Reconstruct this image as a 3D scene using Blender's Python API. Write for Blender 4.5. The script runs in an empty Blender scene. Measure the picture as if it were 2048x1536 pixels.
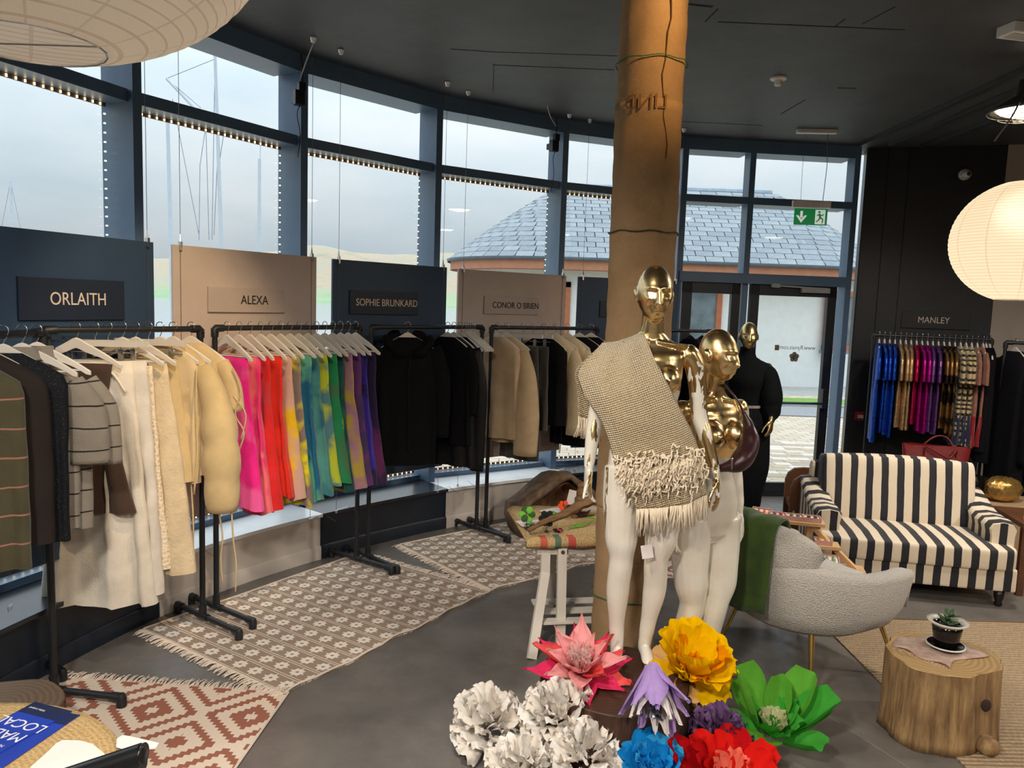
import bpy, bmesh, math, random
from mathutils import Vector as V, Matrix
from math import sin, cos, pi, radians as RAD, sqrt, atan2, exp

S = bpy.context.scene
COL = S.collection
random.seed(7)

# ---------------------------------------------------------------- camera
F_PX, CAM_H, PITCH, ROLL = 1538.0, 1.9, RAD(6.0), 0.034
CAM_R = Matrix.Rotation(pi / 2 - PITCH, 3, 'X') @ Matrix.Rotation(ROLL, 3, 'Z')
CAM_P = V((0, 0, CAM_H))
cd = bpy.data.cameras.new('camera')
cam = bpy.data.objects.new('camera', cd)
COL.objects.link(cam)
cd.sensor_width = 36.0
cd.lens = F_PX / 2048 * 36.0
cd.clip_end = 3000
cam.matrix_world = Matrix.Translation(CAM_P) @ CAM_R.to_4x4()
S.camera = cam

# ---------------------------------------------------------------- sky (overcast) and exposure
W = bpy.data.worlds.new('overcast_sky')
S.world = W
W.use_nodes = True
nt = W.node_tree
nt.nodes.clear()
o_ = nt.nodes.new('ShaderNodeOutputWorld')
bg = nt.nodes.new('ShaderNodeBackground')
tc = nt.nodes.new('ShaderNodeTexCoord')
mp = nt.nodes.new('ShaderNodeMapping')
mp.inputs['Scale'].default_value = (1.0, 1.0, 3.2)
nz = nt.nodes.new('ShaderNodeTexNoise')
nz.inputs['Scale'].default_value = 2.2
nz.inputs['Detail'].default_value = 6
nz.inputs['Roughness'].default_value = .55
rp = nt.nodes.new('ShaderNodeValToRGB')
rp.color_ramp.elements[0].position = .3
rp.color_ramp.elements[0].color = (.60, .74, .83, 1)
rp.color_ramp.elements[1].position = .68
rp.color_ramp.elements[1].color = (.88, .94, .98, 1)
sx = nt.nodes.new('ShaderNodeSeparateXYZ')
mr = nt.nodes.new('ShaderNodeMapRange')          # overcast sky: the zenith brighter than the horizon
mr.inputs[1].default_value = 0.0
mr.inputs[2].default_value = 1.0
mr.inputs[3].default_value = 0.43
mr.inputs[4].default_value = 2.5
for a, b in ((tc.outputs['Generated'], mp.inputs[0]), (mp.outputs[0], nz.inputs['Vector']), (nz.outputs['Fac'], rp.inputs[0]),
             (rp.outputs[0], bg.inputs['Color']), (tc.outputs['Generated'], sx.inputs[0]), (sx.outputs['Z'], mr.inputs[0]),
             (mr.outputs[0], bg.inputs['Strength']), (bg.outputs[0], o_.inputs[0])):
    nt.links.new(a, b)
S.view_settings.view_transform = 'Standard'
S.view_settings.look = 'None'
S.view_settings.gamma = 1
S.view_settings.use_curve_mapping = False
S.view_settings.exposure = 0.4
S.cycles.use_denoising = True
S.cycles.max_bounces = 6
S.cycles.diffuse_bounces = 3
S.cycles.glossy_bounces = 3
S.cycles.transmission_bounces = 3
S.cycles.transparent_max_bounces = 10
S.cycles.use_adaptive_sampling = True
S.cycles.adaptive_threshold = .045
S.cycles.adaptive_min_samples = 16
S.cycles.sample_clamp_indirect = 6
S.cycles.caustics_reflective = False
S.cycles.caustics_refractive = False

# ---------------------------------------------------------------- helpers
def ray(x, y):
    return CAM_R @ V(((x - 1024) / F_PX, -(y - 768) / F_PX, -1))
def P(x, y, z=0.0):                     # the point of height z that is seen at pixel x, y
    d = ray(x, y)
    return CAM_P + d * ((z - CAM_H) / d.z)
def PY(x, y, Y):                        # the point at distance Y that is seen at pixel x, y
    d = ray(x, y)
    return CAM_P + d * (Y / d.y)
def mix(a, b, t):
    return a + (b - a) * t
def lerp(a, b, t):
    return tuple(x + (y - x) * t for x, y in zip(a, b))
def sm(t):
    t = max(0., min(1., t))
    return t * t * (3 - 2 * t)
def interp(tab, x):                     # piecewise smooth table: [(x, a, b, ...), ...]
    if x <= tab[0][0]: return tab[0][1:]
    for p, q in zip(tab, tab[1:]):
        if x <= q[0]:
            return lerp(p[1:], q[1:], sm((x - p[0]) / (q[0] - p[0])))
    return tab[-1][1:]
def lint(tab, x):
    if x <= tab[0][0]: return tab[0][1:]
    for p, q in zip(tab, tab[1:]):
        if x <= q[0]:
            return lerp(p[1:], q[1:], (x - p[0]) / (q[0] - p[0]))
    return tab[-1][1:]
def catmull(pts, n):
    pts = [V(p) for p in pts]
    q = [pts[0] * 2 - pts[1]] + pts + [pts[-1] * 2 - pts[-2]]
    out = []
    for i in range(1, len(q) - 2):
        a, b, c, d = q[i - 1:i + 3]
        for k in range(n):
            t = k / n
            out.append(.5 * ((2 * b) + (c - a) * t + (2 * a - 5 * b + 4 * c - d) * t * t + (3 * b - a - 3 * c + d) * t ** 3))
    out.append(pts[-1])
    return out

class MB:
    """collects shapes and links them as ONE mesh object"""
    def __init__(s):
        s.v, s.f, s.m, s.k = [], [], [], 0
    def add(s, vs, fs):
        b = len(s.v)
        s.v += [tuple(v) for v in vs]
        s.f += [tuple(i + b for i in f) for f in fs]
        s.m += [s.k] * len(fs)
        return s
    def mat(s, k):
        s.k = k
        return s
    def box(s, c, size, rot=None):
        x, y, z = (a / 2 for a in size)
        vs = [V((i, j, k)) for i in (-x, x) for j in (-y, y) for k in (-z, z)]
        if rot is not None:
            M = rot if isinstance(rot, Matrix) else Matrix.Rotation(rot, 3, 'Z')
            vs = [M @ v for v in vs]
        c = V(c)
        return s.add([v + c for v in vs], [(0, 1, 3, 2), (4, 6, 7, 5), (0, 4, 5, 1), (2, 3, 7, 6), (0, 2, 6, 4), (1, 5, 7, 3)])
    def bar(s, a, b, w, h, up=(0, 0, 1)):          # box from a to b, w across, h along up
        a, b = V(a), V(b)
        d = (b - a).normalized()
        x = d.cross(V(up)).normalized()
        u = x.cross(d)
        vs = []
        for p in (a, b):
            for i, j in ((-1, -1), (1, -1), (1, 1), (-1, 1)):
                vs.append(p + x * i * w / 2 + u * j * h / 2)
        return s.add(vs, [(3, 2, 1, 0), (4, 5, 6, 7), (0, 1, 5, 4), (1, 2, 6, 5), (2, 3, 7, 6), (3, 0, 4, 7)])
    def loft(s, rings, caps=True, closed=True):
        n = len(rings[0])
        vs = [p for r in rings for p in r]
        fs = []
        m = n if closed else n - 1
        for i in range(len(rings) - 1):
            for j in range(m):
                k = (j + 1) % n
                fs.append((i * n + j, i * n + k, (i + 1) * n + k, (i + 1) * n + j))
        if caps:
            fs.append(tuple(range(n))[::-1])
            fs.append(tuple(range((len(rings) - 1) * n, len(rings) * n)))
        return s.add(vs, fs)
    def tube(s, pts, r, n=8, caps=True, flat=1.0, flatx=1.0):
        pts = [V(p) for p in pts]
        rs = r if isinstance(r, (list, tuple)) else [r] * len(pts)
        t0 = (pts[1] - pts[0]).normalized()
        ref = V((0, 0, 1)) if abs(t0.z) < .9 else V((1, 0, 0))
        x = t0.cross(ref).normalized()
        rings = []
        for i, p in enumerate(pts):
            t = (pts[min(i + 1, len(pts) - 1)] - pts[max(i - 1, 0)]).normalized()
            x = (x - t * x.dot(t))
            x = x.normalized() if x.length > 1e-6 else t.orthogonal().normalized()
            y = t.cross(x)
            rings.append([p + (x * cos(2 * pi * j / n) * flatx + y * sin(2 * pi * j / n) * flat) * rs[i] for j in range(n)])
        return s.loft(rings, caps)
    def lathe(s, prof, n=24, c=(0, 0, 0), wob=None, caps=True):
        c = V(c)
        rings = []
        for r, z in prof:
            rings.append([c + V((cos(2 * pi * j / n), sin(2 * pi * j / n), 0)) * (r * (wob(2 * pi * j / n, z) if wob else 1)) + V((0, 0, z)) for j in range(n)])
        return s.loft(rings, caps)
    def grid(s, rows):
        n = len(rows[0])
        vs = [p for r in rows for p in r]
        fs = [(i * n + j, i * n + j + 1, (i + 1) * n + j + 1, (i + 1) * n + j) for i in range(len(rows) - 1) for j in range(n - 1)]
        return s.add(vs, fs)
    def ell(s, c, r, nu=20, nv=12, rot=None):
        c = V(c)
        rings = []
        for i in range(1, nv):
            a = pi * i / nv
            ring = []
            for j in range(nu):
                b = 2 * pi * j / nu
                p = V((r[0] * sin(a) * cos(b), r[1] * sin(a) * sin(b), -r[2] * cos(a)))
                ring.append(c + (rot @ p if rot is not None else p))
            rings.append(ring)
        return s.loft(rings, True)
    def mesh(s, name):
        me = bpy.data.meshes.new(name)
        me.from_pydata(s.v, [], s.f)
        me.polygons.foreach_set('material_index', s.m)
        return me
    def build(s, name, mat, parent=None, smooth=False, bevel=0, solid=0, loc=None, rz=None, auto=None):
        me = s.mesh(name)
        for m in (mat if isinstance(mat, (list, tuple)) else [mat]):
            me.materials.append(m)
        if bevel or smooth:
            bm = bmesh.new()
            bm.from_mesh(me)
            bmesh.ops.recalc_face_normals(bm, faces=bm.faces)
            if bevel:
                bmesh.ops.bevel(bm, geom=list(bm.edges), offset=bevel, segments=2, profile=.6, affect='EDGES')
            bm.to_mesh(me)
            bm.free()
        if smooth:
            me.polygons.foreach_set('use_smooth', [True] * len(me.polygons))
            if auto: me.set_sharp_from_angle(angle=RAD(auto))
        return obj(name, me, parent, solid, loc, rz)

def obj(name, me, parent=None, solid=0, loc=None, rz=None):
    o = bpy.data.objects.new(name, me)
    COL.objects.link(o)
    if parent: o.parent = parent
    if loc is not None: o.location = loc
    if rz is not None: o.rotation_euler = (0, 0, rz) if not isinstance(rz, (tuple, list)) else rz
    if solid:
        md = o.modifiers.new('thickness', 'SOLIDIFY')
        md.thickness = solid
        md.offset = 0
    return o
def tag(o, label=None, cat=None, group=None, kind=None):
    if label: o['label'] = label
    if cat: o['category'] = cat
    if group: o['group'] = group
    if kind: o['kind'] = kind
    return o
def thing(name, label, cat, loc=(0, 0, 0), rz=0, group=None):
    o = bpy.data.objects.new(name, None)
    COL.objects.link(o)
    o.empty_display_size = .1
    o.location = loc
    o.rotation_euler = (0, 0, rz) if not isinstance(rz, (tuple, list)) else rz
    return tag(o, label, cat, group)
def copy_tree(o, parent=None):
    c = o.copy()
    COL.objects.link(c)
    if parent: c.parent = parent
    for ch in list(o.children):
        copy_tree(ch, c)
    return c
def struct(o):
    o['kind'] = 'structure'
    return o
def text(name, body, size, mat, parent, loc, rot, align='CENTER', extr=.001, sx=1.0, bend=0):
    c = bpy.data.curves.new(name, 'FONT')
    c.body = body
    c.size = size
    c.align_x = align
    c.align_y = 'CENTER'
    c.extrude = extr
    c.resolution_u = 4
    o = bpy.data.objects.new('tmp', c)
    COL.objects.link(o)
    me = bpy.data.meshes.new_from_object(o)
    bpy.data.objects.remove(o)
    bpy.data.curves.remove(c)
    me.materials.clear()
    me.materials.append(mat)
    me.name = name
    if bend:                                  # wrap round a cylinder of that radius, in the column's own space
        for v_ in me.vertices:
            a_ = -pi / 2 + loc[0] / bend + v_.co.x * sx / bend
            r_ = bend + v_.co.z
            v_.co = (r_ * cos(a_), r_ * sin(a_), v_.co.y + loc[2])
        return obj(name, me, parent)
    o = obj(name, me, parent, 0, loc, rot)
    o.scale = (sx, 1, 1)
    return o

# ---------------------------------------------------------------- materials
MATS = {}
class NT:
    def __init__(s, name):
        s.m = bpy.data.materials.new(name)
        s.m.use_nodes = True
        s.t = s.m.node_tree
        s.b = s.t.nodes['Principled BSDF']
    def n(s, kind, **kw):
        nd = s.t.nodes.new('ShaderNode' + kind)
        for k, v in kw.items():
            if k in nd.inputs.keys():
                i = nd.inputs[k]
                if hasattr(v, 'is_output') or hasattr(v, 'links'): s.t.links.new(v, i)
                else: i.default_value = v
            else:
                setattr(nd, k, v)
        return nd
    def l(s, a, b): s.t.links.new(a, b)
    def coord(s, scale=(1, 1, 1), kind='Object', rot=(0, 0, 0), loc=(0, 0, 0)):
        c = s.n('TexCoord')
        m = s.n('Mapping')
        m.inputs['Scale'].default_value = scale if isinstance(scale, tuple) else (scale,) * 3
        m.inputs['Rotation'].default_value = rot
        m.inputs['Location'].default_value = loc
        s.l(c.outputs[kind], m.inputs[0])
        return m.outputs[0]
    def noise(s, vec, scale=5, detail=3, rough=.5, dist=0):
        n = s.n('TexNoise', Scale=scale, Detail=detail, Roughness=rough, Distortion=dist)
        s.l(vec, n.inputs['Vector'])
        return n.outputs['Fac']
    def ramp(s, fac, stops, interp_='LINEAR'):
        r = s.n('ValToRGB')
        s.l(fac, r.inputs[0])
        cr = r.color_ramp
        cr.interpolation = interp_
        while len(cr.elements) < len(stops): cr.elements.new(.5)
        for e, (p, c) in zip(cr.elements, stops):
            e.position = p
            e.color = (*c, 1) if len(c) == 3 else c
        return r.outputs[0]
    def math(s, op, a, b=0.0, c=None):
        n = s.n('Math', operation=op)
        for i, x in enumerate((a, b) if c is None else (a, b, c)):
            if isinstance(x, (int, float)): n.inputs[i].default_value = x
            else: s.l(x, n.inputs[i])
        return n.outputs[0]
    def mixc(s, fac, a, b):
        n = s.n('Mix', data_type='RGBA')
        for i, x in ((0, fac), (6, a), (7, b)):
            if isinstance(x, (int, float)): n.inputs[i].default_value = x
            elif isinstance(x, tuple): n.inputs[i].default_value = (*x, 1) if len(x) == 3 else x
            else: s.l(x, n.inputs[i])
        return n.outputs[2]
    def bump(s, h, strength=.3, dist=.01):
        b = s.n('Bump', Strength=strength, Distance=dist)
        s.l(h, b.inputs['Height'])
        s.l(b.outputs[0], s.b.inputs['Normal'])
    def sep(s, vec):
        n = s.n('SeparateXYZ')
        s.l(vec, n.inputs[0])
        return n.outputs
    def base(s, c):
        if isinstance(c, tuple): s.b.inputs['Base Color'].default_value = (*c, 1)
        else: s.l(c, s.b.inputs['Base Color'])

def plain(name, c, rough=.5, metal=0, emit=0, vary=.12, scale=6, bump=0, bscale=60, spec=.5, coat=0, sheen=0, ecol=None):
    """a principled material whose colour is broken up by a little noise"""
    if name in MATS: return MATS[name]
    t = NT(name)
    v = t.coord()
    if vary:
        f = t.noise(v, scale, 2)
        t.base(t.ramp(f, [(.3, tuple(x * (1 - vary) for x in c)), (.7, tuple(min(1, x * (1 + vary)) for x in c))]))
    else:
        t.base(c)
    b = t.b.inputs
    b['Roughness'].default_value = rough
    b['Metallic'].default_value = metal
    b['Specular IOR Level'].default_value = spec
    b['Coat Weight'].default_value = coat
    b['Sheen Weight'].default_value = sheen
    if emit:
        b['Emission Color'].default_value = (*(ecol or c), 1)
        b['Emission Strength'].default_value = emit
    if bump: t.bump(t.noise(v, bscale, 3), bump, .005)
    MATS[name] = t.m
    return t.m
def srgb(r, g, b):
    return tuple(((x / 255) / 12.92 if x <= 10 else ((x / 255 + .055) / 1.055) ** 2.4) for x in (r, g, b))

black_metal = plain('black_powder_coat', (.012, .013, .015), .45, 0, vary=.2)
chrome = plain('brushed_steel', (.62, .62, .62), .25, 1, vary=.05)
white_metal = plain('white_metal', (.7, .7, .68), .4)
grey_plastic = plain('grey_plastic', (.35, .35, .34), .5)
white_plastic = plain('white_plastic', (.75, .74, .71), .4, vary=.03)
gold_metal = plain('polished_gold', (.83, .60, .24), .22, 1, vary=.08)
brass = plain('brass', (.72, .50, .18), .25, 1, vary=.05)
# ================================================================ the room
CEIL = 3.58
# inner front corners of the mullions, from the left end to the jamb of the door
MUL = [V((-2.84, 2.02, 0)), V((-2.62, 3.28, 0)), V((-2.18, 4.5, 0)), V((-1.53, 5.6, 0)), V((-.665, 6.52, 0)), V((.42, 7.22, 0)), V((1.63, 7.74, 0)), V((2.32, 7.83, 0)), V((3.40, 7.93, 0))]
SILL = catmull([(-2.50, 1.6, 0), (-2.43, 2.5, 0), (-2.30, 3.45, 0), (-1.96, 4.5, 0), (-1.37, 5.42, 0), (-.53, 6.30, 0), (.50, 7.02, 0), (1.3, 7.42, 0), (1.6, 7.55, 0)], 8)
def onsill(t):                           # point on the sill line, t in sections
    t = max(0, min(len(SILL) - 1.001, t * 8))
    i = int(t)
    return SILL[i].lerp(SILL[i + 1], t - i)
WR0, WRD = V((3.47, 8.0, 0)), V((.96, -.28, 0))      # right wall: start and direction

# floor
t = NT('grey_vinyl_floor')
v = t.coord()
f1 = t.noise(v, 2.2, 6, .65)
f2 = t.noise(v, 14, 5, .7)
c = t.mixc(t.math('MULTIPLY', f2, .5), t.ramp(f1, [(.3, srgb(86, 82, 79)), (.7, srgb(124, 118, 112))]), srgb(100, 95, 90))
sc = t.noise(t.coord((60, 2, 1), rot=(0, 0, .4)), 3, 2)
c = t.mixc(t.ramp(sc, [(.72, (0, 0, 0)), (.76, (.25, .25, .25))]), c, srgb(150, 145, 138))
t.base(c)
t.l(t.ramp(f2, [(.3, (.30,) * 3), (.7, (.45,) * 3)]), t.b.inputs['Roughness'])
t.bump(f2, .05, .002)
floor_m = t.m
mb = MB()
fl = [(-3.05, -4.5, 0), (9, -4.5, 0), (9, 6.4, 0)] + [(m.x + .2, m.y + .25, 0) if i > 5 else (m.x - .2, m.y + .12, 0) for i, m in list(enumerate(MUL))[::-1]]
mb.add(fl + [(x, y, -.25) for x, y, z in fl], [tuple(range(len(fl))), tuple(range(len(fl), 2 * len(fl)))[::-1]] + [(i, (i + 1) % len(fl), len(fl) + (i + 1) % len(fl), len(fl) + i) for i in range(len(fl))])
struct(mb.build('floor', floor_m))
mb = MB()
for k in range(9):                        # welded seams between the vinyl sheets
    mb.box((-2 + k * 1.3, 1.6, .0004), (.004, 12, .0008), rot=RAD(-22))
# one seam shows beside the armchair
mb = MB().bar((1.05, 4.6, .0005), (1.95, 2.6, .0005), .004, .001)
struct(mb.build('floor_seam', plain('seam_grey', (.25, .24, .23), .5)))

# ceiling: painted boards with open joints
t = NT('ceiling_paint')
v = t.coord()
t.base(t.ramp(t.noise(v, 3, 5, .6), [(.3, srgb(64, 67, 71)), (.7, srgb(78, 81, 84))]))
t.b.inputs['Roughness'].default_value = .55
t.bump(t.noise(t.coord((2, 9, 1)), 4, 4), .1, .01)
ceil_m = t.m
cz = CEIL
mb = MB()
outl = [(-3.6, -4.5), (9.3, -4.5), (9.3, 6.6)] + [(m.x + .25, m.y + .42) if i > 5 else (m.x - .3, m.y + .24) for i, m in list(enumerate(MUL))[::-1]] 
n = len(outl)
mb.add([(x, y, cz) for x, y in outl] + [(x, y, cz + .3) for x, y in outl], [tuple(range(n))[::-1], tuple(range(n, 2 * n))] + [(i, (i + 1) % n, n + (i + 1) % n, n + i) for i in range(n)])
ceiling = struct(mb.build('ceiling', ceil_m))
joint_m = plain('open_joint', (.008, .008, .009), .8)
def strip(pts, w, name='ceiling_joint'):
    mb = MB()
    for a, b in zip(pts, pts[1:]):
        A, B = P(*a, cz - .001), P(*b, cz - .001)
        mb.bar(A, B, w, .002)
    return mb.build(name, joint_m, ceiling)
for pts, w in (([(1370, 8), (1425, 14)], .02), ([(1436, 18), (1410, 44)], .008), ([(1436, 44), (1670, 54), (1810, 60)], .008), ([(985, 130), (1228, 140)], .008), ([(988, 128), (986, 185)], .006),
               ([(1362, 243), (1525, 251)], .009), ([(1562, 228), (1610, 200)], .01), ([(1675, 176), (1712, 177)], .014), ([(900, 98), (985, 104)], .006), ([(1670, 54), (1690, 38)], .008), ([(1725, 48), (1790, 14)], .006), ([(985, 104), (1235, 112)], .004)):
    strip(pts, w)

# low curved wall below the windows, in alternating dark and pale sections
dark_p = plain('dark_blue_black_paint', srgb(26, 33, 44), .38, vary=.1, bump=.03)
pale_p = plain('pale_taupe_paint', srgb(206, 196, 186), .45, vary=.05, bump=.03)
dark_s = plain('dark_sill_gloss', srgb(42, 45, 52), .25, vary=.1)
pale_s = plain('white_sill_gloss', srgb(240, 240, 240), .25, vary=.04)
secs = [(0, 2.0, 0), (2.0, 3.0 - .07, 1), (2.93, 4.0 - .04, 0), (3.96, 5.02, 1), (5.02, 7.0, 0)]
secs = [(0, 2.84, 0), (2.84, 4.02, 1), (4.02, 5.01, 0), (5.01, 6.04, 1), (6.04, 8.0, 0)]
def outward(t):
    a, b = onsill(max(0, t - .05)), onsill(t + .05)
    d = (b - a).normalized()
    return V((-d.y, d.x, 0))
def wsec(name, a, b, prof, mat, parent=None):          # sweep a profile (offset outwards, z) along the sill line
    k = max(2, int((b - a) * 8))
    rings = []
    for i in range(k + 1):
        t_ = a + (b - a) * i / k
        p, nrm = onsill(t_), outward(t_)
        rings.append([p + nrm * u + V((0, 0, z)) for u, z in prof])
    return MB().loft(rings).build(name, mat, parent, smooth=True, auto=30)
low_wall = None
for i, (a, b, k) in enumerate(secs):
    o = struct(wsec('wall_low', a, b, [(0, 0), (0, .32), (.35, .32), (.35, 0)], (dark_p, pale_p)[k]))
    wsec('window_sill', a, b, [(-.03, .318), (-.03, .342), (.40, .342), (.40, .318)], (dark_s, pale_s)[k], o)
    wsec('skirting', a, b, [(-.014, 0), (-.014, .085), (-.006, .10), (.003, .10), (.003, 0)], (dark_p, pale_p)[k], o)

# curtain wall: mullions, transoms, glass, strips of small lights
frame_m = plain('dark_grey_blue_aluminium', srgb(90, 116, 144), .38, 0, vary=.06, spec=.5)
t = NT('window_glass')
t.t.nodes.remove(t.b)
gl = t.n('BsdfGlossy', Roughness=.0)
tr = t.n('BsdfTransparent')
tr.inputs[0].default_value = (.97, .985, .985, 1)
fr = t.n('Fresnel', IOR=1.42)
mx = t.n('MixShader')
t.l(fr.outputs[0], mx.inputs[0]); t.l(tr.outputs[0], mx.inputs[1]); t.l(gl.outputs[0], mx.inputs[2])
t.l(mx.outputs[0], t.t.nodes['Material Output'].inputs[0])
glass_m = t.m
led_m = plain('warm_led', (1, .74, .36), .4, emit=3.2, vary=0)
tape_m = plain('led_tape', srgb(104, 78, 62), .6)
TR0, TR1 = 2.96, 3.03                                  # transom
GD = .22                                               # glass stands this far outside the mullion front
def nrm2(a, b):
    d = (b - a).normalized()
    return d, V((-d.y, d.x, 0))
win_n = 0
for i in range(len(MUL) - 1):
    a, b = MUL[i], MUL[i + 1]
    d, nn = nrm2(a, b)
    L = (b - a).length
    door = i >= 6
    win_n += 1
    w = thing('window_%d' % win_n, None, None)
    del_ = w
    w['kind'] = 'structure'
    gd = GD if not door else .10
    z0 = .34 if not door else 0
    o2 = nn * gd
    A, B = a + d * .03, b - d * .03
    mb = MB()                                          # frame: sill rail, transom, head
    def rail(z0_, z1_, dep0=0, dep1=.28):
        mb.add([A + nn * dep0 + V((0, 0, z0_)), B + nn * dep0 + V((0, 0, z0_)), B + nn * dep1 + V((0, 0, z0_)), A + nn * dep1 + V((0, 0, z0_)),
                A + nn * dep0 + V((0, 0, z1_)), B + nn * dep0 + V((0, 0, z1_)), B + nn * dep1 + V((0, 0, z1_)), A + nn * dep1 + V((0, 0, z1_))],
               [(3, 2, 1, 0), (4, 5, 6, 7), (0, 1, 5, 4), (1, 2, 6, 5), (2, 3, 7, 6), (3, 0, 4, 7)])
    rail(TR0, TR1, .04 if not door else 0)
    rail(3.46, CEIL, .0)
    if not door: rail(.342, .385, .12)
    mb.build('frame', frame_m, w)
    # panes
    def pane(z0_, z1_):
        m = MB()
        m.add([A + o2 + V((0, 0, z0_)), B + o2 + V((0, 0, z0_)), B + o2 + V((0, 0, z1_)), A + o2 + V((0, 0, z1_))], [(0, 1, 2, 3)])
        m.build('pane', glass_m, w)
    pane(TR1, 3.46)
    if not door:
        pane(.385, TR0)
        # light tape round the lower pane: along the top, down the far side and along the bottom
        m = MB()
        q = nn * (gd - .012)
        m.bar(A + q + V((0, 0, TR0 - .010)), B + q + V((0, 0, TR0 - .010)), .012, .02)
        m.bar(B - d * .012 + q + V((0, 0, .40)), B - d * .012 + q + V((0, 0, TR0)), .034, .012)
        m.bar(A + q + V((0, 0, .40)), B + q + V((0, 0, .40)), .012, .02)
        m.build('light_tape', tape_m, w)
        m = MB()
        q = nn * (gd - .022)
        k = int(L / .052)
        for j in range(k):
            p = A + d * (.03 + j * (L - .08) / k) + q
            m.box(p + V((0, 0, TR0 - .012)), (.007, .007, .014))
            m.box(p + V((0, 0, .402)), (.007, .007, .014))
        for j in range(48):
            m.box(B - d * .014 + q + V((0, 0, .43 + j * .0525)), (.009, .009, .007))
        tag(m.build('light_dots', led_m, w), kind='stuff')
    else:
        pane(2.28, TR0)
for i, m_ in enumerate(MUL):                            # each deep mullion is one piece
    dn = (MUL[min(i + 1, len(MUL) - 1)] - MUL[max(i - 1, 0)]).normalized()
    if i >= 6: dn = (MUL[8] - MUL[6]).normalized()
    nn = V((-dn.y, dn.x, 0))
    dep = .26 if i < 6 else .15
    mb = MB()
    for s_ in (0,):
        vs = []
        for z in (.0 if i > 5 else .342, CEIL):
            for u, w_ in ((0, -.03), (0, .03), (dep, .03), (dep, -.03)):
                vs.append(m_ + nn * u + dn * w_ + V((0, 0, z)))
        mb.add(vs, [(3, 2, 1, 0), (4, 5, 6, 7), (0, 1, 5, 4), (1, 2, 6, 5), (2, 3, 7, 6), (3, 0, 4, 7)])
    struct(mb.build('window_mullion', frame_m))

# entrance: fixed side light and door leaf
dk = plain('black_door_frame', srgb(28, 32, 38), .35, vary=.1)
def leaf(a, b, x0, x1, name, label):
    d, nn = nrm2(a, b)
    D = tag(thing(name, None, None), kind='structure')
    q = lambda x, z, u=.02: a + d * x + nn * u + V((0, 0, z))
    st = x1 - x0
    mb = MB()
    for x in (x0 + .045, x1 - .045): mb.bar(q(x, .03), q(x, 2.17), .09, .055, up=tuple(nn))
    mb.bar(q(x0, 2.12), q(x1, 2.12), .055, .11)
    mb.bar(q(x0, .08), q(x1, .08), .055, .11)
    mb.build('leaf_frame', dk, D)
    g = MB().add([q(x0 + .08, .13, .03), q(x1 - .08, .13, .03), q(x1 - .08, 2.07, .03), q(x0 + .08, 2.07, .03)], [(0, 1, 2, 3)])
    g.build('pane', glass_m, D)
    return D, q
a, b = MUL[6], MUL[7]
L6 = (b - a).length
D1, q = leaf(a, b, .05, L6 - .05, 'door_1', None)
a, b = MUL[7], MUL[8]
L7 = (b - a).length
D2, q = leaf(a, b, .06, L7 - .12, 'door_2', None)
# door closer, push bar, hinge plate, printed address and paw mark on the glass
mb = MB().box(q(.72, 2.13, -.03), (.30, .05, .05), rot=atan2((b - a).y, (b - a).x))
mb.build('door_closer', grey_plastic, D2, bevel=.004)
mb = MB().bar(q(.32, 2.165, -.03), q(.85, 2.15, -.05), .012, .016)
mb.box(q(.30, 2.165, -.02), (.09, .05, .04), rot=.1)
mb.build('closer_arm', grey_plastic, D2)
mb = MB().tube([q(.14, .98, -.06), q(L7 - .22, .98, -.06)], .014)
mb.build('push_bar', plain('dark_green_bar', srgb(20, 60, 50), .35), D2)
mb = MB().box(q(L7 - .19, 1.03, -.035), (.05, .06, .20), rot=.1).box(q(.13, .98, -.03), (.05, .05, .1), rot=.1)
mb.build('bar_bracket', black_metal, D2, bevel=.004)
print_m = plain('window_print', srgb(120, 112, 104), .7, vary=.05)
bx = PY(1591, 694, 7.9)
rz7 = atan2((b - a).y, (b - a).x)
text('lettering', 'www.Rynais.com', .062, print_m, D2, q(.60, PY(1612, 696, 7.9).z, .02), (pi / 2, 0, rz7 + pi), sx=.9, extr=.0005)
mb = MB().box(q(.385, PY(1581, 696, 7.9).z, .022), (.045, .003, .055), rot=rz7)
mb.build('printed_square', plain('print_brown', srgb(120, 96, 82), .7), D2)
mb = MB()
pz = PY(1616, 715, 7.9).z
for k in range(6):
    r_ = .0 if k == 5 else .03
    an = 2 * pi * k / 5 + pi / 2
    c_ = q(.575 + r_ * cos(an), pz - .0 + r_ * sin(an), .021)
    ring = [c_ + (b - a).normalized() * (.024 * cos(2 * pi * j / 14)) + V((0, 0, .024 * sin(2 * pi * j / 14))) for j in range(14)]
    mb.add(ring, [tuple(range(14))])
mb.build('printed_rosette', print_m, D2, solid=.001)
# head beam over the doors and threshold
d7 = (MUL[8] - MUL[6]).normalized(); n7 = V((-d7.y, d7.x, 0))
mb = MB().bar(MUL[6] + V((0, 0, 2.225)) + n7 * .05, MUL[8] + V((0, 0, 2.225)) + n7 * .05, .16, .10)
struct(mb.build('trim_1', frame_m))
mb = MB().bar(MUL[6] + V((0, 0, .012)) + n7 * .05, MUL[8] + V((0, 0, .012)) + n7 * .05, .18, .024)
struct(mb.build('trim_2', dk))
# jamb zone between door and right wall: dark post and pale reveal
mb = MB().bar(V((3.41, 7.95, 0)), V((3.41, 7.95, CEIL)), .10, .12)
struct(mb.build('trim_3', frame_m))
mb = MB().bar(V((3.495, 7.955, 0)), V((3.495, 7.955, CEIL)), .055, .09)
struct(mb.build('trim_4', plain('white_reveal', srgb(200, 203, 205), .5, vary=.03)))

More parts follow.
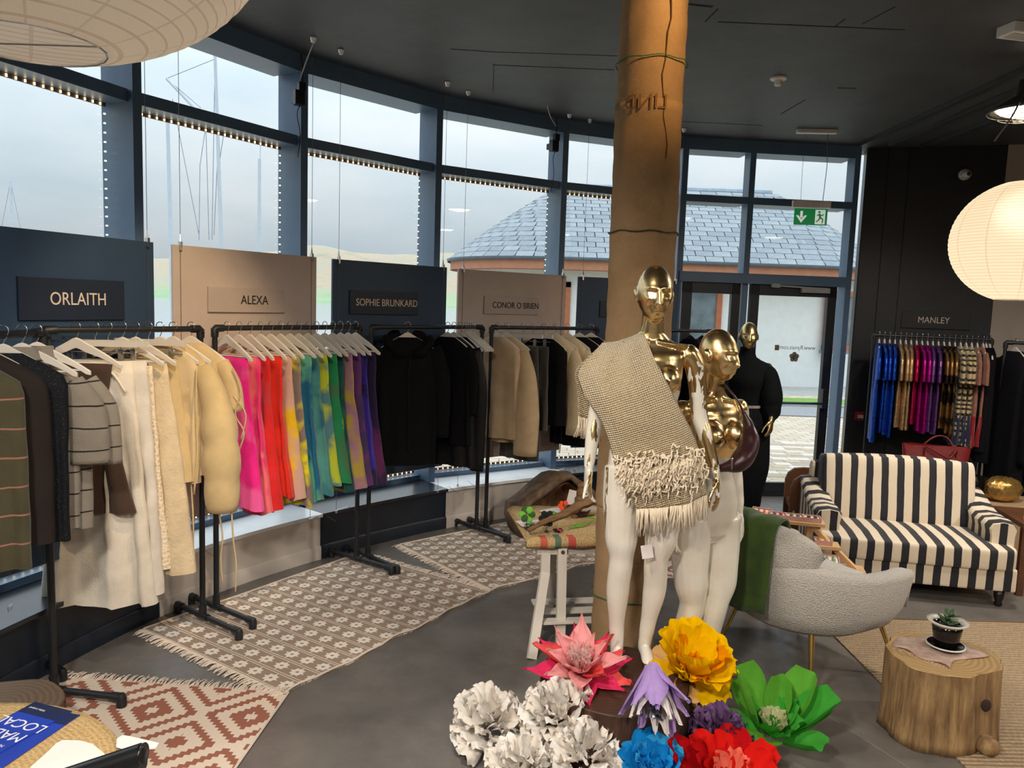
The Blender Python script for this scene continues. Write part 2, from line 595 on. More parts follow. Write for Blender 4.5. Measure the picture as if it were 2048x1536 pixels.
# right wall: dark panels, then a pale one
wall_dark = plain('black_panel_paint', srgb(24, 24, 28), .45, vary=.15)
wall_pale = plain('pale_panel_paint', srgb(168, 154, 142), .5, vary=.05)
wn = V((-WRD.y, WRD.x, 0))
mb = MB()
A, B = WR0 + WRD * .04, WR0 + WRD * 6
mb.add([A, B, B + wn * .2, A + wn * .2, A + V((0, 0, CEIL)), B + V((0, 0, CEIL)), B + wn * .2 + V((0, 0, CEIL)), A + wn * .2 + V((0, 0, CEIL))],
       [(3, 2, 1, 0), (4, 5, 6, 7), (0, 1, 5, 4), (1, 2, 6, 5), (2, 3, 7, 6), (3, 0, 4, 7)])
wall_right = struct(mb.build('wall_right', wall_dark))
def wpanel(s0, s1, z0, z1, m, name='wall_panel', th=.012):
    m_ = MB()
    c_ = WR0 + WRD * ((s0 + s1) / 2) - wn * (th / 2)
    m_.box((c_.x, c_.y, (z0 + z1) / 2), (s1 - s0, th, z1 - z0), rot=atan2(WRD.y, WRD.x))
    return m_.build(name, m, wall_right, bevel=.002)
wpanel(.05, .24, 0, CEIL, wall_dark); wpanel(.245, .43, 0, CEIL, wall_dark); wpanel(.435, 1.285, 0, CEIL, wall_dark)
wpanel(1.29, 2.3, 0, CEIL, wall_pale); wpanel(2.305, 3.4, 0, CEIL, wall_dark); wpanel(3.405, 5.9, 0, CEIL, wall_pale)
# the rest of the shop behind the camera
mb = MB().box((9.1, 1.2, CEIL / 2), (.2, 11.4, CEIL))
struct(mb.build('wall_side', wall_pale))
mb = MB().box((3, -4.6, CEIL / 2), (12.4, .2, CEIL))
struct(mb.build('wall_back', wall_pale))
mb = MB().box((-3.0, -1.3, CEIL / 2), (.2, 6.4, CEIL))
struct(mb.build('wall_left', wall_dark))

# column wrapped in jute sacking
t = NT('jute_sacking')
v = t.coord()
s3 = t.sep(v)
ang = t.math('MULTIPLY', t.math('ARCTAN2', s3['Y'], s3['X']), .187)
cmb = t.n('CombineXYZ'); t.l(ang, cmb.inputs[0]); t.l(s3['Z'], cmb.inputs[1])
w1 = t.n('TexWave', wave_type='BANDS', bands_direction='X'); w1.inputs['Scale'].default_value = 60; w1.inputs['Distortion'].default_value = 1.5
w2 = t.n('TexWave', wave_type='BANDS', bands_direction='Y'); w2.inputs['Scale'].default_value = 60; w2.inputs['Distortion'].default_value = 1.5
t.l(cmb.outputs[0], w1.inputs['Vector']); t.l(cmb.outputs[0], w2.inputs['Vector'])
weave = t.math('ADD', w1.outputs['Fac'], w2.outputs['Fac'])
f = t.noise(v, 3.5, 5, .6)
f3 = t.noise(t.coord((30, 30, 6)), 6, 3)
c = t.ramp(f, [(.3, srgb(158, 124, 88)), (.7, srgb(188, 155, 116))])
c = t.mixc(t.math('MULTIPLY', f3, .35), c, srgb(120, 90, 62))
c = t.mixc(t.math('MULTIPLY', weave, .12), c, srgb(212, 182, 142))
t.base(c)
t.b.inputs['Roughness'].default_value = .95
t.b.inputs['Specular IOR Level'].default_value = .1
t.bump(t.math('ADD', weave, f3), .5, .003)
jute_m = t.m
COLX, COLY, COLR = 0.652, 4.05, .166
col_o = struct(thing('column', None, None, (COLX, COLY, 0)))
def wrapring(z, extra=0, n=56):
    out = []
    for j in range(n):
        a_ = 2 * pi * j / n
        r_ = COLR + extra + .002 * sin(3 * a_ + z * 4) + .0015 * sin(7 * a_ - z * 9)
        out.append(V((r_ * cos(a_), r_ * sin(a_), z)))
    return out
bands = [(0, .86, .006), (.85, 1.72, .013), (1.71, 2.92, .004), (2.91, CEIL, .0)]
for z0_, z1_, e in bands:
    k = max(4, int((z1_ - z0_) / .05))
    rings = [wrapring(mix(z0_, z1_, i / k), e + (.002 * sin(i * 1.9) if 0 < i < k else 0)) for i in range(k + 1)]
    rings.append([p * .985 + V((0, 0, p.z * .015)) for p in rings[-1]])
    MB().loft(rings, caps=False).build('sacking', jute_m, col_o, smooth=True)
def hoop(z, m, r=.003, name='selvedge_thread'):
    ring = [V(((COLR + .014) * cos(2 * pi * j / 48), (COLR + .014) * sin(2 * pi * j / 48), z + .004 * sin(j * .9))) for j in range(49)]
    MB().tube(ring, r, 5, caps=False).build(name, m, col_o)
green_thread = plain('green_thread', srgb(60, 110, 60), .9)
red_thread = plain('red_thread', srgb(170, 70, 60), .9)
hoop(3.12, green_thread); hoop(2.28, plain('dark_green_thread', srgb(52, 66, 44), .9)); hoop(.36, green_thread); hoop(1.70, red_thread, .004)
# open seam running down the sacking, and faint stencilled lettering
pts = []
for i in range(15):
    z = CEIL - .02 - i * .066
    a_ = -pi / 2 + .20 + .10 * sin(i * .55) + .03 * sin(i * 2.1) + .01 * i
    pts.append(V(((COLR + .005) * cos(a_), (COLR + .005) * sin(a_), z)))
MB().tube(pts, .0035, 5).build('seam', plain('seam_brown', srgb(92, 60, 36), .95), col_o)  # the seam is drawn as a thin brown tube
ink = plain('faded_ink', srgb(128, 96, 64), .95)
text('stencil', 'LIND', .10, ink, col_o, (-.05, 0, 2.90), (0, 0, 0), sx=-1, extr=.0003, bend=COLR + .012)
# ================================================================ outside
def brickm(name, c1, c2, mortar, sx_, sy_, rot=0):
    t = NT(name)
    b = t.n('TexBrick', Scale=1.0)
    b.inputs['Color1'].default_value = (*c1, 1); b.inputs['Color2'].default_value = (*c2, 1); b.inputs['Mortar'].default_value = (*mortar, 1)
    b.inputs['Mortar Size'].default_value = .008; b.inputs['Brick Width'].default_value = sx_; b.inputs['Row Height'].default_value = sy_
    t.l(t.coord(rot=(0, 0, rot)), b.inputs['Vector'])
    t.base(b.outputs['Color'])
    t.b.inputs['Roughness'].default_value = .8
    return t.m
pav_m = brickm('far_pavers', srgb(186, 168, 146), srgb(204, 190, 170), srgb(130, 118, 104), .26, .18)
mb = MB()
gp = [(-3.05, 1.0), (-2.9, 3.3), (-2.45, 4.75), (-1.8, 5.9), (-.85, 6.9), (.35, 7.6), (1.6, 8.05), (2.4, 8.15), (3.7, 8.25), (9.5, 6.6), (30, 6), (30, 19.5), (-12, 19.5), (-12, 1)]
mb.add([(x, y, -.055) for x, y in gp], [tuple(range(len(gp)))])
paving = struct(mb.build('pavement', pav_m))
paver_ms = [plain('paver_%d' % k, c, .8, vary=.12, scale=18) for k, c in enumerate((srgb(206, 192, 172), srgb(190, 172, 148), srgb(176, 160, 142), srgb(214, 204, 188)))]
pm = {}
def paver_mesh(k, w):
    if (k, w) not in pm:
        me = MB().box((0, 0, -.02), (w, .172, .04)).mesh('paver')
        bm = bmesh.new(); bm.from_mesh(me)
        bmesh.ops.bevel(bm, geom=[e for e in bm.edges if all(v_.co.z > -.01 for v_ in e.verts)], offset=.006, segments=1, affect='EDGES')
        bm.to_mesh(me); bm.free()
        me.materials.append(paver_ms[k]); pm[(k, w)] = me
    return pm[(k, w)]
n_pav = 0
for r_ in range(26):                       # the stones one can pick out, through the door and below the boards
    y = 7.2 + r_ * .18
    x = -1.2 + (r_ % 2) * .13
    while x < 4.6:
        w = random.choice((.22, .26, .30))
        cx = x + w / 2
        inside = y > interp([(-2, 6.3), (-.85, 7.0), (.35, 7.72), (1.6, 8.22), (2.4, 8.33), (4.6, 8.4)], cx)[0]
        seen = (cx > 2.5 + (y - 8.2) * .34 and cx < 3.35 + (y - 8) * .45 and y < 11.4) or (y < 8.9 and -.9 < cx < 1.5 and y < 7.75 + .4 * (cx + 1))
        if inside and seen and n_pav < 298:
            o = obj('paver', paver_mesh(random.randrange(4), w - .008), paving, loc=(cx, y, -.03 + random.uniform(-.003, .002)))
            n_pav += 1
        x += w
# kerb, lawn strip and road in front of the other house
mb = MB().box((8, 16.6, -.04), (24, 1.3, .06))
tag(mb.build('lawn', plain('mown_grass', srgb(112, 150, 62), .9, vary=.25, scale=30, bump=.5, bscale=200)), kind='structure')
mb = MB().box((8, 15.2, -.05), (24, 1.5, .03))
struct(mb.build('road', plain('tarmac', srgb(140, 140, 142), .9, vary=.15, scale=40)))
mb = MB().box((8, 15.93, -.03), (24, .12, .08))
struct(mb.build('kerb', plain('kerb_stone', srgb(170, 166, 160), .8)))

# the neighbouring house: white walls, timber fascia, slate roof with rounded ends
ap = dict(CX0=1.35, CX1=7.3, CY=23.0)
house = thing('house', 'white rendered house with rounded slate roof across the paved yard', 'house', (4.3, 23, 0))
HX0, HX1, RW, RE = 1.35 - 4.3, 7.4 - 4.3, 2.75, 3.35
ZE, ZR = 3.08, 5.28
def stadium(r, z, n=20):
    out = []
    for j in range(n + 1):
        a_ = pi / 2 + pi * j / n
        out.append(V((HX0 + r * cos(a_), r * sin(a_), z)))
    for j in range(n + 1):
        a_ = -pi / 2 + pi * j / n
        out.append(V((HX1 + r * cos(a_), r * sin(a_), z)))
    return out
white_w = plain('white_render', srgb(226, 226, 224), .9, vary=.03, bump=.1, bscale=30)
MB().loft([stadium(RW, -.1), stadium(RW, ZE + .1)]).build('wall', white_w, house, smooth=True, auto=40)
MB().loft([stadium(RE - .06, ZE - .28), stadium(RE - .06, ZE), stadium(RE - .12, ZE), stadium(RW, ZE - .28)], caps=False).build('fascia', plain('terracotta_timber', srgb(182, 124, 96), .7, vary=.08), house, smooth=True, auto=30)
MB().loft([stadium(RE + .03, ZE - .05), stadium(RE + .05, ZE + .03), stadium(RE - .08, ZE + .04)], caps=False).build('gutter', plain('dark_gutter', srgb(70, 82, 92), .5), house, smooth=True)
slate_c = [plain('slate_%d' % k, c, .65, vary=.10, scale=9) for k, c in enumerate((srgb(136, 145, 152), srgb(142, 150, 156), srgb(131, 140, 148), srgb(146, 154, 160)))]
MB().loft([stadium(RE - .05, ZE), stadium(.25, ZR - .03), stadium(.02, ZR - .03)], caps=False).build('roof_deck', plain('roof_dark', srgb(46, 54, 64), .8), house)
NC = 17
def roofp(s_):                             # s_ 0 eave .. 1 ridge: radius and height (slightly rounded slope)
    return mix(RE, .18, s_), mix(ZE, ZR, s_) + .10 * sin(pi * s_)
smesh = []
sl_w, sl_l = .46, .24
slope = atan2(ZR - ZE, RE - .18)
for k in range(4):
    me = MB().box((0, 0, 0), (sl_w - .022, sl_l, .022)).mesh('slate'); me.materials.append(slate_c[k]); smesh.append(me)
mbs = MB()
for r_ in range(NC):
    s0 = (r_ + .5) / NC
    rr, zz = roofp(s0)
    r2, z2 = roofp(s0 + .02)
    tl = atan2(z2 - zz, rr - r2) - .035
    x = HX0 - (r_ % 2) * sl_w / 2
    while x < HX1 + .15:
        o = obj('slate', smesh[random.randrange(4)], house, loc=(x, -rr, zz + .02), rz=(tl, 0, random.uniform(-.004, .004)))
        x += sl_w
    for cx, a0 in ((HX0, -pi / 2), (HX1, -pi / 2)):
        sgn = -1 if cx == HX0 else 1
        na = max(3, int(rr * pi * .62 / sl_w))
        for j in range(na):
            a_ = a0 + sgn * (j + .35) / na * pi * .62
            R3 = Matrix.Rotation(a_ + pi / 2, 3, 'Z') @ Matrix.Rotation(tl, 3, 'X')
            mbs.mat(random.randrange(4)).box(V((cx + rr * cos(a_), rr * sin(a_), zz + .02)), (rr * pi * .62 / na - .022, sl_l, .022), rot=R3)
tag(mbs.build('slates_on_rounded_ends', slate_c, house), kind='stuff')
MB().tube([V((HX0, 0, ZR + .06)), V((HX1, 0, ZR + .06))], .11, 8).build('ridge', plain('ridge_tile', srgb(150, 164, 176), .7), house)
frame_o = plain('orange_stained_wood', srgb(178, 104, 72), .5, vary=.1)
pane_m = plain('dark_pane', srgb(120, 130, 136), .08, vary=.25, scale=3)
def hwin(x, z0, z1, w, name='window'):
    y = -RW - .02
    f_ = MB()
    f_.box((x - w / 2 + .07, y, (z0 + z1) / 2), (.14, .1, z1 - z0)).box((x + w / 2 - .07, y, (z0 + z1) / 2), (.14, .1, z1 - z0))
    f_.box((x, y, z1 - .07), (w, .1, .14)).box((x, y, z0 + .07), (w, .1, .14))
    f_ = f_.build(name, frame_o, house)
    MB().box((x, y + .02, (z0 + z1) / 2), (w - .2, .02, z1 - z0 - .2)).build('pane', pane_m, f_)
    MB().box((x, y - .05, z0 - .04), (w + .1, .2, .08)).build('sill', plain('grey_stone', srgb(120, 130, 150), .8), f_)
hwin(PY(1404, 600, 20.2).x - 4.3, .3, 2.55, 1.06)
hwin(PY(1668, 640, 20.2).x - 4.3 + .2, .95, 2.5, .9)
hwin(HX0 - .55 + .2, .6, 2.5, .9, 'window')

# quay, water, far shore and hills on the left
wat = plain('harbour_water', srgb(150, 165, 178), .15, vary=.06, scale=.3)
mb = MB().add([(-700, 22, -2.2), (200, 24, -2.2), (200, 620, -2.2), (-700, 620, -2.2)], [(0, 1, 2, 3)])
struct(mb.build('water', wat))
mb = MB().box((-9, 20.2, -1.2), (46, 4.0, 2.3))
struct(mb.build('quay', plain('quay_concrete', srgb(165, 166, 162), .9)))
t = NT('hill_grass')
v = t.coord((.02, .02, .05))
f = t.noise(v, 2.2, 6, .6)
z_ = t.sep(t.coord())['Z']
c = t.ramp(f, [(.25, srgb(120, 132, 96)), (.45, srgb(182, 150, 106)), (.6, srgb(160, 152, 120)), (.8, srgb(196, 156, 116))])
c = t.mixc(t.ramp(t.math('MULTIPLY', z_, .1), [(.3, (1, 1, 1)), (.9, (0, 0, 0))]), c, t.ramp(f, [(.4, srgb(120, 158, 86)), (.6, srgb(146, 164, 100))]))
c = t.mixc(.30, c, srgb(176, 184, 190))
t.base(c)
t.b.inputs['Roughness'].default_value = 1
hm = t.m
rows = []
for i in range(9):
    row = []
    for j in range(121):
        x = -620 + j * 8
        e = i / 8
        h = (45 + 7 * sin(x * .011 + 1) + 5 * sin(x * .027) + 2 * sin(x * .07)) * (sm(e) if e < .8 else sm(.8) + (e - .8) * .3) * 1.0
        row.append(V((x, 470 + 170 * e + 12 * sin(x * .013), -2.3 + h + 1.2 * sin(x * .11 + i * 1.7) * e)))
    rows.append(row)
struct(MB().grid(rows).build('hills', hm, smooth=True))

# yachts: hull, mast, boom, stays
mast_m = plain('pale_mast', srgb(198, 205, 212), .5, vary=.03)
rope_m = plain('rigging', srgb(150, 160, 172), .6)
def yacht(label, base, masts, stays, hullw, hulllen):
    b = thing('yacht', label, 'boat', base, .2)
    rings = []
    for i in range(9):
        u = i / 8
        w = hullw * sin(pi * min(1, .12 + u * .75)) * .5
        rings.append([V(((u - .5) * hulllen, y, z)) for y, z in ((-w, .9 + .3 * abs(u - .5)), (-w * .8, .2), (0, -.1), (w * .8, .2), (w, .9 + .3 * abs(u - .5)))])
    MB().loft(rings).build('hull', plain('white_hull', srgb(215, 218, 222), .35), b, smooth=True, auto=40)
    for name, pts, r in masts:
        MB().tube([V(p) for p in pts], r, 8).build(name, mast_m, b)
    for pts in stays:
        MB().tube([V(p) for p in pts], .012, 4).build('stay', rope_m, b)
    return b
B0 = PY(478, 700, 26); B0.z = -2.2
def rel(x, y, Y=26): return PY(x, y, Y) - B0
R2 = Matrix.Rotation(-.2, 3, 'Z')
rl = lambda x, y, Y=26: tuple(R2 @ rel(x, y, Y))
yacht('tall ketch with crane-like derrick moored behind the pink name board', B0,
      [('mast', [rl(448, 640), rl(430, 110)], [.075, .05]), ('mizzen', [rl(346, 640), rl(334, 200)], [.08, .055]), ('gaff', [rl(333, 157), rl(438, 268)], .045), ('topmast', [rl(518, 640), rl(519, 318)], [.075, .05]), ('antenna', [rl(520, 318), rl(521, 288)], .015)],
      [[rl(333, 157), rl(430, 118)], [rl(345, 198), rl(398, 470)], [rl(430, 118), rl(424, 480)], [rl(412, 250), rl(400, 330), rl(398, 480)], [rl(436, 300), rl(428, 470)], [rl(412, 258), rl(418, 480)], [rl(340, 163), rl(402, 216)], [rl(447, 270), rl(438, 330)]], 2.6, 7.0)
B0 = PY(20, 700, 40); B0.z = -2.2
rl = lambda x, y, Y=40: tuple(R2 @ rel(x, y, Y))
yacht('distant single-masted yacht behind the first dark name board', B0, [('mast', [rl(29, 640, 40), rl(21, 362, 40)], [.1, .06])], [[rl(20, 368, 40), rl(2, 460, 40)], [rl(22, 368, 40), rl(44, 470, 40)]], 2.4, 6)
# ================================================================ hanging name boards
bd_dark = plain('charcoal_board', srgb(46, 68, 94), .5, vary=.06)
bd_pale = plain('taupe_board', srgb(204, 186, 174), .5, vary=.04)
pl_dark = plain('plaque_dark', srgb(32, 42, 60), .4, vary=.05)
pl_pale = plain('plaque_taupe', srgb(196, 178, 166), .45, vary=.04)
txt_pale = plain('letters_cream', srgb(222, 205, 190), .6, vary=0)
txt_dark = plain('letters_charcoal', srgb(34, 34, 38), .6, vary=0)
wire_m = plain('steel_wire', srgb(120, 126, 132), .4, .6)
Z0, Z1 = .56, 2.165
def board(a, b, dark, word, label, pc, pw, ph, pz, ts, twx):
    a, b = V((*a, 0)), V((*b, 0))
    c_ = (a + b) / 2
    L = (b - a).length
    rz = atan2((b - a).y, (b - a).x)
    o = thing('name_board', label, 'sign', c_, rz, 'name boards hung before the windows')
    MB().box((0, 0, (Z0 + Z1) / 2), (L, .02, Z1 - Z0)).build('panel', bd_dark if dark else bd_pale, o, bevel=.002)
    pq = MB().box((pc, -.017, pz), (pw, .014, ph)).build('plaque', pl_dark if dark else pl_pale, o, bevel=.002)
    if word:
        text('lettering', word, ts, txt_pale if dark else txt_dark, pq, (twx, -.0255, pz), (pi / 2, 0, 0), sx=.86, extr=.001)
    for s_ in (-1, 1):
        x = s_ * (L / 2 - .045)
        MB().tube([(x, -.013, .36), (x, -.013, CEIL - .03)], .0016, 5).build('wire', wire_m, o)
        m = MB().box((x, -.014, Z1 - .005), (.014, .022, .05)).tube([(x, -.012, Z1 + .02), (x, -.012, Z1 + .06)], [.008, .003], 6)
        m.build('clamp', chrome, o)
        MB().lathe([(.004, -.035), (.014, -.03), (.024, -.004), (.026, 0)], 12, (x, -.013, CEIL)).build('ceiling_fitting', chrome, o, smooth=True)
        m = MB().tube([(x, -.013, .36), (x, -.013, .342)], .009, 8).tube([(x, -.02, .365), (x + .05, -.09, .40), (x + .09, -.17, .352)], .0015, 4)
        m.build('wire_end', chrome, o)
    return o
pzt = lambda d_: 0
board((-2.46, 3.10), (-2.0, 4.27), True, 'ORLAITH', 'charcoal hanging board with the name ORLAITH in cream letters', .13, .58, .20, 1.845, .088, .15)
board((-1.95, 4.40), (-1.36, 5.27), False, 'ALEXA', 'taupe hanging board with the name ALEXA in dark letters', -.03, .56, .15, 1.862, .078, .015)
board((-1.285, 5.43), (-.555, 6.19), True, 'SOPHIE BRUNKARD', 'charcoal hanging board with the name SOPHIE BRUNKARD in cream letters', -.08, .62, .17, 1.868, .074, -.06)
board((-.475, 6.37), (.455, 7.06), False, 'CONOR O`BRIEN', 'taupe hanging board with the name CONOR O BRIEN in dark letters', -.03, .58, .15, 1.878, .074, .01)
board((.575, 7.18), (1.57, 7.44), True, None, 'charcoal hanging board half hidden behind the sacking column', .0, .58, .15, 1.875, .07, 0)
# loose wire ends with crimps that dangle over the edge of the sill
for (x, y), lab in (((15, 1285), 'by the round jute table'), ((650, 1052), 'over the joint of pale and dark wall'), ((681, 1040), 'over the dark wall beneath the purple scarves')):
    c_ = P(x, y - 35, .26)
    o = MB().tube([c_ + V((.0, .04, .09)), c_ + V((.01, -.005, .095)), c_ + V((.0, -.012, .0))], .0016, 5).tube([c_ + V((0, -.012, .0)), c_ + V((0, -.012, -.045))], .006, 6).build('wire_weight', chrome)
    tag(o, 'steel wire end dangling ' + lab, 'wire', 'loose wire ends on the sill')

# MANLEY sign on the right wall
c_ = PY(1856, 632, 7.55)
s_ = (c_ - WR0).dot(WRD)
s_ = .775
pt = WR0 + WRD * s_ - wn * .02
rzw = atan2(WRD.y, WRD.x)
o = thing('name_plate', 'black wall plaque with the name MANLEY in cream letters', 'sign', (pt.x, pt.y, 1.87), rzw)
MB().box((.02, 0, 0), (.62, .014, .17)).build('plaque', plain('plaque_black', srgb(20, 20, 24), .4), o, bevel=.002)
text('lettering', 'MANLEY', .088, txt_pale, o, (0, -.009, 0), (pi / 2, 0, 0), sx=.86)
# ================================================================ pipe rails, hangers, clothes
RAIL = 1.70
def rack(name_label, a, b, z=RAIL, r=.016, foot=.34, back=(.75, .75), front=(1, 1)):
    a, b = V((*a, 0)), V((*b, 0))
    d = (b - a).normalized()
    nn = V((d.y, -d.x, 0))               # to the room
    o = thing('clothes_rail', name_label, 'clothes rail', (a + b) / 2, 0, 'black pipe clothes rails')
    c0 = (a + b) / 2
    for p, s_, bk_, fr0 in ((a - c0, 1, back[0], front[0]), (b - c0, -1, back[1], front[1])):
        MB().tube([p + V((0, 0, .05)), p + V((0, 0, z))], r, 12).build('upright', black_metal, o, smooth=True, auto=40)
        m = MB().tube([p + V((0, 0, z - .05)), p + V((0, 0, z - .005)), p + d * s_ * .006 + V((0, 0, z)), p + d * s_ * .055 + V((0, 0, z))], r * 1.35, 12)
        m.tube([p - nn * (-.001) + V((0, 0, z - .02)), p + nn * .034 + V((0, 0, z - .02))], .006, 8)
        m.build('elbow', black_metal, o, smooth=True, auto=40)
        MB().tube([p - nn * foot * bk_ + V((0, 0, .05)), p + nn * foot * fr0 + V((0, 0, .05))], r, 12).build('foot_bar', black_metal, o, smooth=True, auto=40)
        for e in (-foot * bk_, foot * fr0):
            m = MB()
            q = p + nn * e
            m.tube([q + V((0, 0, 0)), q + V((0, 0, .05)), q + V((0, 0, .068))], [r * 1.4, r * 1.4, r * .9], 12)
            sg = 1 if e > 0 else -1
            m.tube([q + V((0, 0, .05)), q - nn * sg * .05 + V((0, 0, .05))], r * 1.32, 12)
            m.build('end_elbow', black_metal, o, smooth=True, auto=40)
        m = MB()
        m.tube([p - nn * .05 + V((0, 0, .05)), p + nn * .05 + V((0, 0, .05))], r * 1.32, 12).tube([p + V((0, 0, .05)), p + V((0, 0, .12))], r * 1.32, 12)
        m.build('pipe_joint', black_metal, o, smooth=True, auto=40)
    MB().tube([a - c0 + V((0, 0, z)), b - c0 + V((0, 0, z))], r, 12).build('rail', black_metal, o, smooth=True, auto=40)
    return a, b, d, nn
RK = {}
RK[0] = rack('black pipe clothes rail with dark knitwear by the round jute table', (-2.23, 2.28), (-2.07, 3.385), back=(.5, .45))
RK[1] = rack('black pipe clothes rail carrying white and cream garments', (-2.20, 3.60), (-1.735, 4.26), back=(.18, .75), front=(.25, 1))
RK[2] = rack('black pipe clothes rail of rainbow coloured scarves', (-1.71, 4.40), (-1.07, 5.34))
RK[3] = rack('black pipe clothes rail with black clothes under SOPHIE BRUNKARD', (-1.0, 5.40), (-.255, 6.20))
RK[4] = rack('black pipe clothes rail of beige and black pieces under CONOR O BRIEN', (-.18, 6.22), (.74, 6.86))
RK[5] = rack('black pipe clothes rail mostly hidden behind the sacking column', (.86, 6.92), (1.86, 7.22))
ma, mb_ = PY(1748, 668, 7.42), PY(1984, 680, 7.12)
RK[6] = rack('black pipe clothes rail of metallic shirts below the MANLEY sign', (ma.x, ma.y), (mb_.x, mb_.y), z=1.715, r=.014, foot=.28)
ma, mb_ = PY(2012, 682, 6.9), PY(2230, 690, 6.5)
RK[7] = rack('black pipe clothes rail of long black clothes at the pale wall', (ma.x, ma.y), (mb_.x, mb_.y), z=1.70, r=.015, foot=.28)

wood_w = plain('white_painted_wood', srgb(226, 218, 206), .4, vary=.05)
wood_k = plain('black_painted_wood', srgb(24, 24, 26), .4)
# hanger prototypes; local x along the shoulders, y along the rail, z = 0 at the rail's axis
def hanger_meshes(w=.21, drop=.115, clip=False, bar=True):
    hk = MB()
    pts = [V((.0 - .02 * cos(a_), 0, .004 + .02 * sin(a_))) for a_ in [pi * (-.15 + 1.15 * i / 9) for i in range(10)]]
    pts = pts[::-1]
    pts = [V((-.021 * cos(a_) * -1, 0, .002 + .021 * sin(a_))) for a_ in [pi * (1.05 - 1.25 * i / 10) for i in range(11)]] + [V((.010, 0, -.03)), V((0, 0, -.05)), V((0, 0, -.075))]
    hk.tube(pts, .0024, 6)
    wd = MB()
    if clip:
        wd.box((0, 0, -.082), (2 * w, .014, .030))
    else:
        rings = []
        for i in range(25):
            u = -1 + 2 * i / 24
            s_ = abs(u)
            z = -.068 - drop * (s_ ** 1.35) + (.012 * exp(-(u / .18) ** 2))
            h = mix(.046, .022, sm(s_ * 1.2)) * (1 if s_ < .97 else .6)
            th = .007
            rings.append([V((u * w, -th, z)), V((u * w, -th * .6, z + .004)), V((u * w, th * .6, z + .004)), V((u * w, th, z)), V((u * w, th, z - h)), V((u * w, -th, z - h))])
        wd.loft(rings)
    br = None
    if bar and not clip:
        br = MB().tube([(-w * .86, 0, -.068 - drop * .93), (w * .86, 0, -.068 - drop * .93)], .005, 8)
    if clip:
        br = MB().tube([(-w * .9, 0, -.125), (w * .9, 0, -.125)], .002, 5)
        for s_ in (-1, 1): br.box((s_ * w * .62, 0, -.135), (.024, .014, .055)).tube([(s_ * w * .62, 0, -.125), (s_ * w * .62, 0, -.09)], .002, 5)
    return hk.mesh('hook'), wd.mesh('shoulder'), br.mesh('bar') if br else None
HP = {'wood': hanger_meshes(), 'clip': hanger_meshes(.20, clip=True), 'slim': hanger_meshes(.19, .12, bar=False)}
for k, (h, w_, b_) in HP.items():
    h.materials.append(chrome)
    for me, m in ((w_, wood_w), (b_, chrome if k == 'clip' else wood_w)):
        if me:
            me.materials.append(m)
    h.polygons.foreach_set('use_smooth', [True] * len(h.polygons))
def railpos(k, s_):
    a, b, d, nn = RK[k]
    z = {6: 1.715}.get(k, RAIL)
    p = a.lerp(b, s_)
    return V((p.x, p.y, z))
def yaw(k, swivel):                        # rotation that turns local x to the room, turned by swivel degrees
    a, b, d, nn = RK[k]
    return atan2(nn.y, nn.x) + RAD(swivel)
def hanger(k, s_, swivel, kind, label, black=False, tilt=0):
    p = railpos(k, s_)
    o = thing('coat_hanger', label, 'hanger', p + V((0, 0, .0155)), (tilt, 0, yaw(k, swivel)), 'hangers on the clothes rails')
    h, w_, b_ = HP[kind]
    obj('hook', h, o)
    if black:
        w_ = w_.copy(); w_.materials.clear(); w_.materials.append(wood_k)
        b_ = None
    obj('shoulder', w_, o)
    if b_: obj('bar' if kind == 'wood' else 'clip_bar', b_, o)
    return o

def cloth(name, c1, c2=None, scale=6, thr=.5, soft=.06, c3=None, rough=.85, sheen=.2, metal=0, bump=.25, bscale=120, stretch=(1, 1, 1), stripes=None, dots=None, spec=.3):
    if name in MATS: return MATS[name]
    t = NT(name)
    v = t.coord(stretch, loc=(random.uniform(0, 9), random.uniform(0, 9), random.uniform(0, 9)))
    ob = t.coord()
    f = t.noise(v, scale, 3, .5, .4)
    base_n = t.noise(ob, 9, 3)
    c = t.ramp(base_n, [(.3, tuple(x * .88 for x in c1)), (.7, tuple(min(1, x * 1.1) for x in c1))])
    if c2:
        c = t.mixc(t.ramp(f, [(thr - soft, (0, 0, 0)), (thr + soft, (1, 1, 1))]), c, c2)
    if c3:
        g = t.noise(t.coord(stretch, loc=(4, 2, 7)), scale * 1.6, 3)
        c = t.mixc(t.ramp(g, [(.60, (0, 0, 0)), (.64, (1, 1, 1))]), c, c3)
    if stripes:                             # (axis, period, duty, colour, wobble)
        ax, per, duty, sc_, wob = stripes
        q = t.sep(ob)[ax]
        if wob: q = t.math('ADD', q, t.math('MULTIPLY', t.noise(ob, 5, 2), wob))
        m = t.math('LESS_THAN', t.math('FRACT', t.math('ADD', t.math('MULTIPLY', q, 1 / per), 50.0)), duty)
        c = t.mixc(m, c, sc_)
    if dots:
        vo = t.n('TexVoronoi', Scale=dots[0]); t.l(ob, vo.inputs['Vector'])
        c = t.mixc(t.math('LESS_THAN', vo.outputs['Distance'], dots[1]), c, dots[2])
    t.base(c)
    b = t.b.inputs
    b['Roughness'].default_value = rough; b['Sheen Weight'].default_value = sheen; b['Metallic'].default_value = metal; b['Specular IOR Level'].default_value = spec
    t.bump(t.math('ADD', t.noise(ob, bscale, 2), t.math('MULTIPLY', t.noise(ob, 14, 3), 2.0)), bump, .004)
    MATS[name] = t.m
    return t.m

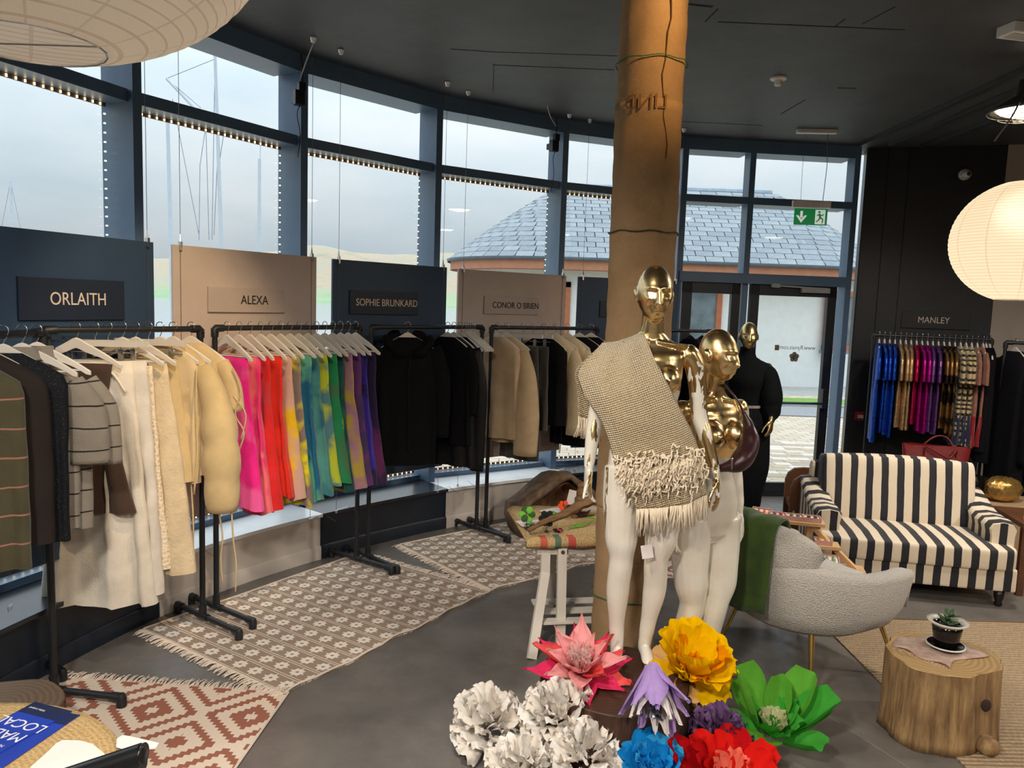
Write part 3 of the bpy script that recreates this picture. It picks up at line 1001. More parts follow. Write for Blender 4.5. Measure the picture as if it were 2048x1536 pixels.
def body_mesh(prof, nf=5, amp=.012, seed=0, N=44, rows=18, sq=.75, jag=0, puff=None, top_open=True):
    """hanging cloth as a flattened tube. prof: (z, centre, half width, half thickness)"""
    rnd = random.Random(seed)
    ph = [rnd.uniform(0, 6.28) for _ in range(4)]
    z0_, z1_ = prof[0][0], prof[-1][0]
    rings = []
    tab = [(-p[0],) + tuple(p[1:]) for p in prof]
    for i in range(rows + 1):
        t_ = i / rows
        z = mix(z0_, z1_, t_)
        uc, hw, th = lint(tab, -z)
        pf = 1.0
        if puff: pf = 1 + puff[1] * abs(sin(pi * (z - z0_) / puff[0]))
        ring = []
        for j in range(N):
            a_ = 2 * pi * j / N
            cu, su = cos(a_), sin(a_)
            u = uc + hw * math.copysign(abs(cu) ** sq, cu)
            fo = amp * sm(t_ * 1.6) * (sin(nf * cu * 2.2 + ph[0] + t_ * .8) + .6 * sin(nf * 1.7 * cu * 2.2 + ph[1] - t_))
            fo += amp * .35 * sin(z * 26 + cu * 3 + ph[2]) * .5
            w_ = th * pf * math.copysign(abs(su) ** .8, su) + fo
            ring.append(V((u + .3 * fo, w_, z + (jag * sin(cu * 4 + ph[3]) * t_ if jag else 0))))
        rings.append(ring)
    m = MB().loft(rings, caps=False)
    # close the top so that nothing looks hollow
    n0 = len(m.v) - len(rings) * N
    m.f.append(tuple(range(n0, n0 + N))[::-1]); m.m.append(0)
    return m
def sleeve_mesh(pts, rs, flat=.6, puff=None):
    p = catmull(pts, 6)
    rr = [lint([(i,) + (r,) for i, r in enumerate(rs)], k / 6)[0] for k in range(len(p))]
    if puff: rr = [r * (1 - puff + 2 * puff * abs(sin((k / (len(p) - 1)) ** 1.3 * pi * 4.0)) ** .6) for k, r in enumerate(rr)]
    return MB().tube(p, rr, 16, caps=True, flatx=flat)
GN = [0]
def garment(k, s_, swivel, kind, name, label, cat, mat, prof, sleeves=(), nf=5, amp=.012, jag=0, puff=None, hlabel=None, group=None, black=False, extra=None, tilt=0, hang=True):
    GN[0] += 1
    p = railpos(k, s_)
    if hang: hanger(k, s_, swivel, kind, hlabel or ('hanger holding the ' + label), black)
    o = body_mesh(prof, nf, amp, GN[0], jag=jag, puff=puff).build(name, mat, None, smooth=True)
    o.location = p + V((0, 0, .0))
    o.rotation_euler = (tilt, 0, yaw(k, swivel))
    tag(o, label, cat, group)
    for pts, rs, fl, pf in sleeves:
        sleeve_mesh(pts, rs, fl, pf).build('sleeve', mat, o, smooth=True)
    if extra: extra(o)
    return o
def shoulders(w, th, length, flare=1.0, neck=.07, top=-.075, drop=.10):
    return [(top, 0, neck, th * .7), (top - .018, 0, neck * 1.6, th * .9), (top - drop * .6, 0, w * .72, th), (top - drop, 0, w * .98, th * 1.05), (top - drop - .10, 0, w, th * 1.1), (top - length * .6, 0, mix(w, w * flare, .6), th * 1.15), (top - length, 0, w * flare, th * 1.2)]
def slv(w, r0, length, out=.06, r1=None, top=-.16, both=True, th=.5, puff=None):
    r1 = r1 or r0 * .8
    L = []
    for s_ in ((1, -1) if both else (1,)):
        L.append(([(s_ * (w - .05), 0, top), (s_ * (w + out * .5), 0, top - length * .3), (s_ * (w + out), 0, top - length * .65), (s_ * (w + out * 1.1), 0, top - length)], [r0 * .9, r0, mix(r0, r1, .5), r1], th, puff))
    return L

# ---- rail 0: dark knitwear (towards the camera on the left)
olive = cloth('olive_knit', srgb(74, 70, 48), stripes=('Z', .115, .06, srgb(160, 110, 96), .02), bump=.5)
brown = cloth('dark_brown_wool', srgb(40, 31, 27), sheen=0, bump=.4)
blackf = cloth('black_fleck_wool', srgb(18, 20, 26), sheen=0, dots=(120, .15, srgb(110, 100, 74)), bump=.5)
greyk = cloth('grey_stripe_knit', srgb(140, 131, 118), stripes=('Z', .098, .07, srgb(34, 31, 30), .03), bump=.5, bscale=160)
brown2 = cloth('chocolate_linen', srgb(66, 48, 38), bump=.3)
SW0 = 22
garment(0, .58, SW0, 'wood', 'knit_top', 'olive knitted top with thin pink stripes', 'top', olive, shoulders(.24, .045, .84, 1.05), nf=4)
garment(0, .70, SW0, 'wood', 'vest', 'dark brown woollen vest beside the olive top', 'vest', brown, shoulders(.235, .045, .78, 1.02), nf=4)
garment(0, .80, SW0, 'wood', 'vest', 'black flecked woollen vest with scooped armholes', 'vest', blackf, shoulders(.24, .05, .80, 1.0), nf=4)
garment(0, .89, SW0, 'wood', 'sweater', 'grey short-sleeved sweater with dark stripes and high neck, in front', 'sweater', greyk, [(-.055, 0, .06, .05), (-.12, 0, .075, .05)] + shoulders(.215, .045, .72, .95, top=-.13)[2:], slv(.215, .085, .34, .03, .085, top=-.22, both=True), nf=3)
garment(0, .965, SW0, 'wood', 'sweater', 'second grey striped sweater, hanging next to the rail post', 'sweater', greyk, [(-.055, 0, .06, .045), (-.12, 0, .075, .045)] + shoulders(.22, .04, .74, .95, top=-.13)[2:], slv(.22, .08, .36, .03, .08, top=-.22), nf=3)
# ---- rail 1: chocolate, white and cream pieces
linen = cloth('white_linen', srgb(222, 212, 196), bump=.35)
linen2 = cloth('white_cotton_sheer', srgb(214, 206, 194), bump=.3)
t = NT('crochet_cream')
v = t.coord()
vo = t.n('TexVoronoi', Scale=55); t.l(v, vo.inputs['Vector'])
t.base(t.ramp(vo.outputs['Distance'], [(.15, srgb(206, 186, 156)), (.45, srgb(226, 210, 184))]))
t.b.inputs['Roughness'].default_value = .9
t.bump(vo.outputs['Distance'], .9, .006)
crochet = t.m
cream_q = cloth('cream_ripple_cotton', srgb(216, 196, 162), bump=.9, bscale=70, stretch=(1, 1, 2))
cream_w = cloth('cream_wool', srgb(208, 182, 134), bump=.3, bscale=200)
def skirtp(w0, w1, L, th=.035, top=-.15):
    return [(top, 0, w0, th * .6), (top - .05, 0, w0 * 1.02, th * .8), (top - L * .5, 0, mix(w0, w1, .5), th), (top - L, 0, w1, th * 1.3)]
SW1 = 40
def cords(pts_list, m, r=.0035, name='drawstring'):
    def f(o):
        for pts in pts_list: MB().tube(catmull(pts, 5), r, 6).build(name, m, o, smooth=True)
    return f
garment(1, .18, SW1, 'wood', 'shift_dress', 'chocolate brown linen top with strap shoulders and flared hem', 'top', brown2,
        [(-.16, .0, .165, .012), (-.30, .0, .15, .02), (-.42, .0, .15, .025), (-.62, .02, .18, .03), (-.90, .04, .225, .04)], nf=3,
        extra=cords([[(.02, .03, -.88), (.03, .03, -1.02), (.05, .035, -1.13), (.11, .04, -1.22), (.12, .04, -1.33)], [(.05, .03, -.88), (.07, .03, -.96), (.075, .03, -1.03)]], brown2))
garment(1, .29, SW1 - 2, 'clip', 'trousers', 'wide white linen trousers with ribbon waist on clip hanger', 'trousers', linen, skirtp(.18, .29, 1.24, .055), nf=4, amp=.028,
        extra=cords([[(.03, -.05, -.16), (.05, -.06, -.3), (.04, -.062, -.48), (.05, -.07, -.6)], [(.05, -.05, -.16), (.12, -.06, -.22), (.17, -.06, -.3)]], linen, .007, 'ribbon'))
garment(1, .37, SW1 - 4, 'clip', 'trousers', 'second pair of white trousers, sheerer and just behind', 'trousers', linen2, skirtp(.19, .27, 1.20, .05), nf=4, amp=.026)
def straps(m, w=.07, top=-.16, z=-.32):
    return cords([[(w, -.02, top), (w * 1.15, -.025, mix(top, z, .5)), (w * 1.1, -.03, z)], [(-w, -.02, top), (-w * 1.1, -.02, z)]], m, .005, 'strap')
garment(1, .46, SW1 - 4, 'wood', 'crochet_dress', 'long cream crochet dress with thin shoulder straps', 'dress', crochet, [(-.18, .02, .13, .02), (-.40, .02, .14, .03), (-.44, .02, .15, .03), (-.8, .03, .165, .04), (-1.24, .04, .20, .05)], nf=4, extra=straps(crochet))
garment(1, .545, SW1 - 6, 'wood', 'lace_dress', 'long cream dress with lace bodice and crinkled skirt', 'dress', cream_q, [(-.17, .02, .14, .02), (-.40, .02, .17, .035), (-.45, .02, .18, .04), (-.9, .05, .20, .045), (-1.28, .06, .235, .06)], nf=5, extra=straps(cream_q))
garment(1, .63, SW1 - 8, 'clip', 'blouse', 'cream gathered blouse on clip hanger', 'blouse', cream_w, [(-.15, .0, .15, .02), (-.45, .0, .18, .04), (-.8, .02, .21, .05)], nf=5)
garment(1, .71, SW1 - 8, 'wood', 'blouse', 'cream linen smock between the blouse and the puffer jacket', 'blouse', cloth('cream_linen', srgb(214, 190, 148), bump=.3), shoulders(.21, .04, .74, 1.05), nf=4)
pj = shoulders(.20, .075, .70, 1.12)
garment(1, .80, SW1 - 8, 'wood', 'puffer_jacket', 'cream quilted jacket with puffed sleeves and long drawstrings', 'jacket', cream_w, pj,
        [([(.17, -.02, -.20), (.24, -.05, -.34), (.285, -.07, -.52), (.30, -.08, -.74), (.30, -.08, -.96)], [.058, .07, .092, .098, .084], .9, .07), ([(-.16, 0, -.20), (-.26, 0, -.5), (-.27, 0, -.9)], [.07, .09, .08], .8, .1)], nf=2, amp=.02, puff=(.17, .30),
        extra=cords([[(.17, -.09, -.2), (.19, -.14, -.4), (.2, -.15, -.62), (.18, -.15, -.86)], [(.30, -.12, -.95), (.31, -.1, -1.1), (.30, -.1, -1.22), (.31, -.1, -1.36)], [(.36, -.1, -.95), (.37, -.1, -1.12), (.385, -.1, -1.25), (.38, -.1, -1.40)], [(.1, -.08, -.8), (.11, -.1, -1.0), (.09, -.1, -1.16)], [(.13, -.08, -.8), (.15, -.1, -1.05), (.14, -.1, -1.3)]], cream_w, .0045))
garment(1, .93, SW1 - 12, 'wood', 'wool_jacket', 'cream wool jacket with laced side seam', 'jacket', cloth('cream_wool_plain', srgb(212, 186, 140), bump=.3), shoulders(.215, .045, .6, 1.0),
        [([(.17, 0, -.18), (.235, -.01, -.3), (.255, -.01, -.44)], [.05, .06, .06], .7, None)], nf=3,
        extra=cords([[(.26, -.04, -.2), (.31, -.05, -.32), (.28, -.05, -.45), (.33, -.05, -.55), (.29, -.05, -.68)], [(.27, -.05, -.35), (.34, -.05, -.45), (.31, -.05, -.6)]], cream_w, .004))
# ---- rail 2: fifteen silk-wool scarves, folded over hangers
sc = [('fuchsia pink', srgb(236, 30, 140), srgb(238, 90, 160), None), ('hot pink and coral', srgb(238, 40, 120), srgb(240, 110, 120), None), ('scarlet', srgb(214, 32, 34), srgb(190, 60, 70), None), ('bright red', srgb(226, 40, 20), srgb(206, 28, 24), None),
      ('amber yellow and pink', srgb(228, 186, 20), srgb(206, 164, 150), srgb(236, 200, 0)), ('lemon and taupe', srgb(226, 212, 0), srgb(134, 116, 112), None), ('sea green and blue', srgb(92, 168, 146), srgb(20, 100, 140), None), ('teal', srgb(82, 150, 142), srgb(44, 110, 130), None),
      ('slate blue and lime', srgb(84, 132, 142), srgb(190, 200, 50), None), ('emerald', srgb(30, 140, 84), srgb(70, 120, 80), srgb(200, 200, 60)), ('dark petrol', srgb(22, 74, 72), srgb(30, 100, 80), None), ('dusty pink and mustard', srgb(176, 126, 146), srgb(190, 160, 70), None),
      ('plum', srgb(104, 54, 110), srgb(70, 50, 90), srgb(150, 110, 60)), ('violet blue', srgb(66, 46, 168), srgb(34, 26, 60), None), ('midnight purple', srgb(44, 26, 66), srgb(104, 36, 92), None)]
for i, (nm, c1, c2, c3) in enumerate(sc):
    L = .86 + .05 * sin(i * 1.3) + (.06 if i in (4, 5, 13, 14) else 0)
    m = cloth('scarf_%d' % i, c1, c2, 4.2, .52, .05, c3, rough=.75, bump=.4, bscale=90)
    garment(2, .07 + .90 * (i / 14) ** .95, 4 + 3 * sin(i * 2.3), 'wood', 'scarf', nm + ' hand-dyed silk scarf folded over a hanger', 'scarf', m,
            [(-.165, .0, .172, .006), (-.20, .0, .176, .016), (-.45, .005, .18, .024), (-.75, .03, .20, .034), (-.165 - L, .06, .225, .05)], nf=4, amp=.014, jag=.02, group='hand-dyed scarves on one rail', hlabel='white wooden hanger under the ' + nm + ' scarf')
# ---- rail 3: black hoodie and a bunch of black pieces
bk = cloth('black_fleece', srgb(13, 14, 17), bump=.5, sheen=0, spec=.15)
bk2 = cloth('black_cotton', srgb(15, 15, 18), bump=.3, sheen=0, spec=.15)
bk3 = cloth('black_nylon', srgb(17, 16, 18), rough=.5, sheen=0, bump=.3)
def hood(o):
    for s_ in (-1, 1):
        MB().tube(catmull([(s_ * .03, -.07, -.20), (s_ * .10, -.07, -.17), (s_ * .15, -.03, -.11), (s_ * .10, .04, -.08), (0, .07, -.09)], 5), [.03, .04, .05, .055, .055, .055] * 4 + [.05], 12, flat=.7).build('hood', bk, o, smooth=True)
    MB().tube([(0, -.085, -.22), (.005, -.09, -.9)], .004, 5).build('zip', bk3, o)
garment(3, .30, 62, 'wood', 'hoodie', 'black hooded jacket facing the room under SOPHIE BRUNKARD', 'jacket', bk, shoulders(.23, .07, .94, 1.0), slv(.23, .085, .66, .03, .065, th=.8), nf=3, extra=hood)
garment(3, .66, 16, 'wood', 'blouse', 'black sleeveless top next to the hooded jacket', 'top', bk2, shoulders(.22, .05, .82, 1.1), slv(.20, .07, .5, .02, .05), nf=5)
garment(3, .72, 14, 'wood', 'black_coat', 'long black nylon coat with gathered hem', 'coat', bk3, shoulders(.22, .06, 1.0, 1.25), slv(.22, .08, .94, .02, .06), nf=6, amp=.02)
garment(3, .78, 12, 'wood', 'black_dress', 'black cotton dress with open armhole', 'dress', bk2, shoulders(.20, .045, .88, 1.2), nf=5)
for i in range(5):
    hanger(3, .82 + i * .022, 10 - i, 'wood', 'empty white wooden hanger %s in the bunch at the rail end' % ('first', 'second', 'third', 'fourth', 'fifth')[i])
# ---- rail 4
beige = cloth('beige_cotton', srgb(196, 168, 130), bump=.25)
ecru = cloth('ecru_cotton', srgb(214, 196, 160), bump=.25)
grey_t = cloth('charcoal_wool', srgb(72, 68, 62), bump=.35)
white_sh = cloth('sheer_white', srgb(196, 190, 182), bump=.2)
SW4 = 18
garment(4, .05, SW4 + 8, 'wood', 'shirt', 'beige and grey panelled shirt at the rail post', 'shirt', cloth('beige_grey', srgb(196, 168, 134), bump=.3), shoulders(.22, .05, .82, 1.1), nf=4)
garment(4, .13, SW4 + 14, 'wood', 'jacket', 'beige cotton jacket with white paper tag', 'jacket', beige, shoulders(.20, .06, .86, 1.05), [([(.15, -.02, -.19), (.21, -.06, -.4), (.235, -.08, -.7), (.235, -.08, -1.02)], [.06, .09, .11, .10], .7, None)], nf=4, amp=.02,
        extra=lambda o: MB().box((-.05, -.10, -.47), (.07, .004, .10)).build('tag', white_plastic, o))
garment(4, .28, SW4, 'clip', 'trousers', 'charcoal gathered wool trousers on clip hanger', 'trousers', grey_t, skirtp(.16, .19, .95, .04), nf=6)
garment(4, .37, SW4, 'clip', 'trousers', 'charcoal gathered trousers, second pair', 'trousers', grey_t, skirtp(.165, .19, .70, .04), nf=6)
garment(4, .47, SW4 + 10, 'wood', 'blouse', 'black top with sheer hem and long ties', 'top', bk2, shoulders(.225, .05, .74, 1.05), nf=4, extra=cords([[(.2, -.02, -.7), (.21, -.02, -.9), (.2, -.02, -1.05)]], bk2))
garment(4, .58, SW4 + 14, 'wood', 'shirt', 'ecru cotton shirt with long sleeve', 'shirt', ecru, shoulders(.20, .05, .74, 1.0), [([(.16, 0, -.19), (.215, -.02, -.4), (.23, -.02, -.9)], [.055, .08, .09], .6, None)], nf=4)
garment(4, .70, SW4 + 14, 'wood', 'shirt', 'second ecru shirt, with sheer white hem', 'shirt', ecru, shoulders(.20, .05, .72, 1.0), [([(.16, 0, -.19), (.215, -.02, -.4), (.225, -.02, -.88)], [.055, .08, .09], .6, None)], nf=4)
garment(4, .82, SW4 + 20, 'wood', 'blouse', 'black round-neck top beside the ecru shirts', 'top', bk2, shoulders(.23, .05, .95, 1.0), nf=4)
garment(4, .94, SW4 + 20, 'wood', 'blouse', 'black jacket at the far end under CONOR O BRIEN', 'jacket', bk, shoulders(.23, .05, .98, 1.0), slv(.22, .07, .6, .02), nf=4)
# ---- rail 5: three pieces behind the column
for i, (s5, c_) in enumerate(((.45, bk2), (.78, bk), (.90, bk3))):
    garment(5, s5, 20, 'slim', 'black_dress', ('black dress hidden behind the column', 'black dress seen past the gold shoulder', 'last black dress by the door')[i], 'dress', c_, shoulders(.2, .045, 1.0, 1.1), black=True, nf=4)
# ---- rail 6: metallic shirts
def foil(name, c, c2=None, rough=.28):
    t = NT(name)
    v = t.coord()
    f = t.noise(v, 26, 4, .6)
    col = t.ramp(f, [(.3, tuple(x * .7 for x in c)), (.7, c)])
    if c2: col = t.mixc(t.ramp(t.noise(v, 5, 3), [(.48, (0, 0, 0)), (.55, (1, 1, 1))]), col, c2)
    t.base(col)
    t.b.inputs['Metallic'].default_value = .75; t.b.inputs['Roughness'].default_value = rough
    t.bump(t.math('ADD', f, t.noise(v, 7, 3)), .6, .012)
    return t.m
zeb = cloth('zebra', srgb(196, 172, 124), stripes=('Z', .05, .42, srgb(24, 22, 22), .12), rough=.6)
zebn = [(-1.0, 0, 0, 0)]
dotm = cloth('rust_dot', srgb(150, 96, 74), dots=(110, .2, srgb(226, 190, 150)))
fb, fg, fm, fp, fz = foil('foil_blue', srgb(30, 84, 196)), foil('foil_gold', srgb(214, 176, 130)), foil('foil_magenta', srgb(196, 16, 150)), foil('foil_lilac', srgb(132, 84, 156)), foil('foil_bronze', srgb(150, 112, 66), srgb(40, 30, 26))
fr_ = foil('foil_raspberry', srgb(206, 24, 96))
man = [('electric blue', fb, .94), ('electric blue', fb, .84), ('electric blue', fb, .86), ('electric blue', fb, .88), ('champagne gold', fg, .78), ('champagne gold', fg, .80), ('champagne gold', fg, .8), ('raspberry pink', fr_, .74), ('magenta', fm, .8), ('magenta', fm, .82), ('purple lilac', fp, .8), ('purple lilac', fp, .82), ('bronze', fz, .76), ('bronze', fz, .8), ('bronze', fz, .84), ('zebra striped', zeb, .92), ('zebra striped', zeb, .9), ('zebra striped', zeb, .92), ('rust spotted', dotm, .92), ('rust spotted', dotm, .9)]
ordn = ('first', 'second', 'third', 'fourth')
cnt = {}
tail_n, tail_r = cloth('navy_panel', srgb(34, 40, 72)), cloth('red_panel', srgb(150, 24, 36))
for i, (nm, m, L) in enumerate(man):
    cnt[nm] = cnt.get(nm, 0) + 1
    lab = '%s shirt, %s of its colour from the door end under MANLEY' % (nm if nm[0] in 'zr' and 'rasp' not in nm else nm + ' metallic', ordn[cnt[nm] - 1])
    sl = slv(.20, .075, .25, .035, .08, th=.30)
    def ex(o, i=i):
        if i >= 15:
            body_mesh([(-.70, 0, .207, .030), (-.98, 0, .212, .034)], 4, .012, 40 + i).build('hem_panel', tail_n if i < 18 else tail_r, o, smooth=True)
    garment(6, .05 + .88 * i / 19.0, -4 + 2 * sin(i * 1.7), 'slim', 'shirt', lab, 'shirt', m, shoulders(.20, .022, L, 1.05), sl, nf=3, amp=.007, extra=ex, hlabel='white hanger under the ' + lab.split(' from')[0], group='shirts under the MANLEY sign')
for i, s6 in enumerate((.955, .985)):
    garment(6, s6, -4, 'slim', 'black_dress', ('black top with silver pocket at the rail end', 'plain black top touching the rail post')[i], 'top', bk2, shoulders(.21, .05, .95 + .1 * i, 1.0), nf=3)
# ---- rail 7
garment(7, .10, 30, 'wood', 'jumpsuit', 'long black wide-legged jumpsuit at the pale wall', 'jumpsuit', bk2, shoulders(.23, .07, 1.45, .9), slv(.22, .08, .9, .02), nf=4)
garment(7, .30, 26, 'clip', 'trousers', 'black trousers on clip hanger past the jumpsuit', 'trousers', bk2, skirtp(.2, .25, 1.2, .06), nf=4)
# ================================================================ lamps and fittings
def light(name, kind, loc, energy, col, parent=None, **kw):
    d = bpy.data.lights.new(name, kind)
    d.energy = energy
    d.color = col
    for k, v_ in kw.items(): setattr(d, k, v_)
    o = bpy.data.objects.new(name, d)
    COL.objects.link(o)
    o.location = loc
    if parent: o.parent = parent
    return o
WARM = (1.0, .92, .82)
# paper lanterns
t = NT('lantern_paper')
t.t.nodes.remove(t.b)
v = t.coord()
s3 = t.sep(v)
rib = t.math('FRACT', t.math('MULTIPLY', s3['Z'], 62.0))
ribm = t.math('LESS_THAN', rib, .16)
ang = t.math('ARCTAN2', s3['Y'], s3['X'])
seam = t.math('LESS_THAN', t.math('FRACT', t.math('MULTIPLY', ang, 1.9099)), .05)
k_ = t.math('MAXIMUM', t.math('MULTIPLY', ribm, .5), t.math('MULTIPLY', seam, .35))
colp = t.mixc(k_, srgb(250, 244, 236), srgb(190, 172, 156))
df = t.n('BsdfDiffuse'); tl_ = t.n('BsdfTranslucent')
t.l(colp, df.inputs[0]); t.l(colp, tl_.inputs[0])
mx = t.n('MixShader'); mx.inputs[0].default_value = .5
t.l(df.outputs[0], mx.inputs[1]); t.l(tl_.outputs[0], mx.inputs[2])
t.l(mx.outputs[0], t.t.nodes['Material Output'].inputs[0])
paper_m = t.m
bulb_m = plain('warm_bulb', (1, .8, .5), .4, emit=30, vary=0)
def lantern(label, c_, rx, rz_, lit):
    o = thing('paper_lantern', label, 'lantern', c_, 0, 'round paper lanterns')
    prof = []
    n = 62
    for i in range(n + 1):
        a_ = mix(-pi / 2 + .30, pi / 2 - .30, i / n)
        prof.append((rx * cos(a_) * (1 + .004 * cos(i * pi)), rz_ * sin(a_)))
    MB().lathe(prof, 48, caps=False).build('paper_shade', paper_m, o, smooth=True)
    rr = prof[0][0]
    for z in (prof[0][1], prof[-1][1]):
        MB().tube([V((rr * cos(2 * pi * j / 24), rr * sin(2 * pi * j / 24), z)) for j in range(25)], .0025, 5, caps=False).tube([(-rr, 0, z), (rr, 0, z)], .002, 5).build('wire_ring', chrome, o)
    MB().tube([(0, 0, prof[-1][1] - .1), (0, 0, CEIL - c_[2])], .003, 6).build('cable', white_plastic, o)
    MB().lathe([(.05, -.03), (.05, 0)], 16, (0, 0, CEIL - c_[2])).build('ceiling_rose', white_plastic, o)
    b = MB().ell((0, 0, 0), (.045, .045, .055)).build('bulb', bulb_m if lit else white_plastic, o, smooth=True)
    if lit: light('lantern_light', 'POINT', (0, 0, -.02), lit, WARM, o, shadow_soft_size=.06)
    return o
cl = PY(2043, 484, 4.2)
lantern('lit round paper lantern hanging before the MANLEY wall', cl, .345, .325, 1.7)
LL = PY(45, -272, 1.62)
lantern('large grey-white paper lantern at the upper window corner', LL, .485, .36, 0)
# industrial pendants (one at the edge of the picture, the others added out of view as fill)
shade_m = plain('aged_grey_metal', srgb(88, 84, 78), .4, .6)
glow_m = plain('lamp_glow', (1, .86, .62), .4, emit=14, vary=0)
def pendant(label, c_, e, cone=170):
    o = thing('pendant_lamp', label, 'lamp', c_, 0, 'industrial pendant lamps')
    MB().lathe([(.03, .20), (.05, .19), (.06, .10), (.19, .02), (.20, 0), (.19, .004), (.055, .09), (.045, .18)], 28, caps=False).build('shade', shade_m, o, smooth=True)
    MB().lathe([(.0, -.022), (.10, -.018), (.155, .004), (.16, .02)], 24, caps=False).build('lamp_glass', glow_m, o, smooth=True)
    m = MB()
    for j in range(24):
        pass
    for rr, zz in ((.21, -.004), (.15, -.035), (.07, -.045)):
        m.tube([V((rr * cos(2 * pi * j / 24), rr * sin(2 * pi * j / 24), zz)) for j in range(25)], .003, 5, caps=False)
    for k in range(4):
        a_ = pi / 2 * k
        m.tube([(.21 * cos(a_), .21 * sin(a_), -.004), (.15 * cos(a_), .15 * sin(a_), -.035), (.07 * cos(a_), .07 * sin(a_), -.045), (0, 0, -.047)], .003, 5)
    m.build('wire_guard', shade_m, o)
    MB().tube([(0, 0, .2), (0, 0, CEIL - c_[2])], .006, 8).build('cable', black_metal, o)
    l = light('lamp_light', 'SPOT', (0, 0, -.06), e, WARM, o, spot_size=RAD(cone), spot_blend=.6, shadow_soft_size=.14)
    return o
pc = PY(2052, 224, 4.9)
pendant('lit industrial pendant lamp glowing under the dark ceiling', pc, 150)
for (x, y, e, lb) in ((-.6, 1.9, 150, 'nearest the round jute table'), (2.9, 1.2, 80, 'over the free end of the jute rug'), (-.9, .0, 380, 'above the handrail end'), (1.0, -.8, 190, 'over the near shop floor'), (5.0, 3.6, 190, 'past the sofa side table'), (4.6, .2, 150, 'over the far side of the shop')):  # unseen lamps, added only to brighten the room
    pendant('industrial pendant lamp ' + lb, (x, y, 3.1), e)
# warm spotlight aimed at the column, on a ceiling stem
def spot(label, loc, aim, e, cone, col=(1, .62, .26)):
    loc, aim = V(loc), V(aim)
    o = thing('spotlight', label, 'spotlight', loc)
    d = (aim - loc).normalized()
    MB().tube([-d * .10, -d * .02, d * .05], [.03, .045, .05], 16).build('can', black_metal, o, smooth=True)
    MB().tube([V((0, 0, 0)), V((0, 0, CEIL - loc.z))], .008, 8).build('stem', black_metal, o)
    l = light('spot_light', 'SPOT', d * .07, e, col, o, spot_size=RAD(cone), spot_blend=.7, shadow_soft_size=.02)
    l.rotation_euler = d.to_track_quat('-Z', 'Y').to_euler()
    return o
spot('black spotlight grazing the top of the sacking column', (1.0, 3.2, 3.50), (COLX + .06, COLY - .1, 3.15), 26, 60)
spot('black spotlight aimed at the cream clothes', (-.6, 3.0, 3.45), (-1.85, 4.2, 1.5), 120, 46, (1, .74, .44))
# ================================================================ rugs
def fringe(o, p0, p1, out, n, m, L=.07):
    mb = MB()
    rnd = random.Random(n)
    for i in range(n):
        p = V(p0).lerp(V(p1), (i + .5) / n)
        l_ = L * rnd.uniform(.7, 1.15)
        side = (V(p1) - V(p0)).normalized() * rnd.uniform(-.02, .02)
        mb.tube([p + V((0, 0, .006)), p + V(out) * l_ * .5 + side * .5 + V((0, 0, .010)), p + V(out) * l_ + side + V((0, 0, .004))], [.0035, .003, .002], 4)
    return tag(mb.build('fringe', m, o), kind='stuff')
def rug(label, c0, ux, L, Wd, m, edge_m, wave=.004, fr=True, uy=None, name='rug', cut=None):
    """c0 corner, ux unit direction of the length, width to its left"""
    a_ = atan2(ux[1], ux[0])
    o = thing(name, label, 'rug', (c0[0], c0[1], 0), a_)
    nx, ny = int(L / .05), int(Wd / .05)
    top = []
    for i in range(nx + 1):
        x = L * i / nx
        row = []
        for j in range(ny + 1):
            y = Wd * j / ny
            e = 0
            if j == 0: y += wave * 2.5 * sin(i * .55) + wave * 1.5 * sin(i * 1.3)
            row.append(V((x, y, .007 + wave * .4 * (1 + sin(x * 9 + y * 4)) * .5 + (wave * (1 + sin(i * .9)) * .8 if j == 0 else 0))))
        top.append(row)
    mb = MB().grid(top)
    per = [r[0] for r in top] + top[-1][1:] + [r[-1] for r in top[::-1]][1:] + top[0][::-1][1:-1]
    k = len(mb.v)
    n = len(per)
    mb.add(per + [V((p.x, p.y, 0)) for p in per], [(i, (i + 1) % n, n + (i + 1) % n, n + i) for i in range(n)])
    mb.build('weave', m, o, smooth=True, auto=50)
    MB().tube([p + V((0, 0, .001)) for p in [r[0] for r in top]], .006, 6).build('binding', edge_m, o)
    MB().tube([p + V((0, 0, .001)) for p in [r[-1] for r in top]], .006, 6).build('binding', edge_m, o)
    if fr:
        fringe(o, (0, 0, 0), (0, Wd, 0), (-1, 0, 0), int(Wd * 130), edge_m)
        fringe(o, (L, 0, 0), (L, Wd, 0), (1, 0, 0), int(Wd * 130), edge_m)
    return o
cotton = plain('cream_cotton', srgb(216, 200, 184), .95, vary=.06, scale=20)
def frac_c(t, x, per, off=0.0):
    return t.math('SUBTRACT', t.math('FRACT', t.math('ADD', t.math('MULTIPLY', x, 1 / per), 100.0 + off)), .5)
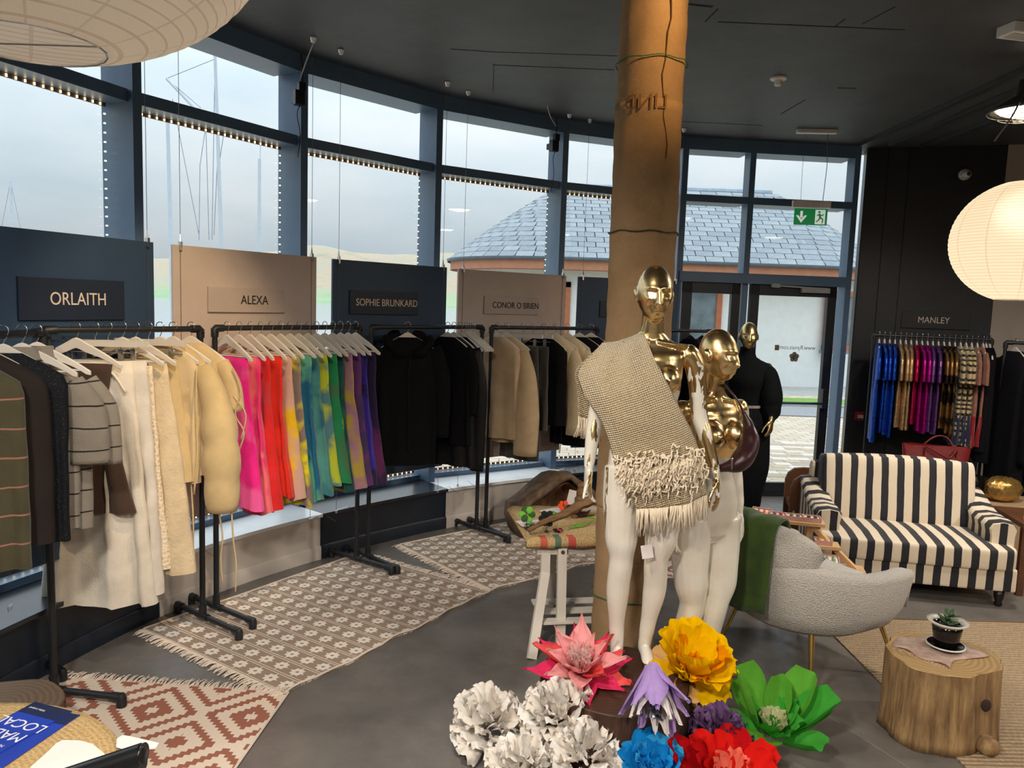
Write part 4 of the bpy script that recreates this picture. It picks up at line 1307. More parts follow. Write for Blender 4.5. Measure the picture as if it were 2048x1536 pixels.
def star_mat():
    t = NT('beige_star_weave')
    s3 = t.sep(t.coord())
    fx = t.math('ABSOLUTE', frac_c(t, s3['X'], .118))
    row = t.math('FLOOR', t.math('ADD', t.math('MULTIPLY', s3['X'], 1 / .118), 100.0))
    sh = t.math('MULTIPLY', t.math('MODULO', row, 2.0), .5)
    fy = t.math('ABSOLUTE', t.math('SUBTRACT', t.math('FRACT', t.math('ADD', t.math('ADD', t.math('MULTIPLY', s3['Y'], 1 / .118), 100.0), sh)), .5))
    sq_ = t.math('LESS_THAN', t.math('MAXIMUM', fx, fy), .25)
    sm_ = t.math('ADD', fx, fy)
    dia = t.math('LESS_THAN', t.math('ADD', sm_, t.math('MULTIPLY', t.math('MINIMUM', fx, fy), 1.6)), .42)
    star = t.math('MAXIMUM', sq_, dia)
    star = t.math('MULTIPLY', star, t.math('GREATER_THAN', sm_, .10))
    ln = t.math('COMPARE', fx, .435, .018)
    ln2 = t.math('COMPARE', fx, .49, .006)
    k = t.math('MAXIMUM', star, ln)
    wv = t.noise(t.coord((3, 1, 1)), 120, 2)
    c = t.mixc(k, srgb(162, 142, 124), srgb(242, 232, 220))
    c = t.mixc(t.math('MULTIPLY', wv, .2), c, srgb(120, 102, 88))
    t.base(c)
    t.b.inputs['Roughness'].default_value = .95; t.b.inputs['Specular IOR Level'].default_value = .1
    t.bump(t.math('ADD', wv, t.math('MULTIPLY', k, .5)), .4, .004)
    return t.m
def diamond_mat(name, c1, c2, per=.46, n=22):
    t = NT(name)
    s3 = t.sep(t.coord())
    fx = t.math('ABSOLUTE', frac_c(t, s3['X'], per))
    fy = t.math('ABSOLUTE', frac_c(t, s3['Y'], per, .15))
    qx = t.math('DIVIDE', t.math('FLOOR', t.math('MULTIPLY', fx, n)), n)
    sm_ = t.math('ADD', qx, t.math('MULTIPLY', fy, 1.0))
    m1 = t.math('COMPARE', sm_, .13, .075)
    m2 = t.math('COMPARE', sm_, .395, .05)
    m3 = t.math('COMPARE', sm_, .65, .05)
    m4 = t.math('GREATER_THAN', sm_, .86)
    k = t.math('MAXIMUM', t.math('MAXIMUM', m1, m2), t.math('MAXIMUM', m3, m4))
    wv = t.noise(t.coord((1, 3, 1)), 120, 2)
    t.base(t.mixc(t.math('MULTIPLY', wv, .15), t.mixc(k, c2, c1), srgb(150, 120, 100)))
    t.b.inputs['Roughness'].default_value = .95; t.b.inputs['Specular IOR Level'].default_value = .1
    t.bump(wv, .4, .004)
    return t.m
star_m = star_mat()
terr_m = diamond_mat('terracotta_diamond_weave', srgb(156, 100, 82), srgb(226, 208, 190))
def unit(x, y):
    l_ = sqrt(x * x + y * y)
    return (x / l_, y / l_)
rug('beige flatweave rug with white star rows under the rainbow scarves', (-1.035, 3.50), unit(.925, 1.40), 1.68, 1.19, star_m, cotton)
rug('second beige star rug, beneath the wooden log and far rail', (-.085, 4.92), unit(.74, .62), 1.45, 1.16, star_m, cotton)
ox = unit(-.06, -1)
rug('cream rug with terracotta stepped diamonds by the round table', (-2.19, 3.58), ox, 1.9, 1.17, terr_m, cotton)
rug('cream rug with brown stepped diamonds in front of the glass door', (1.15, 5.25), unit(1, .12), 1.7, 1.15, diamond_mat('brown_diamond_weave', srgb(160, 110, 90), srgb(220, 212, 206), .5), cotton)
# jute rug under sofa group
t = NT('jute_rug')
s3 = t.sep(t.coord())
wv = t.math('SINE', t.math('MULTIPLY', s3['Y'], 220.0))
n1 = t.noise(t.coord((40, 14, 1)), 3, 4)
c = t.ramp(n1, [(.3, srgb(122, 100, 76)), (.7, srgb(170, 148, 118))])
t.base(t.mixc(t.math('MULTIPLY', t.math('ADD', wv, 1.0), .12), c, srgb(196, 174, 140)))
t.b.inputs['Roughness'].default_value = .95
t.bump(t.math('ADD', n1, wv), .6, .006)
rug('large natural jute rug beneath the tree-stump table', (2.0, 2.2), (1, .02), 2.6, 2.45, t.m, plain('jute_edge', srgb(110, 88, 62), .95), .002, fr=False)

# ================================================================ striped sofa
def stripe_mat(name, ax, per, duty, off):
    t = NT(name)
    v = t.coord()
    s3 = t.sep(v)
    q = t.math('ADD', s3[ax], t.math('MULTIPLY', t.math('SUBTRACT', t.noise(v, 5, 2), .5), .012))
    fr_ = t.math('FRACT', t.math('ADD', t.math('MULTIPLY', q, 1 / per), 50.0 + off))
    m = t.math('LESS_THAN', fr_, duty)
    t.base(t.mixc(m, srgb(224, 208, 184), srgb(26, 26, 33)))
    t.b.inputs['Roughness'].default_value = .8; t.b.inputs['Sheen Weight'].default_value = .15
    t.bump(t.math('ADD', t.math('MULTIPLY', t.noise(v, 7, 3), 2.0), t.noise(v, 220, 2)), .25, .006)
    return t.m
st_x = stripe_mat('sofa_stripe', 'X', .108, .46, .1)
st_y = stripe_mat('sofa_arm_stripe', 'Y', .115, .46, .3)
sf_a = atan2(-.19, 1.03)
SW_, SD_ = 1.26, .86
sfo = thing('sofa', 'loveseat in black and cream stripes with rolled arms', 'sofa', (2.84, 5.42, 0), sf_a)
def cushion(name, sx_, sy_, sz_, c_, m, parent, crown=.03, r=.06, rot=None, nx=24, bow=0):
    """soft box: superellipsoid-like with crowned faces"""
    rings = []
    nz_ = 12
    for i in range(nz_ + 1):
        a_ = -pi / 2 + pi * i / nz_
        zz = math.copysign(abs(sin(a_)) ** .45, sin(a_)) * sz_ / 2
        ins = (1 - abs(cos(a_)) ** .35)
        ring = []
        n = 64
        for j in range(n):
            b = 2 * pi * j / n
            cx = math.copysign(abs(cos(b)) ** .22, cos(b))
            cy = math.copysign(abs(sin(b)) ** .22, sin(b))
            x = cx * (sx_ / 2 - r * ins)
            y = cy * (sy_ / 2 - r * ins)
            ring.append(V((x, y, zz)))
        rings.append(ring)
    # caps as concentric rings for a crown
    def cap(ring, s_):
        out = []
        for k in range(1, 6):
            f = 1 - k / 6
            out.append([V((p.x * f, p.y * f, p.z + s_ * crown * (1 - f * f))) for p in ring])
        return out
    allr = cap(rings[0], -1)[::-1] + rings + cap(rings[-1], 1)
    mb = MB().loft(allr)
    if rot is not None or True:
        Rm = rot if rot is not None else Matrix.Identity(3)
        mb.v = [tuple(Rm @ V(p) + V(c_)) for p in mb.v]
    return mb.build(name, m, parent, smooth=True, auto=60)
MB().box((0, .0, .19), (SW_ - .04, SD_ - .04, .155)).build('base', st_x, sfo, bevel=.014)
cushion('seat_cushion', SW_ - .02, SD_ - .22, .14, (0, -.115, .325), st_x, sfo, .022, .03)
cushion('back_cushion', SW_ - .2, .24, .50, (0, .24, .60), st_x, sfo, .02, .06, Matrix.Rotation(RAD(-10), 3, 'X'))
MB().box((0, .37, .48), (SW_ - .1, .11, .58)).build('back_frame', st_x, sfo, bevel=.04)
for s_ in (-1, 1):
    rings = []
    for i in range(15):
        u = i / 14
        y = mix(-.27, .40, u)
        h = mix(.555, .66, sm((u - .35) / .65)) - .012 * (1 if i in (0, 14) else 0)
        wv_ = .085 * (1 if 0 < i < 14 else .86)
        sec = [(-wv_, .12), (-wv_, h - .09), (-wv_ * 1.12, h - .045), (-wv_ * .85, h - .012), (0, h), (wv_ * .85, h - .012), (wv_ * 1.12, h - .045), (wv_, h - .09), (wv_, .12)]
        rings.append([V((s_ * (SW_ / 2 - .075) + x, y, z)) for x, z in sec])
    arm_o = MB().loft(rings).build('arm', st_y, sfo, smooth=True, auto=50)
    fr_a = [V((p.x, p.y - .004, p.z)) for p in rings[0]]
    MB().loft([fr_a, [V((mix(s_ * (SW_ / 2 - .075), p.x, .96), p.y - .012, p.z)) for p in rings[0]]]).build('arm_front', st_x, arm_o)
for sx2 in (-1, 1):
    for y in (-.36, .36):
        MB().lathe([(.018, 0), (.026, .01), (.02, .03), (.03, .06), (.032, .115)], 14, (sx2 * (SW_ / 2 - .1), y, 0)).build('leg', plain('dark_turned_wood', srgb(24, 18, 16), .35), sfo, smooth=True)

# ================================================================ boucle armchair
t = NT('white_boucle')
v = t.coord()
vo = t.n('TexVoronoi', Scale=170); t.l(v, vo.inputs['Vector'])
t.base(t.ramp(vo.outputs['Distance'], [(.0, srgb(214, 208, 200)), (.6, srgb(188, 181, 172))]))
t.b.inputs['Roughness'].default_value = .95; t.b.inputs['Sheen Weight'].default_value = .3
t.bump(vo.outputs['Distance'], .8, .006)
bcl = t.m
AC = V((1.635, 4.05, 0))
ac_a = RAD(28)                              # the chair looks along its local +x
aco = thing('armchair', 'white boucle tub armchair with slim brass legs', 'armchair', AC, ac_a)
aco.scale = (1.2, 1.2, 1.0)
def tub(a_):                                # a_ angle from the back (pi = back)
    # plan radius, a little squared towards the front
    return 1.0
rows_o, rows_i = [], []
NA = 72
def chair_top(a_):                          # height of the rim by angle: 0 = front, pi = back
    f = abs(((a_ + pi) % (2 * pi)) - pi)    # 0 front .. pi back
    return lint([(0, .40), (.62, .40), (.74, .56), (.9, .605), (1.6, .625), (2.3, .665), (pi, .70)], f)[0]
def plan(a_, r_):
    c_, s_ = cos(a_), sin(a_)
    ex = .62
    x = math.copysign(abs(c_) ** ex, c_) * r_
    y = math.copysign(abs(s_) ** ex, s_) * r_
    if x < 0: x, y = c_ * r_ * 1.02 + 0 * x, mix(y, s_ * r_, .8)
    return x, y
zs = [(.27, .20), (.285, .27), (.32, .315), (.40, .35), (.52, .372), (.60, .378)]
outer = []
for z, r_ in zs + [(None, .378), (None, .365)]:
    ring = []
    for j in range(NA):
        a_ = 2 * pi * j / NA
        x, y = plan(a_, r_)
        zt = chair_top(a_)
        zz = (min(z, zt - .045 + .03 * (z - .3)) if z is not None else (zt - .02 if r_ == .378 else zt - .004))
        ring.append(V((x, y, zz)))
    outer.append(ring)
inner = []
for dr, dz in ((.33, 0.0), (.295, -.012), (.28, -.04), (.275, None)):
    ring = []
    for j in range(NA):
        a_ = 2 * pi * j / NA
        x, y = plan(a_, dr)
        zt = chair_top(a_)
        ring.append(V((x, y, zt + dz if dz is not None else min(.38, zt - .06))))
    inner.append(ring)
MB().loft(outer + inner).build('shell', bcl, aco, smooth=True)
cushion('seat_cushion', .50, .50, .13, (.03, 0, .43), bcl, aco, .02, .05)
# oval head cushion wrapped round the back
rings = []
for i in range(25):
    u = -1 + 2 * i / 24
    a_ = pi + .02 + u * .86
    half = .145 * sqrt(max(.0, 1 - abs(u) ** 2.4)) + .004
    th = .048 * (max(0.0, 1 - abs(u) ** 3)) ** .5 + .003
    cx, cy = .352 * cos(a_), .352 * sin(a_)
    d = V((cos(a_), sin(a_), 0))
    ring = []
    for j in range(20):
        b = 2 * pi * j / 20
        ring.append(V((cx, cy, .712)) + d * (math.copysign(abs(cos(b)) ** .7, cos(b)) * th) + V((0, 0, math.copysign(abs(sin(b)) ** .75, sin(b)) * half)) + d * (.02 * sin(b)))
    rings.append(ring)
MB().loft(rings).build('head_cushion', bcl, aco, smooth=True)
for (x, y) in ((.26, .25), (.26, -.25), (-.22, .24), (-.22, -.24)):
    MB().tube([(x * .86, y * .86, .30), (x * 1.12, y * 1.12, .012)], [.013, .006], 10).tube([(x * 1.12, y * 1.12, .012), (x * 1.12, y * 1.12, 0)], .011, 10).build('leg', brass, aco, smooth=True, auto=40)
# green throw over the back of the armchair
grn = cloth('moss_green_felt', srgb(62, 84, 30), srgb(50, 70, 28), 10, .5, .1, bump=.6, bscale=240)
path = [(.25, .40), (.265, .56), (.27, .70), (.282, .82), (.32, .872), (.37, .885), (.415, .865), (.43, .80), (.432, .66), (.432, .50), (.43, .36)]
rows = []
for i, (r_, z) in enumerate(catmull([(a, b, 0) for a, b in path], 3) and [(p.x, p.y) for p in catmull([(a, b, 0) for a, b in path], 3)]):
    row = []
    for j in range(13):
        w_ = j / 12
        a_ = pi + mix(-.25, .42, w_) - (.0 if i < 16 else (i - 16) * .006)
        row.append(V((r_ * cos(a_), r_ * sin(a_), z + .006 * sin(j * 1.1 + i * .3) + (.05 * w_ if i > 18 else 0) * ((i - 18) / 12 if i > 18 else 0))) + V((cos(a_), sin(a_), 0)) * (.004 * sin(j * 1.9)))
    rows.append(row)
o = MB().grid(rows).build('throw', grn, None, smooth=True, solid=.008, loc=AC, rz=ac_a)
o.scale = (1.2, 1.2, 1.0)
tag(o, 'moss green throw draped over the back of the boucle armchair', 'throw')

# ================================================================ tree-stump table with potted succulent
def bark_mat(name, c1, c2, c3, sc_=(14, 14, 1.6)):
    t = NT(name)
    v = t.coord(sc_)
    f = t.noise(v, 1.6, 6, .65)
    g = t.noise(t.coord(), 5, 4)
    c = t.ramp(f, [(.25, c1), (.5, c2), (.75, c3)])
    t.base(t.mixc(t.ramp(g, [(.45, (0, 0, 0)), (.7, (.5, .5, .5))]), c, c1))
    t.b.inputs['Roughness'].default_value = .8
    t.bump(f, .8, .02)
    return t.m
def ring_mat(name, c1, c2):
    t = NT(name)
    s3 = t.sep(t.coord())
    r_ = t.math('SQRT', t.math('ADD', t.math('MULTIPLY', s3['X'], s3['X']), t.math('MULTIPLY', s3['Y'], s3['Y'])))
    r_ = t.math('ADD', r_, t.math('MULTIPLY', t.noise(t.coord(), 6, 3), .05))
    f = t.math('SINE', t.math('MULTIPLY', r_, 260.0))
    t.base(t.mixc(t.math('MULTIPLY', t.math('ADD', f, 1.0), .35), c1, c2))
    t.b.inputs['Roughness'].default_value = .6
    return t.m
pale_bark = bark_mat('pale_stripped_wood', srgb(70, 48, 30), srgb(150, 118, 78), srgb(196, 166, 118))
def log_table(name, label, cat, c_, r_, h, bark, ringm, wob, n=40, topr=.96):
    o = thing(name, label, cat, c_)
    rings = []
    for i in range(9):
        z = h * i / 8
        rings.append([V((cos(2 * pi * j / n), sin(2 * pi * j / n), 0)) * (r_ * wob(2 * pi * j / n, z / h)) + V((0, 0, z)) for j in range(n)])
    mb = MB().loft(rings, caps=False)
    mb.f.append(tuple(range(n))[::-1]); mb.m.append(0)
    mb.build('trunk', bark, o, smooth=True)
    top = [[p * f + V((0, 0, h + .004 - p.z * f)) for p in rings[-1]] for f in (1.0, .985, .6, .2)]
    top[0] = [V((p.x, p.y, h - .004)) for p in rings[-1]]
    MB().loft(top).build('cut_face', ringm, o, smooth=True, auto=40)
    return o
ST = V((2.02, 3.40, 0))
log_table('stump_table', 'pale tree-stump table on the jute rug', 'table', ST, .235, .36, pale_bark, ring_mat('cut_wood_pale', srgb(186, 156, 108), srgb(156, 122, 78)),
          lambda a_, u: 1 + .07 * sin(a_ * 2 + .8) + .05 * sin(a_ * 3 + 2) + .03 * sin(a_ * 7) + .06 * (1 - u) ** 3 + .02 * sin(a_ * 13 + u * 3))
# knot on the stump
MB().ell((.075, -.232, .24), (.022, .012, .028)).build('knot', plain('dark_knot', srgb(46, 30, 20), .9), bpy.data.objects['stump_table'], smooth=True)
MB().ell((.12, -.20, .04), (.05, .05, .045)).build('knot', pale_bark, bpy.data.objects['stump_table'], smooth=True)
mat_m = cloth('pink_fleck_mat', srgb(190, 166, 146), srgb(176, 140, 130), 30, .5, .1, bump=.6)
rows = [[V(((i - 5) * .03 + .015 * sin(j), (j - 5) * .026 + .03 * sin(i * .5), .003 * sin(i + j))) for j in range(11)] for i in range(11)]
o = MB().grid(rows).build('place_mat', mat_m, None, smooth=True, solid=.004, loc=ST + V((.0, .03, .370)), rz=.6)
tag(o, 'frayed pinkish woven mat on the stump table', 'mat')
fringe(o, (-.15, -.13, -.01), (-.15, .13, -.01), (-1, 0, -.5), 26, mat_m, .04)
po = thing('potted_succulent', 'small succulent in a black glazed pot with white rim', 'plant', ST + V((.035, .035, .374)))
MB().lathe([(.0, .006), (.05, .006), (.076, .016), (.082, .02), (.078, .012), (.055, 0), (0, 0)], 28, caps=False).build('saucer', plain('dark_glaze', srgb(26, 20, 18), .2), po, smooth=True)
MB().lathe([(.084, .017), (.084, .022), (.078, .022)], 28, caps=False).build('saucer_rim', plain('white_glaze', srgb(208, 202, 192), .3), po, smooth=True)
MB().lathe([(.0, .012), (.045, .012), (.052, .03), (.062, .09), (.066, .118), (.062, .118), (.055, .10)], 28, caps=False).build('pot', plain('black_glaze', srgb(16, 15, 15), .12), po, smooth=True)
MB().lathe([(.062, .112), (.086, .128), (.088, .134), (.066, .130), (.062, .118)], 28, caps=False).build('rim', plain('white_glaze', (.6, .58, .55), .3), po, smooth=True)
MB().lathe([(0, .104), (.03, .108), (.060, .10)], 20, caps=False).build('soil', plain('soil', srgb(36, 28, 22), .95, bump=.5), po, smooth=True)
leafm = plain('succulent_green', srgb(64, 92, 58), .45)
for i in range(13):
    a_ = i * 2.4
    el = mix(.25, 1.2, (i % 5) / 5)
    L = mix(.055, .04, (i % 5) / 5)
    d = V((cos(a_) * cos(el), sin(a_) * cos(el), sin(el)))
    b_ = V((0, 0, .112 + .02 * (i % 3)))
    MB().tube([b_, b_ + d * L * .5, b_ + d * L * .85, b_ + d * L], [.004, .010, .008, .002], 8, flat=.45).build('leaf', leafm, po, smooth=True)

# ================================================================ wooden steps with earring boxes behind the armchair
pine = plain('pine', srgb(206, 166, 116), .55, vary=.12, scale=8)
dkw = plain('dark_varnished_wood', srgb(98, 62, 40), .4, vary=.2, scale=5)
SH = thing('display_steps', 'small pine display ladder holding boxed earrings', 'shelf', (1.86, 4.74, 0), 0)
stp = [(PY(1592, 1042, 4.86), .34), (PY(1628, 1088, 4.76), .30), (PY(1676, 1136, 4.64), .30)]
stp = [(p - V((1.86, 4.74, 0)), w_) for p, w_ in stp]
for p, w_ in stp:
    MB().box(p, (w_, .13, .022), rot=RAD(-14)).build('step', pine, SH, bevel=.003)
for s_ in (-1, 1):
    q0, q1 = stp[0][0] + V((s_ * .09, 0, -.012)), stp[2][0] + V((s_ * .09, -.03, -.012))
    MB().bar(q0, V((q1.x + .02, q1.y - .02, q1.z)), .025, .03).bar(V((q1.x + .02, q1.y - .02, q1.z)), V((q1.x + .06, q1.y - .05, 0)), .025, .03, up=(0, 1, .2)).build('side_rail', pine, SH)
    MB().bar(q0, V((q0.x - .02, q0.y + .1, 0)), .03, .035, up=(0, 1, .2)).build('back_leg', pine, SH)
boxm = plain('pink_card', srgb(206, 156, 146), .6, vary=.04)
liner = plain('cream_liner', srgb(238, 222, 200), .7, vary=.03)
def jewel(label, c_, rz, tilt, cols, w_=.10):
    o = thing('earring_box', label, 'box', c_, (tilt, 0, rz), 'boxed earrings')
    mb = MB().box((0, 0, .008), (w_, .085, .016))
    for x, y, sx_, sy_ in ((-w_ / 2, 0, .005, .09), (w_ / 2, 0, .005, .09), (0, -.0425, w_, .005), (0, .0425, w_, .005)):
        mb.box((x, y, .014), (sx_, sy_, .028))
    mb.build('tray', boxm, o)
    MB().box((0, 0, .018), (w_ - .012, .074, .004)).build('card', liner, o)
    for i, s_ in enumerate((-1, 1)):
        m = MB().ell((s_ * .018, .018, .026), (.007, .007, .005), 10, 6).ell((s_ * .020, -.008, .026), (.012, .020, .006), 12, 6)
        m.build('earring', plain('earring_' + cols[0], cols[1], .3), o, smooth=True)
    return o
Rsh = Matrix.Rotation(RAD(-14), 3, 'Z')
def shp(x, i): return SH.location + stp[i][0] + Rsh @ V((x, 0, .0115))
jewel('earring box with dark red drops on the top step', shp(-.115, 0), RAD(-14), 0, ('red', srgb(150, 30, 50)))
jewel('earring box with green drops beside the red ones', shp(-.01, 0), RAD(-14), 0, ('green', srgb(50, 100, 70)))
jewel('earring box with black drops at the end of the top step', shp(.095, 0), RAD(-14), 0, ('black', srgb(40, 30, 34)))
jewel('earring box with gold studs on the middle step', shp(.05, 1), RAD(-14), 0, ('gold', srgb(200, 150, 60)))
jewel('earring box with pale green drops on the lowest step', shp(-.05, 2) + V((0, 0, .02)), RAD(-14), .35, ('mint', srgb(120, 150, 120)))
tb = PY(1522, 1035, 4.95)
o = thing('display_block', 'pine display block leaning by the mannequin hand', 'block', (tb.x, tb.y, 0), -.5)
MB().box((0, 0, tb.z / 2 - .015), (.07, .10, tb.z - .03)).build('post', pine, o, bevel=.004)
MB().box((0, 0, tb.z), (.14, .13, .03), rot=Matrix.Rotation(.35, 3, 'X')).build('sloped_top', pine, o, bevel=.003)
jewel('earring box with orange drops on the sloped pine block', (tb.x, tb.y, tb.z + .018), -.5, .35, ('orange', srgb(232, 84, 50)), .12)
# dark wooden bench end beside the sofa
bp = P(1628, 1120, 0)
o = thing('wooden_bench', 'dark wooden bench end standing behind the sofa arm', 'bench', (2.36, 5.98, 0), -.2)
m = []
prof = [(-.12, 0), (-.12, .52), (-.10, .58), (-.05, .62), (.02, .63), (.12, .63), (.12, 0)]
MB().loft([[V((x, y, z)) for x, z in prof] for y in (-.02, .02)]).build('end_panel', dkw, o)
MB().loft([[V((x + .0, y, z)) for x, z in prof] for y in (.28, .32)]).build('end_panel', dkw, o)
MB().box((.0, .15, .36), (.22, .30, .04)).build('seat', dkw, o)
MB().ell((-.085, -.024, .33), (.012, .006, .012), 10, 6).build('bolt', chrome, o)
# red handbag on a shelf behind the sofa, side table and bags on the right
hp = PY(1868, 900, 6.75)
o = thing('console_shelf', 'low black console shelf behind the sofa', 'shelf', (hp.x + .1, 6.82, 0), rzw)
MB().box((0, 0, .468), (.85, .28, .03)).build('top', black_metal, o, bevel=.003)
for s_ in (-1, 1):
    for y in (-.11, .11): MB().box((s_ * .39, y, .2265), (.025, .025, .453)).build('leg', black_metal, o)
redl = cloth('red_leather', srgb(120, 26, 26), rough=.35, sheen=0, bump=.5, bscale=30, spec=.5)
hb = thing('handbag', 'dark red leather tote bag behind the sofa', 'bag', (hp.x, 6.72, .485), rzw)
rings = []
for z, w_, d in ((0, .24, .07), (.02, .25, .075), (.12, .255, .06), (.24, .27, .03), (.29, .275, .022)):
    rings.append([V((math.copysign(abs(cos(2 * pi * j / 28)) ** .4, cos(2 * pi * j / 28)) * w_, math.copysign(abs(sin(2 * pi * j / 28)) ** .6, sin(2 * pi * j / 28)) * d, z + .008 * sin(j * .9) * (z > .2))) for j in range(28)])
MB().loft(rings).build('body', redl, hb, smooth=True, auto=50)
for y in (-.035, .03):
    MB().tube(catmull([(-.10, y, .2), (-.09, y * 1.5, .28), (0, y * 2.2, .24 if y < 0 else .36), (.09, y * 2.2, .2 if y < 0 else .36), (.15, y * 1.5, .27), (.15, y, .2)], 6), .008, 8).build('handle', redl, hb, smooth=True)
sp = P(2040, 1120, .52)
o = thing('side_table', 'small wooden side table at the sofa right arm', 'table', (3.78, 5.35, 0), sf_a)
MB().box((0, 0, .50), (.42, .5, .035)).build('top', dkw, o, bevel=.004)
for sx2 in (-1, 1):
    for sy2 in (-1, 1): MB().box((sx2 * .18, sy2 * .21, .2425), (.04, .04, .485)).build('leg', dkw, o)
jewel('purple earring box on the side table by the sofa', (3.66, 5.22, .519), .1, 0, ('purple', srgb(90, 70, 140)))
gp_ = PY(1985, 1008, 6.3)
def pouch(label, c_, sx_, sy_, sz_, m, seed):
    rnd = random.Random(seed)
    rings = []
    for i in range(1, 12):
        a_ = pi * i / 12
        rings.append([V((sx_ * sin(a_) ** .7 * cos(2 * pi * j / 28) * (1 + .10 * sin(j * 1.7 + i) + .05 * rnd.uniform(-1, 1)), sy_ * sin(a_) ** .7 * sin(2 * pi * j / 28) * (1 + .1 * sin(j * 1.1 + 2 * i)), sz_ * (1 - cos(a_)) / 2 * (1 + .06 * sin(j * 2.1)))) for j in range(28)])
    o = MB().loft(rings).build('pouch_bag', m, None, smooth=True, loc=c_)
    return tag(o, label, 'bag')
o = thing('plinth_box', 'pale wooden box carrying the crumpled metallic bags', 'box', (gp_.x + .05, 6.35, 0), rzw)
MB().box((0, 0, .19), (.6, .42, .38)).build('body', plain('pale_ply', srgb(176, 146, 112), .6), o, bevel=.004)
MB().box((0, 0, .39), (.62, .44, .02)).build('lid', plain('pale_ply_top', srgb(186, 156, 120), .6), o, bevel=.003)
pouch('crumpled gold metallic clutch bag beside the sofa', (gp_.x + .06, 6.28, .40), .15, .1, .20, foil('foil_bright_gold', srgb(214, 170, 96), None, .22), 3)
pouch('crumpled black foil bag behind the gold clutch', (gp_.x - .15, 6.36, .40), .11, .08, .20, foil('foil_black', srgb(40, 36, 32), None, .25), 5)
# ================================================================ trestle table with driftwood display
wp = plain('white_trestle_paint', srgb(222, 214, 202), .45, vary=.04)
TA = RAD(10)
TT = V((.54, 4.53, 0))
tr_ = thing('trestle', 'white wooden trestle with lower shelf under the jute-covered board', 'trestle', (.18, 4.22, 0), TA)
MB().box((.28, -.035, .545), (.60, .05, .07)).build('top_beam', wp, tr_, bevel=.004)
MB().box((.28, .14, .545), (.60, .05, .07)).build('back_beam', wp, tr_, bevel=.004)
for x in (.0, .46):
    MB().bar((x + .03, -.05, .565), (x + .03, -.06, .40), .05, .03, up=(0, 1, 0)).bar((x + .03, -.06, .41), (x - .07, -.25, 0), .05, .03, up=(0, 1, 0)).build('leg', wp, tr_)
    MB().bar((x + .12, -.07, .575), (x + .12, -.12, 0), .05, .03, up=(0, 1, 0)).build('leg', wp, tr_)
    MB().bar((x + .12, .15, .565), (x + .16, .36, 0), .05, .03, up=(0, 1, 0)).build('leg', wp, tr_)
    MB().tube([(x + .12, -.095, .535), (x + .12, -.06, .535)], .011, 12).build('bolt', chrome, tr_)
for y in (-.12, .02, .16):
    MB().box((.30, y, .15), (.58, .06, .016)).build('shelf_slat', wp, tr_, bevel=.002)
tb_ = MB().box((0, 0, .590), (.95, .62, .03)).build('table_board', plain('plywood', srgb(170, 140, 104), .6), None, bevel=.004, loc=(TT.x, TT.y, 0), rz=TA)
tag(tb_, 'plywood table board resting on the white trestle', 'table board')
t = NT('jute_sack_cloth')
v = t.coord()
s3 = t.sep(v)
n1 = t.noise(t.coord((60, 60, 60)), 2, 3)
c = t.ramp(n1, [(.3, srgb(168, 134, 84)), (.7, srgb(224, 194, 142))])
def bandmask(x0, hw): return t.math('MULTIPLY', t.math('COMPARE', s3['X'], x0, hw), t.math('LESS_THAN', s3['Y'], -.27))
c = t.mixc(bandmask(-.40, .02), c, srgb(204, 96, 78)); c = t.mixc(bandmask(-.32, .018), c, srgb(96, 116, 100)); c = t.mixc(bandmask(-.24, .022), c, srgb(204, 88, 78))
t.base(c); t.b.inputs['Roughness'].default_value = .95; t.bump(n1, .9, .006)
sack_m = t.m
prof = []
rings = []
for i in range(29):
    x = mix(-.495, .49, i / 28)
    e = min(1, min(i, 28 - i) / 2 + .45)
    sec = []
    for y, z in [(-.30, .645), (-.33, .650), (-.348, .638), (-.352, .61), (-.335, .588), (-.315, .59), (-.315, .638), (.31, .638), (.33, .60), (.34, .62), (.33, .65), (.15, .655), (0, .652), (-.15, .654)]:
        sec.append(V((x + .008 * sin(i * 2.1) * (y < -.3), y * (1 if e > .9 else .97), z - .032 - (.015 if e < .6 and z > .63 else 0) + .003 * sin(i * 1.3 + y * 20))))
    rings.append(sec)
o = MB().loft(rings).build('jute_cloth', sack_m, None, smooth=True, loc=(TT.x, TT.y, 0), rz=TA)
tag(o, 'striped jute sack cloth wrapped over the trestle board', 'cloth')
RT = Matrix.Rotation(TA, 3, 'Z')
def onT(px, py, z=.657): return P(px, py, z)
drift = bark_mat('driftwood', srgb(84, 58, 36), srgb(140, 104, 66), srgb(172, 138, 96), (3, 20, 20))
def stick(label, a, b, r0, r1, flat=.7):
    a, b = V(a), V(b)
    c_ = (a + b) / 2
    pts = [a - c_, (a - c_) * .5 + V((0, 0, .008)), V((0, 0, -.004)), (b - c_) * .5 + V((.004, 0, .006)), b - c_]
    o = MB().tube(catmull(pts, 4), [mix(r0, r1, i / 16) * (1 + .12 * sin(i * 2.3)) for i in range(17)], 9, flat=flat).build('driftwood', drift, None, smooth=True, auto=40, loc=c_)
    return tag(o, label, 'driftwood')
a1, b1 = onT(1056, 1062, 0.643), PY(1185, 1000, 4.28)
stick('long driftwood stick leaning diagonally over the trestle table', a1, b1, .016, .042)
b2 = PY(1166, 968, 4.62)
stick('upright driftwood piece behind the jewellery cards', PY(1148, 1038, 4.55), b2, .034, .042)
card = plain('white_card', srgb(232, 222, 218), .7, vary=.02)
def flat_item(name, label, cat, c_, size, rz, m, tilt=(0, 0)):
    o = MB().box((0, 0, size[2] / 2), size).build(name, m, None, loc=c_, rz=(tilt[0], tilt[1], rz))
    return tag(o, label, cat)
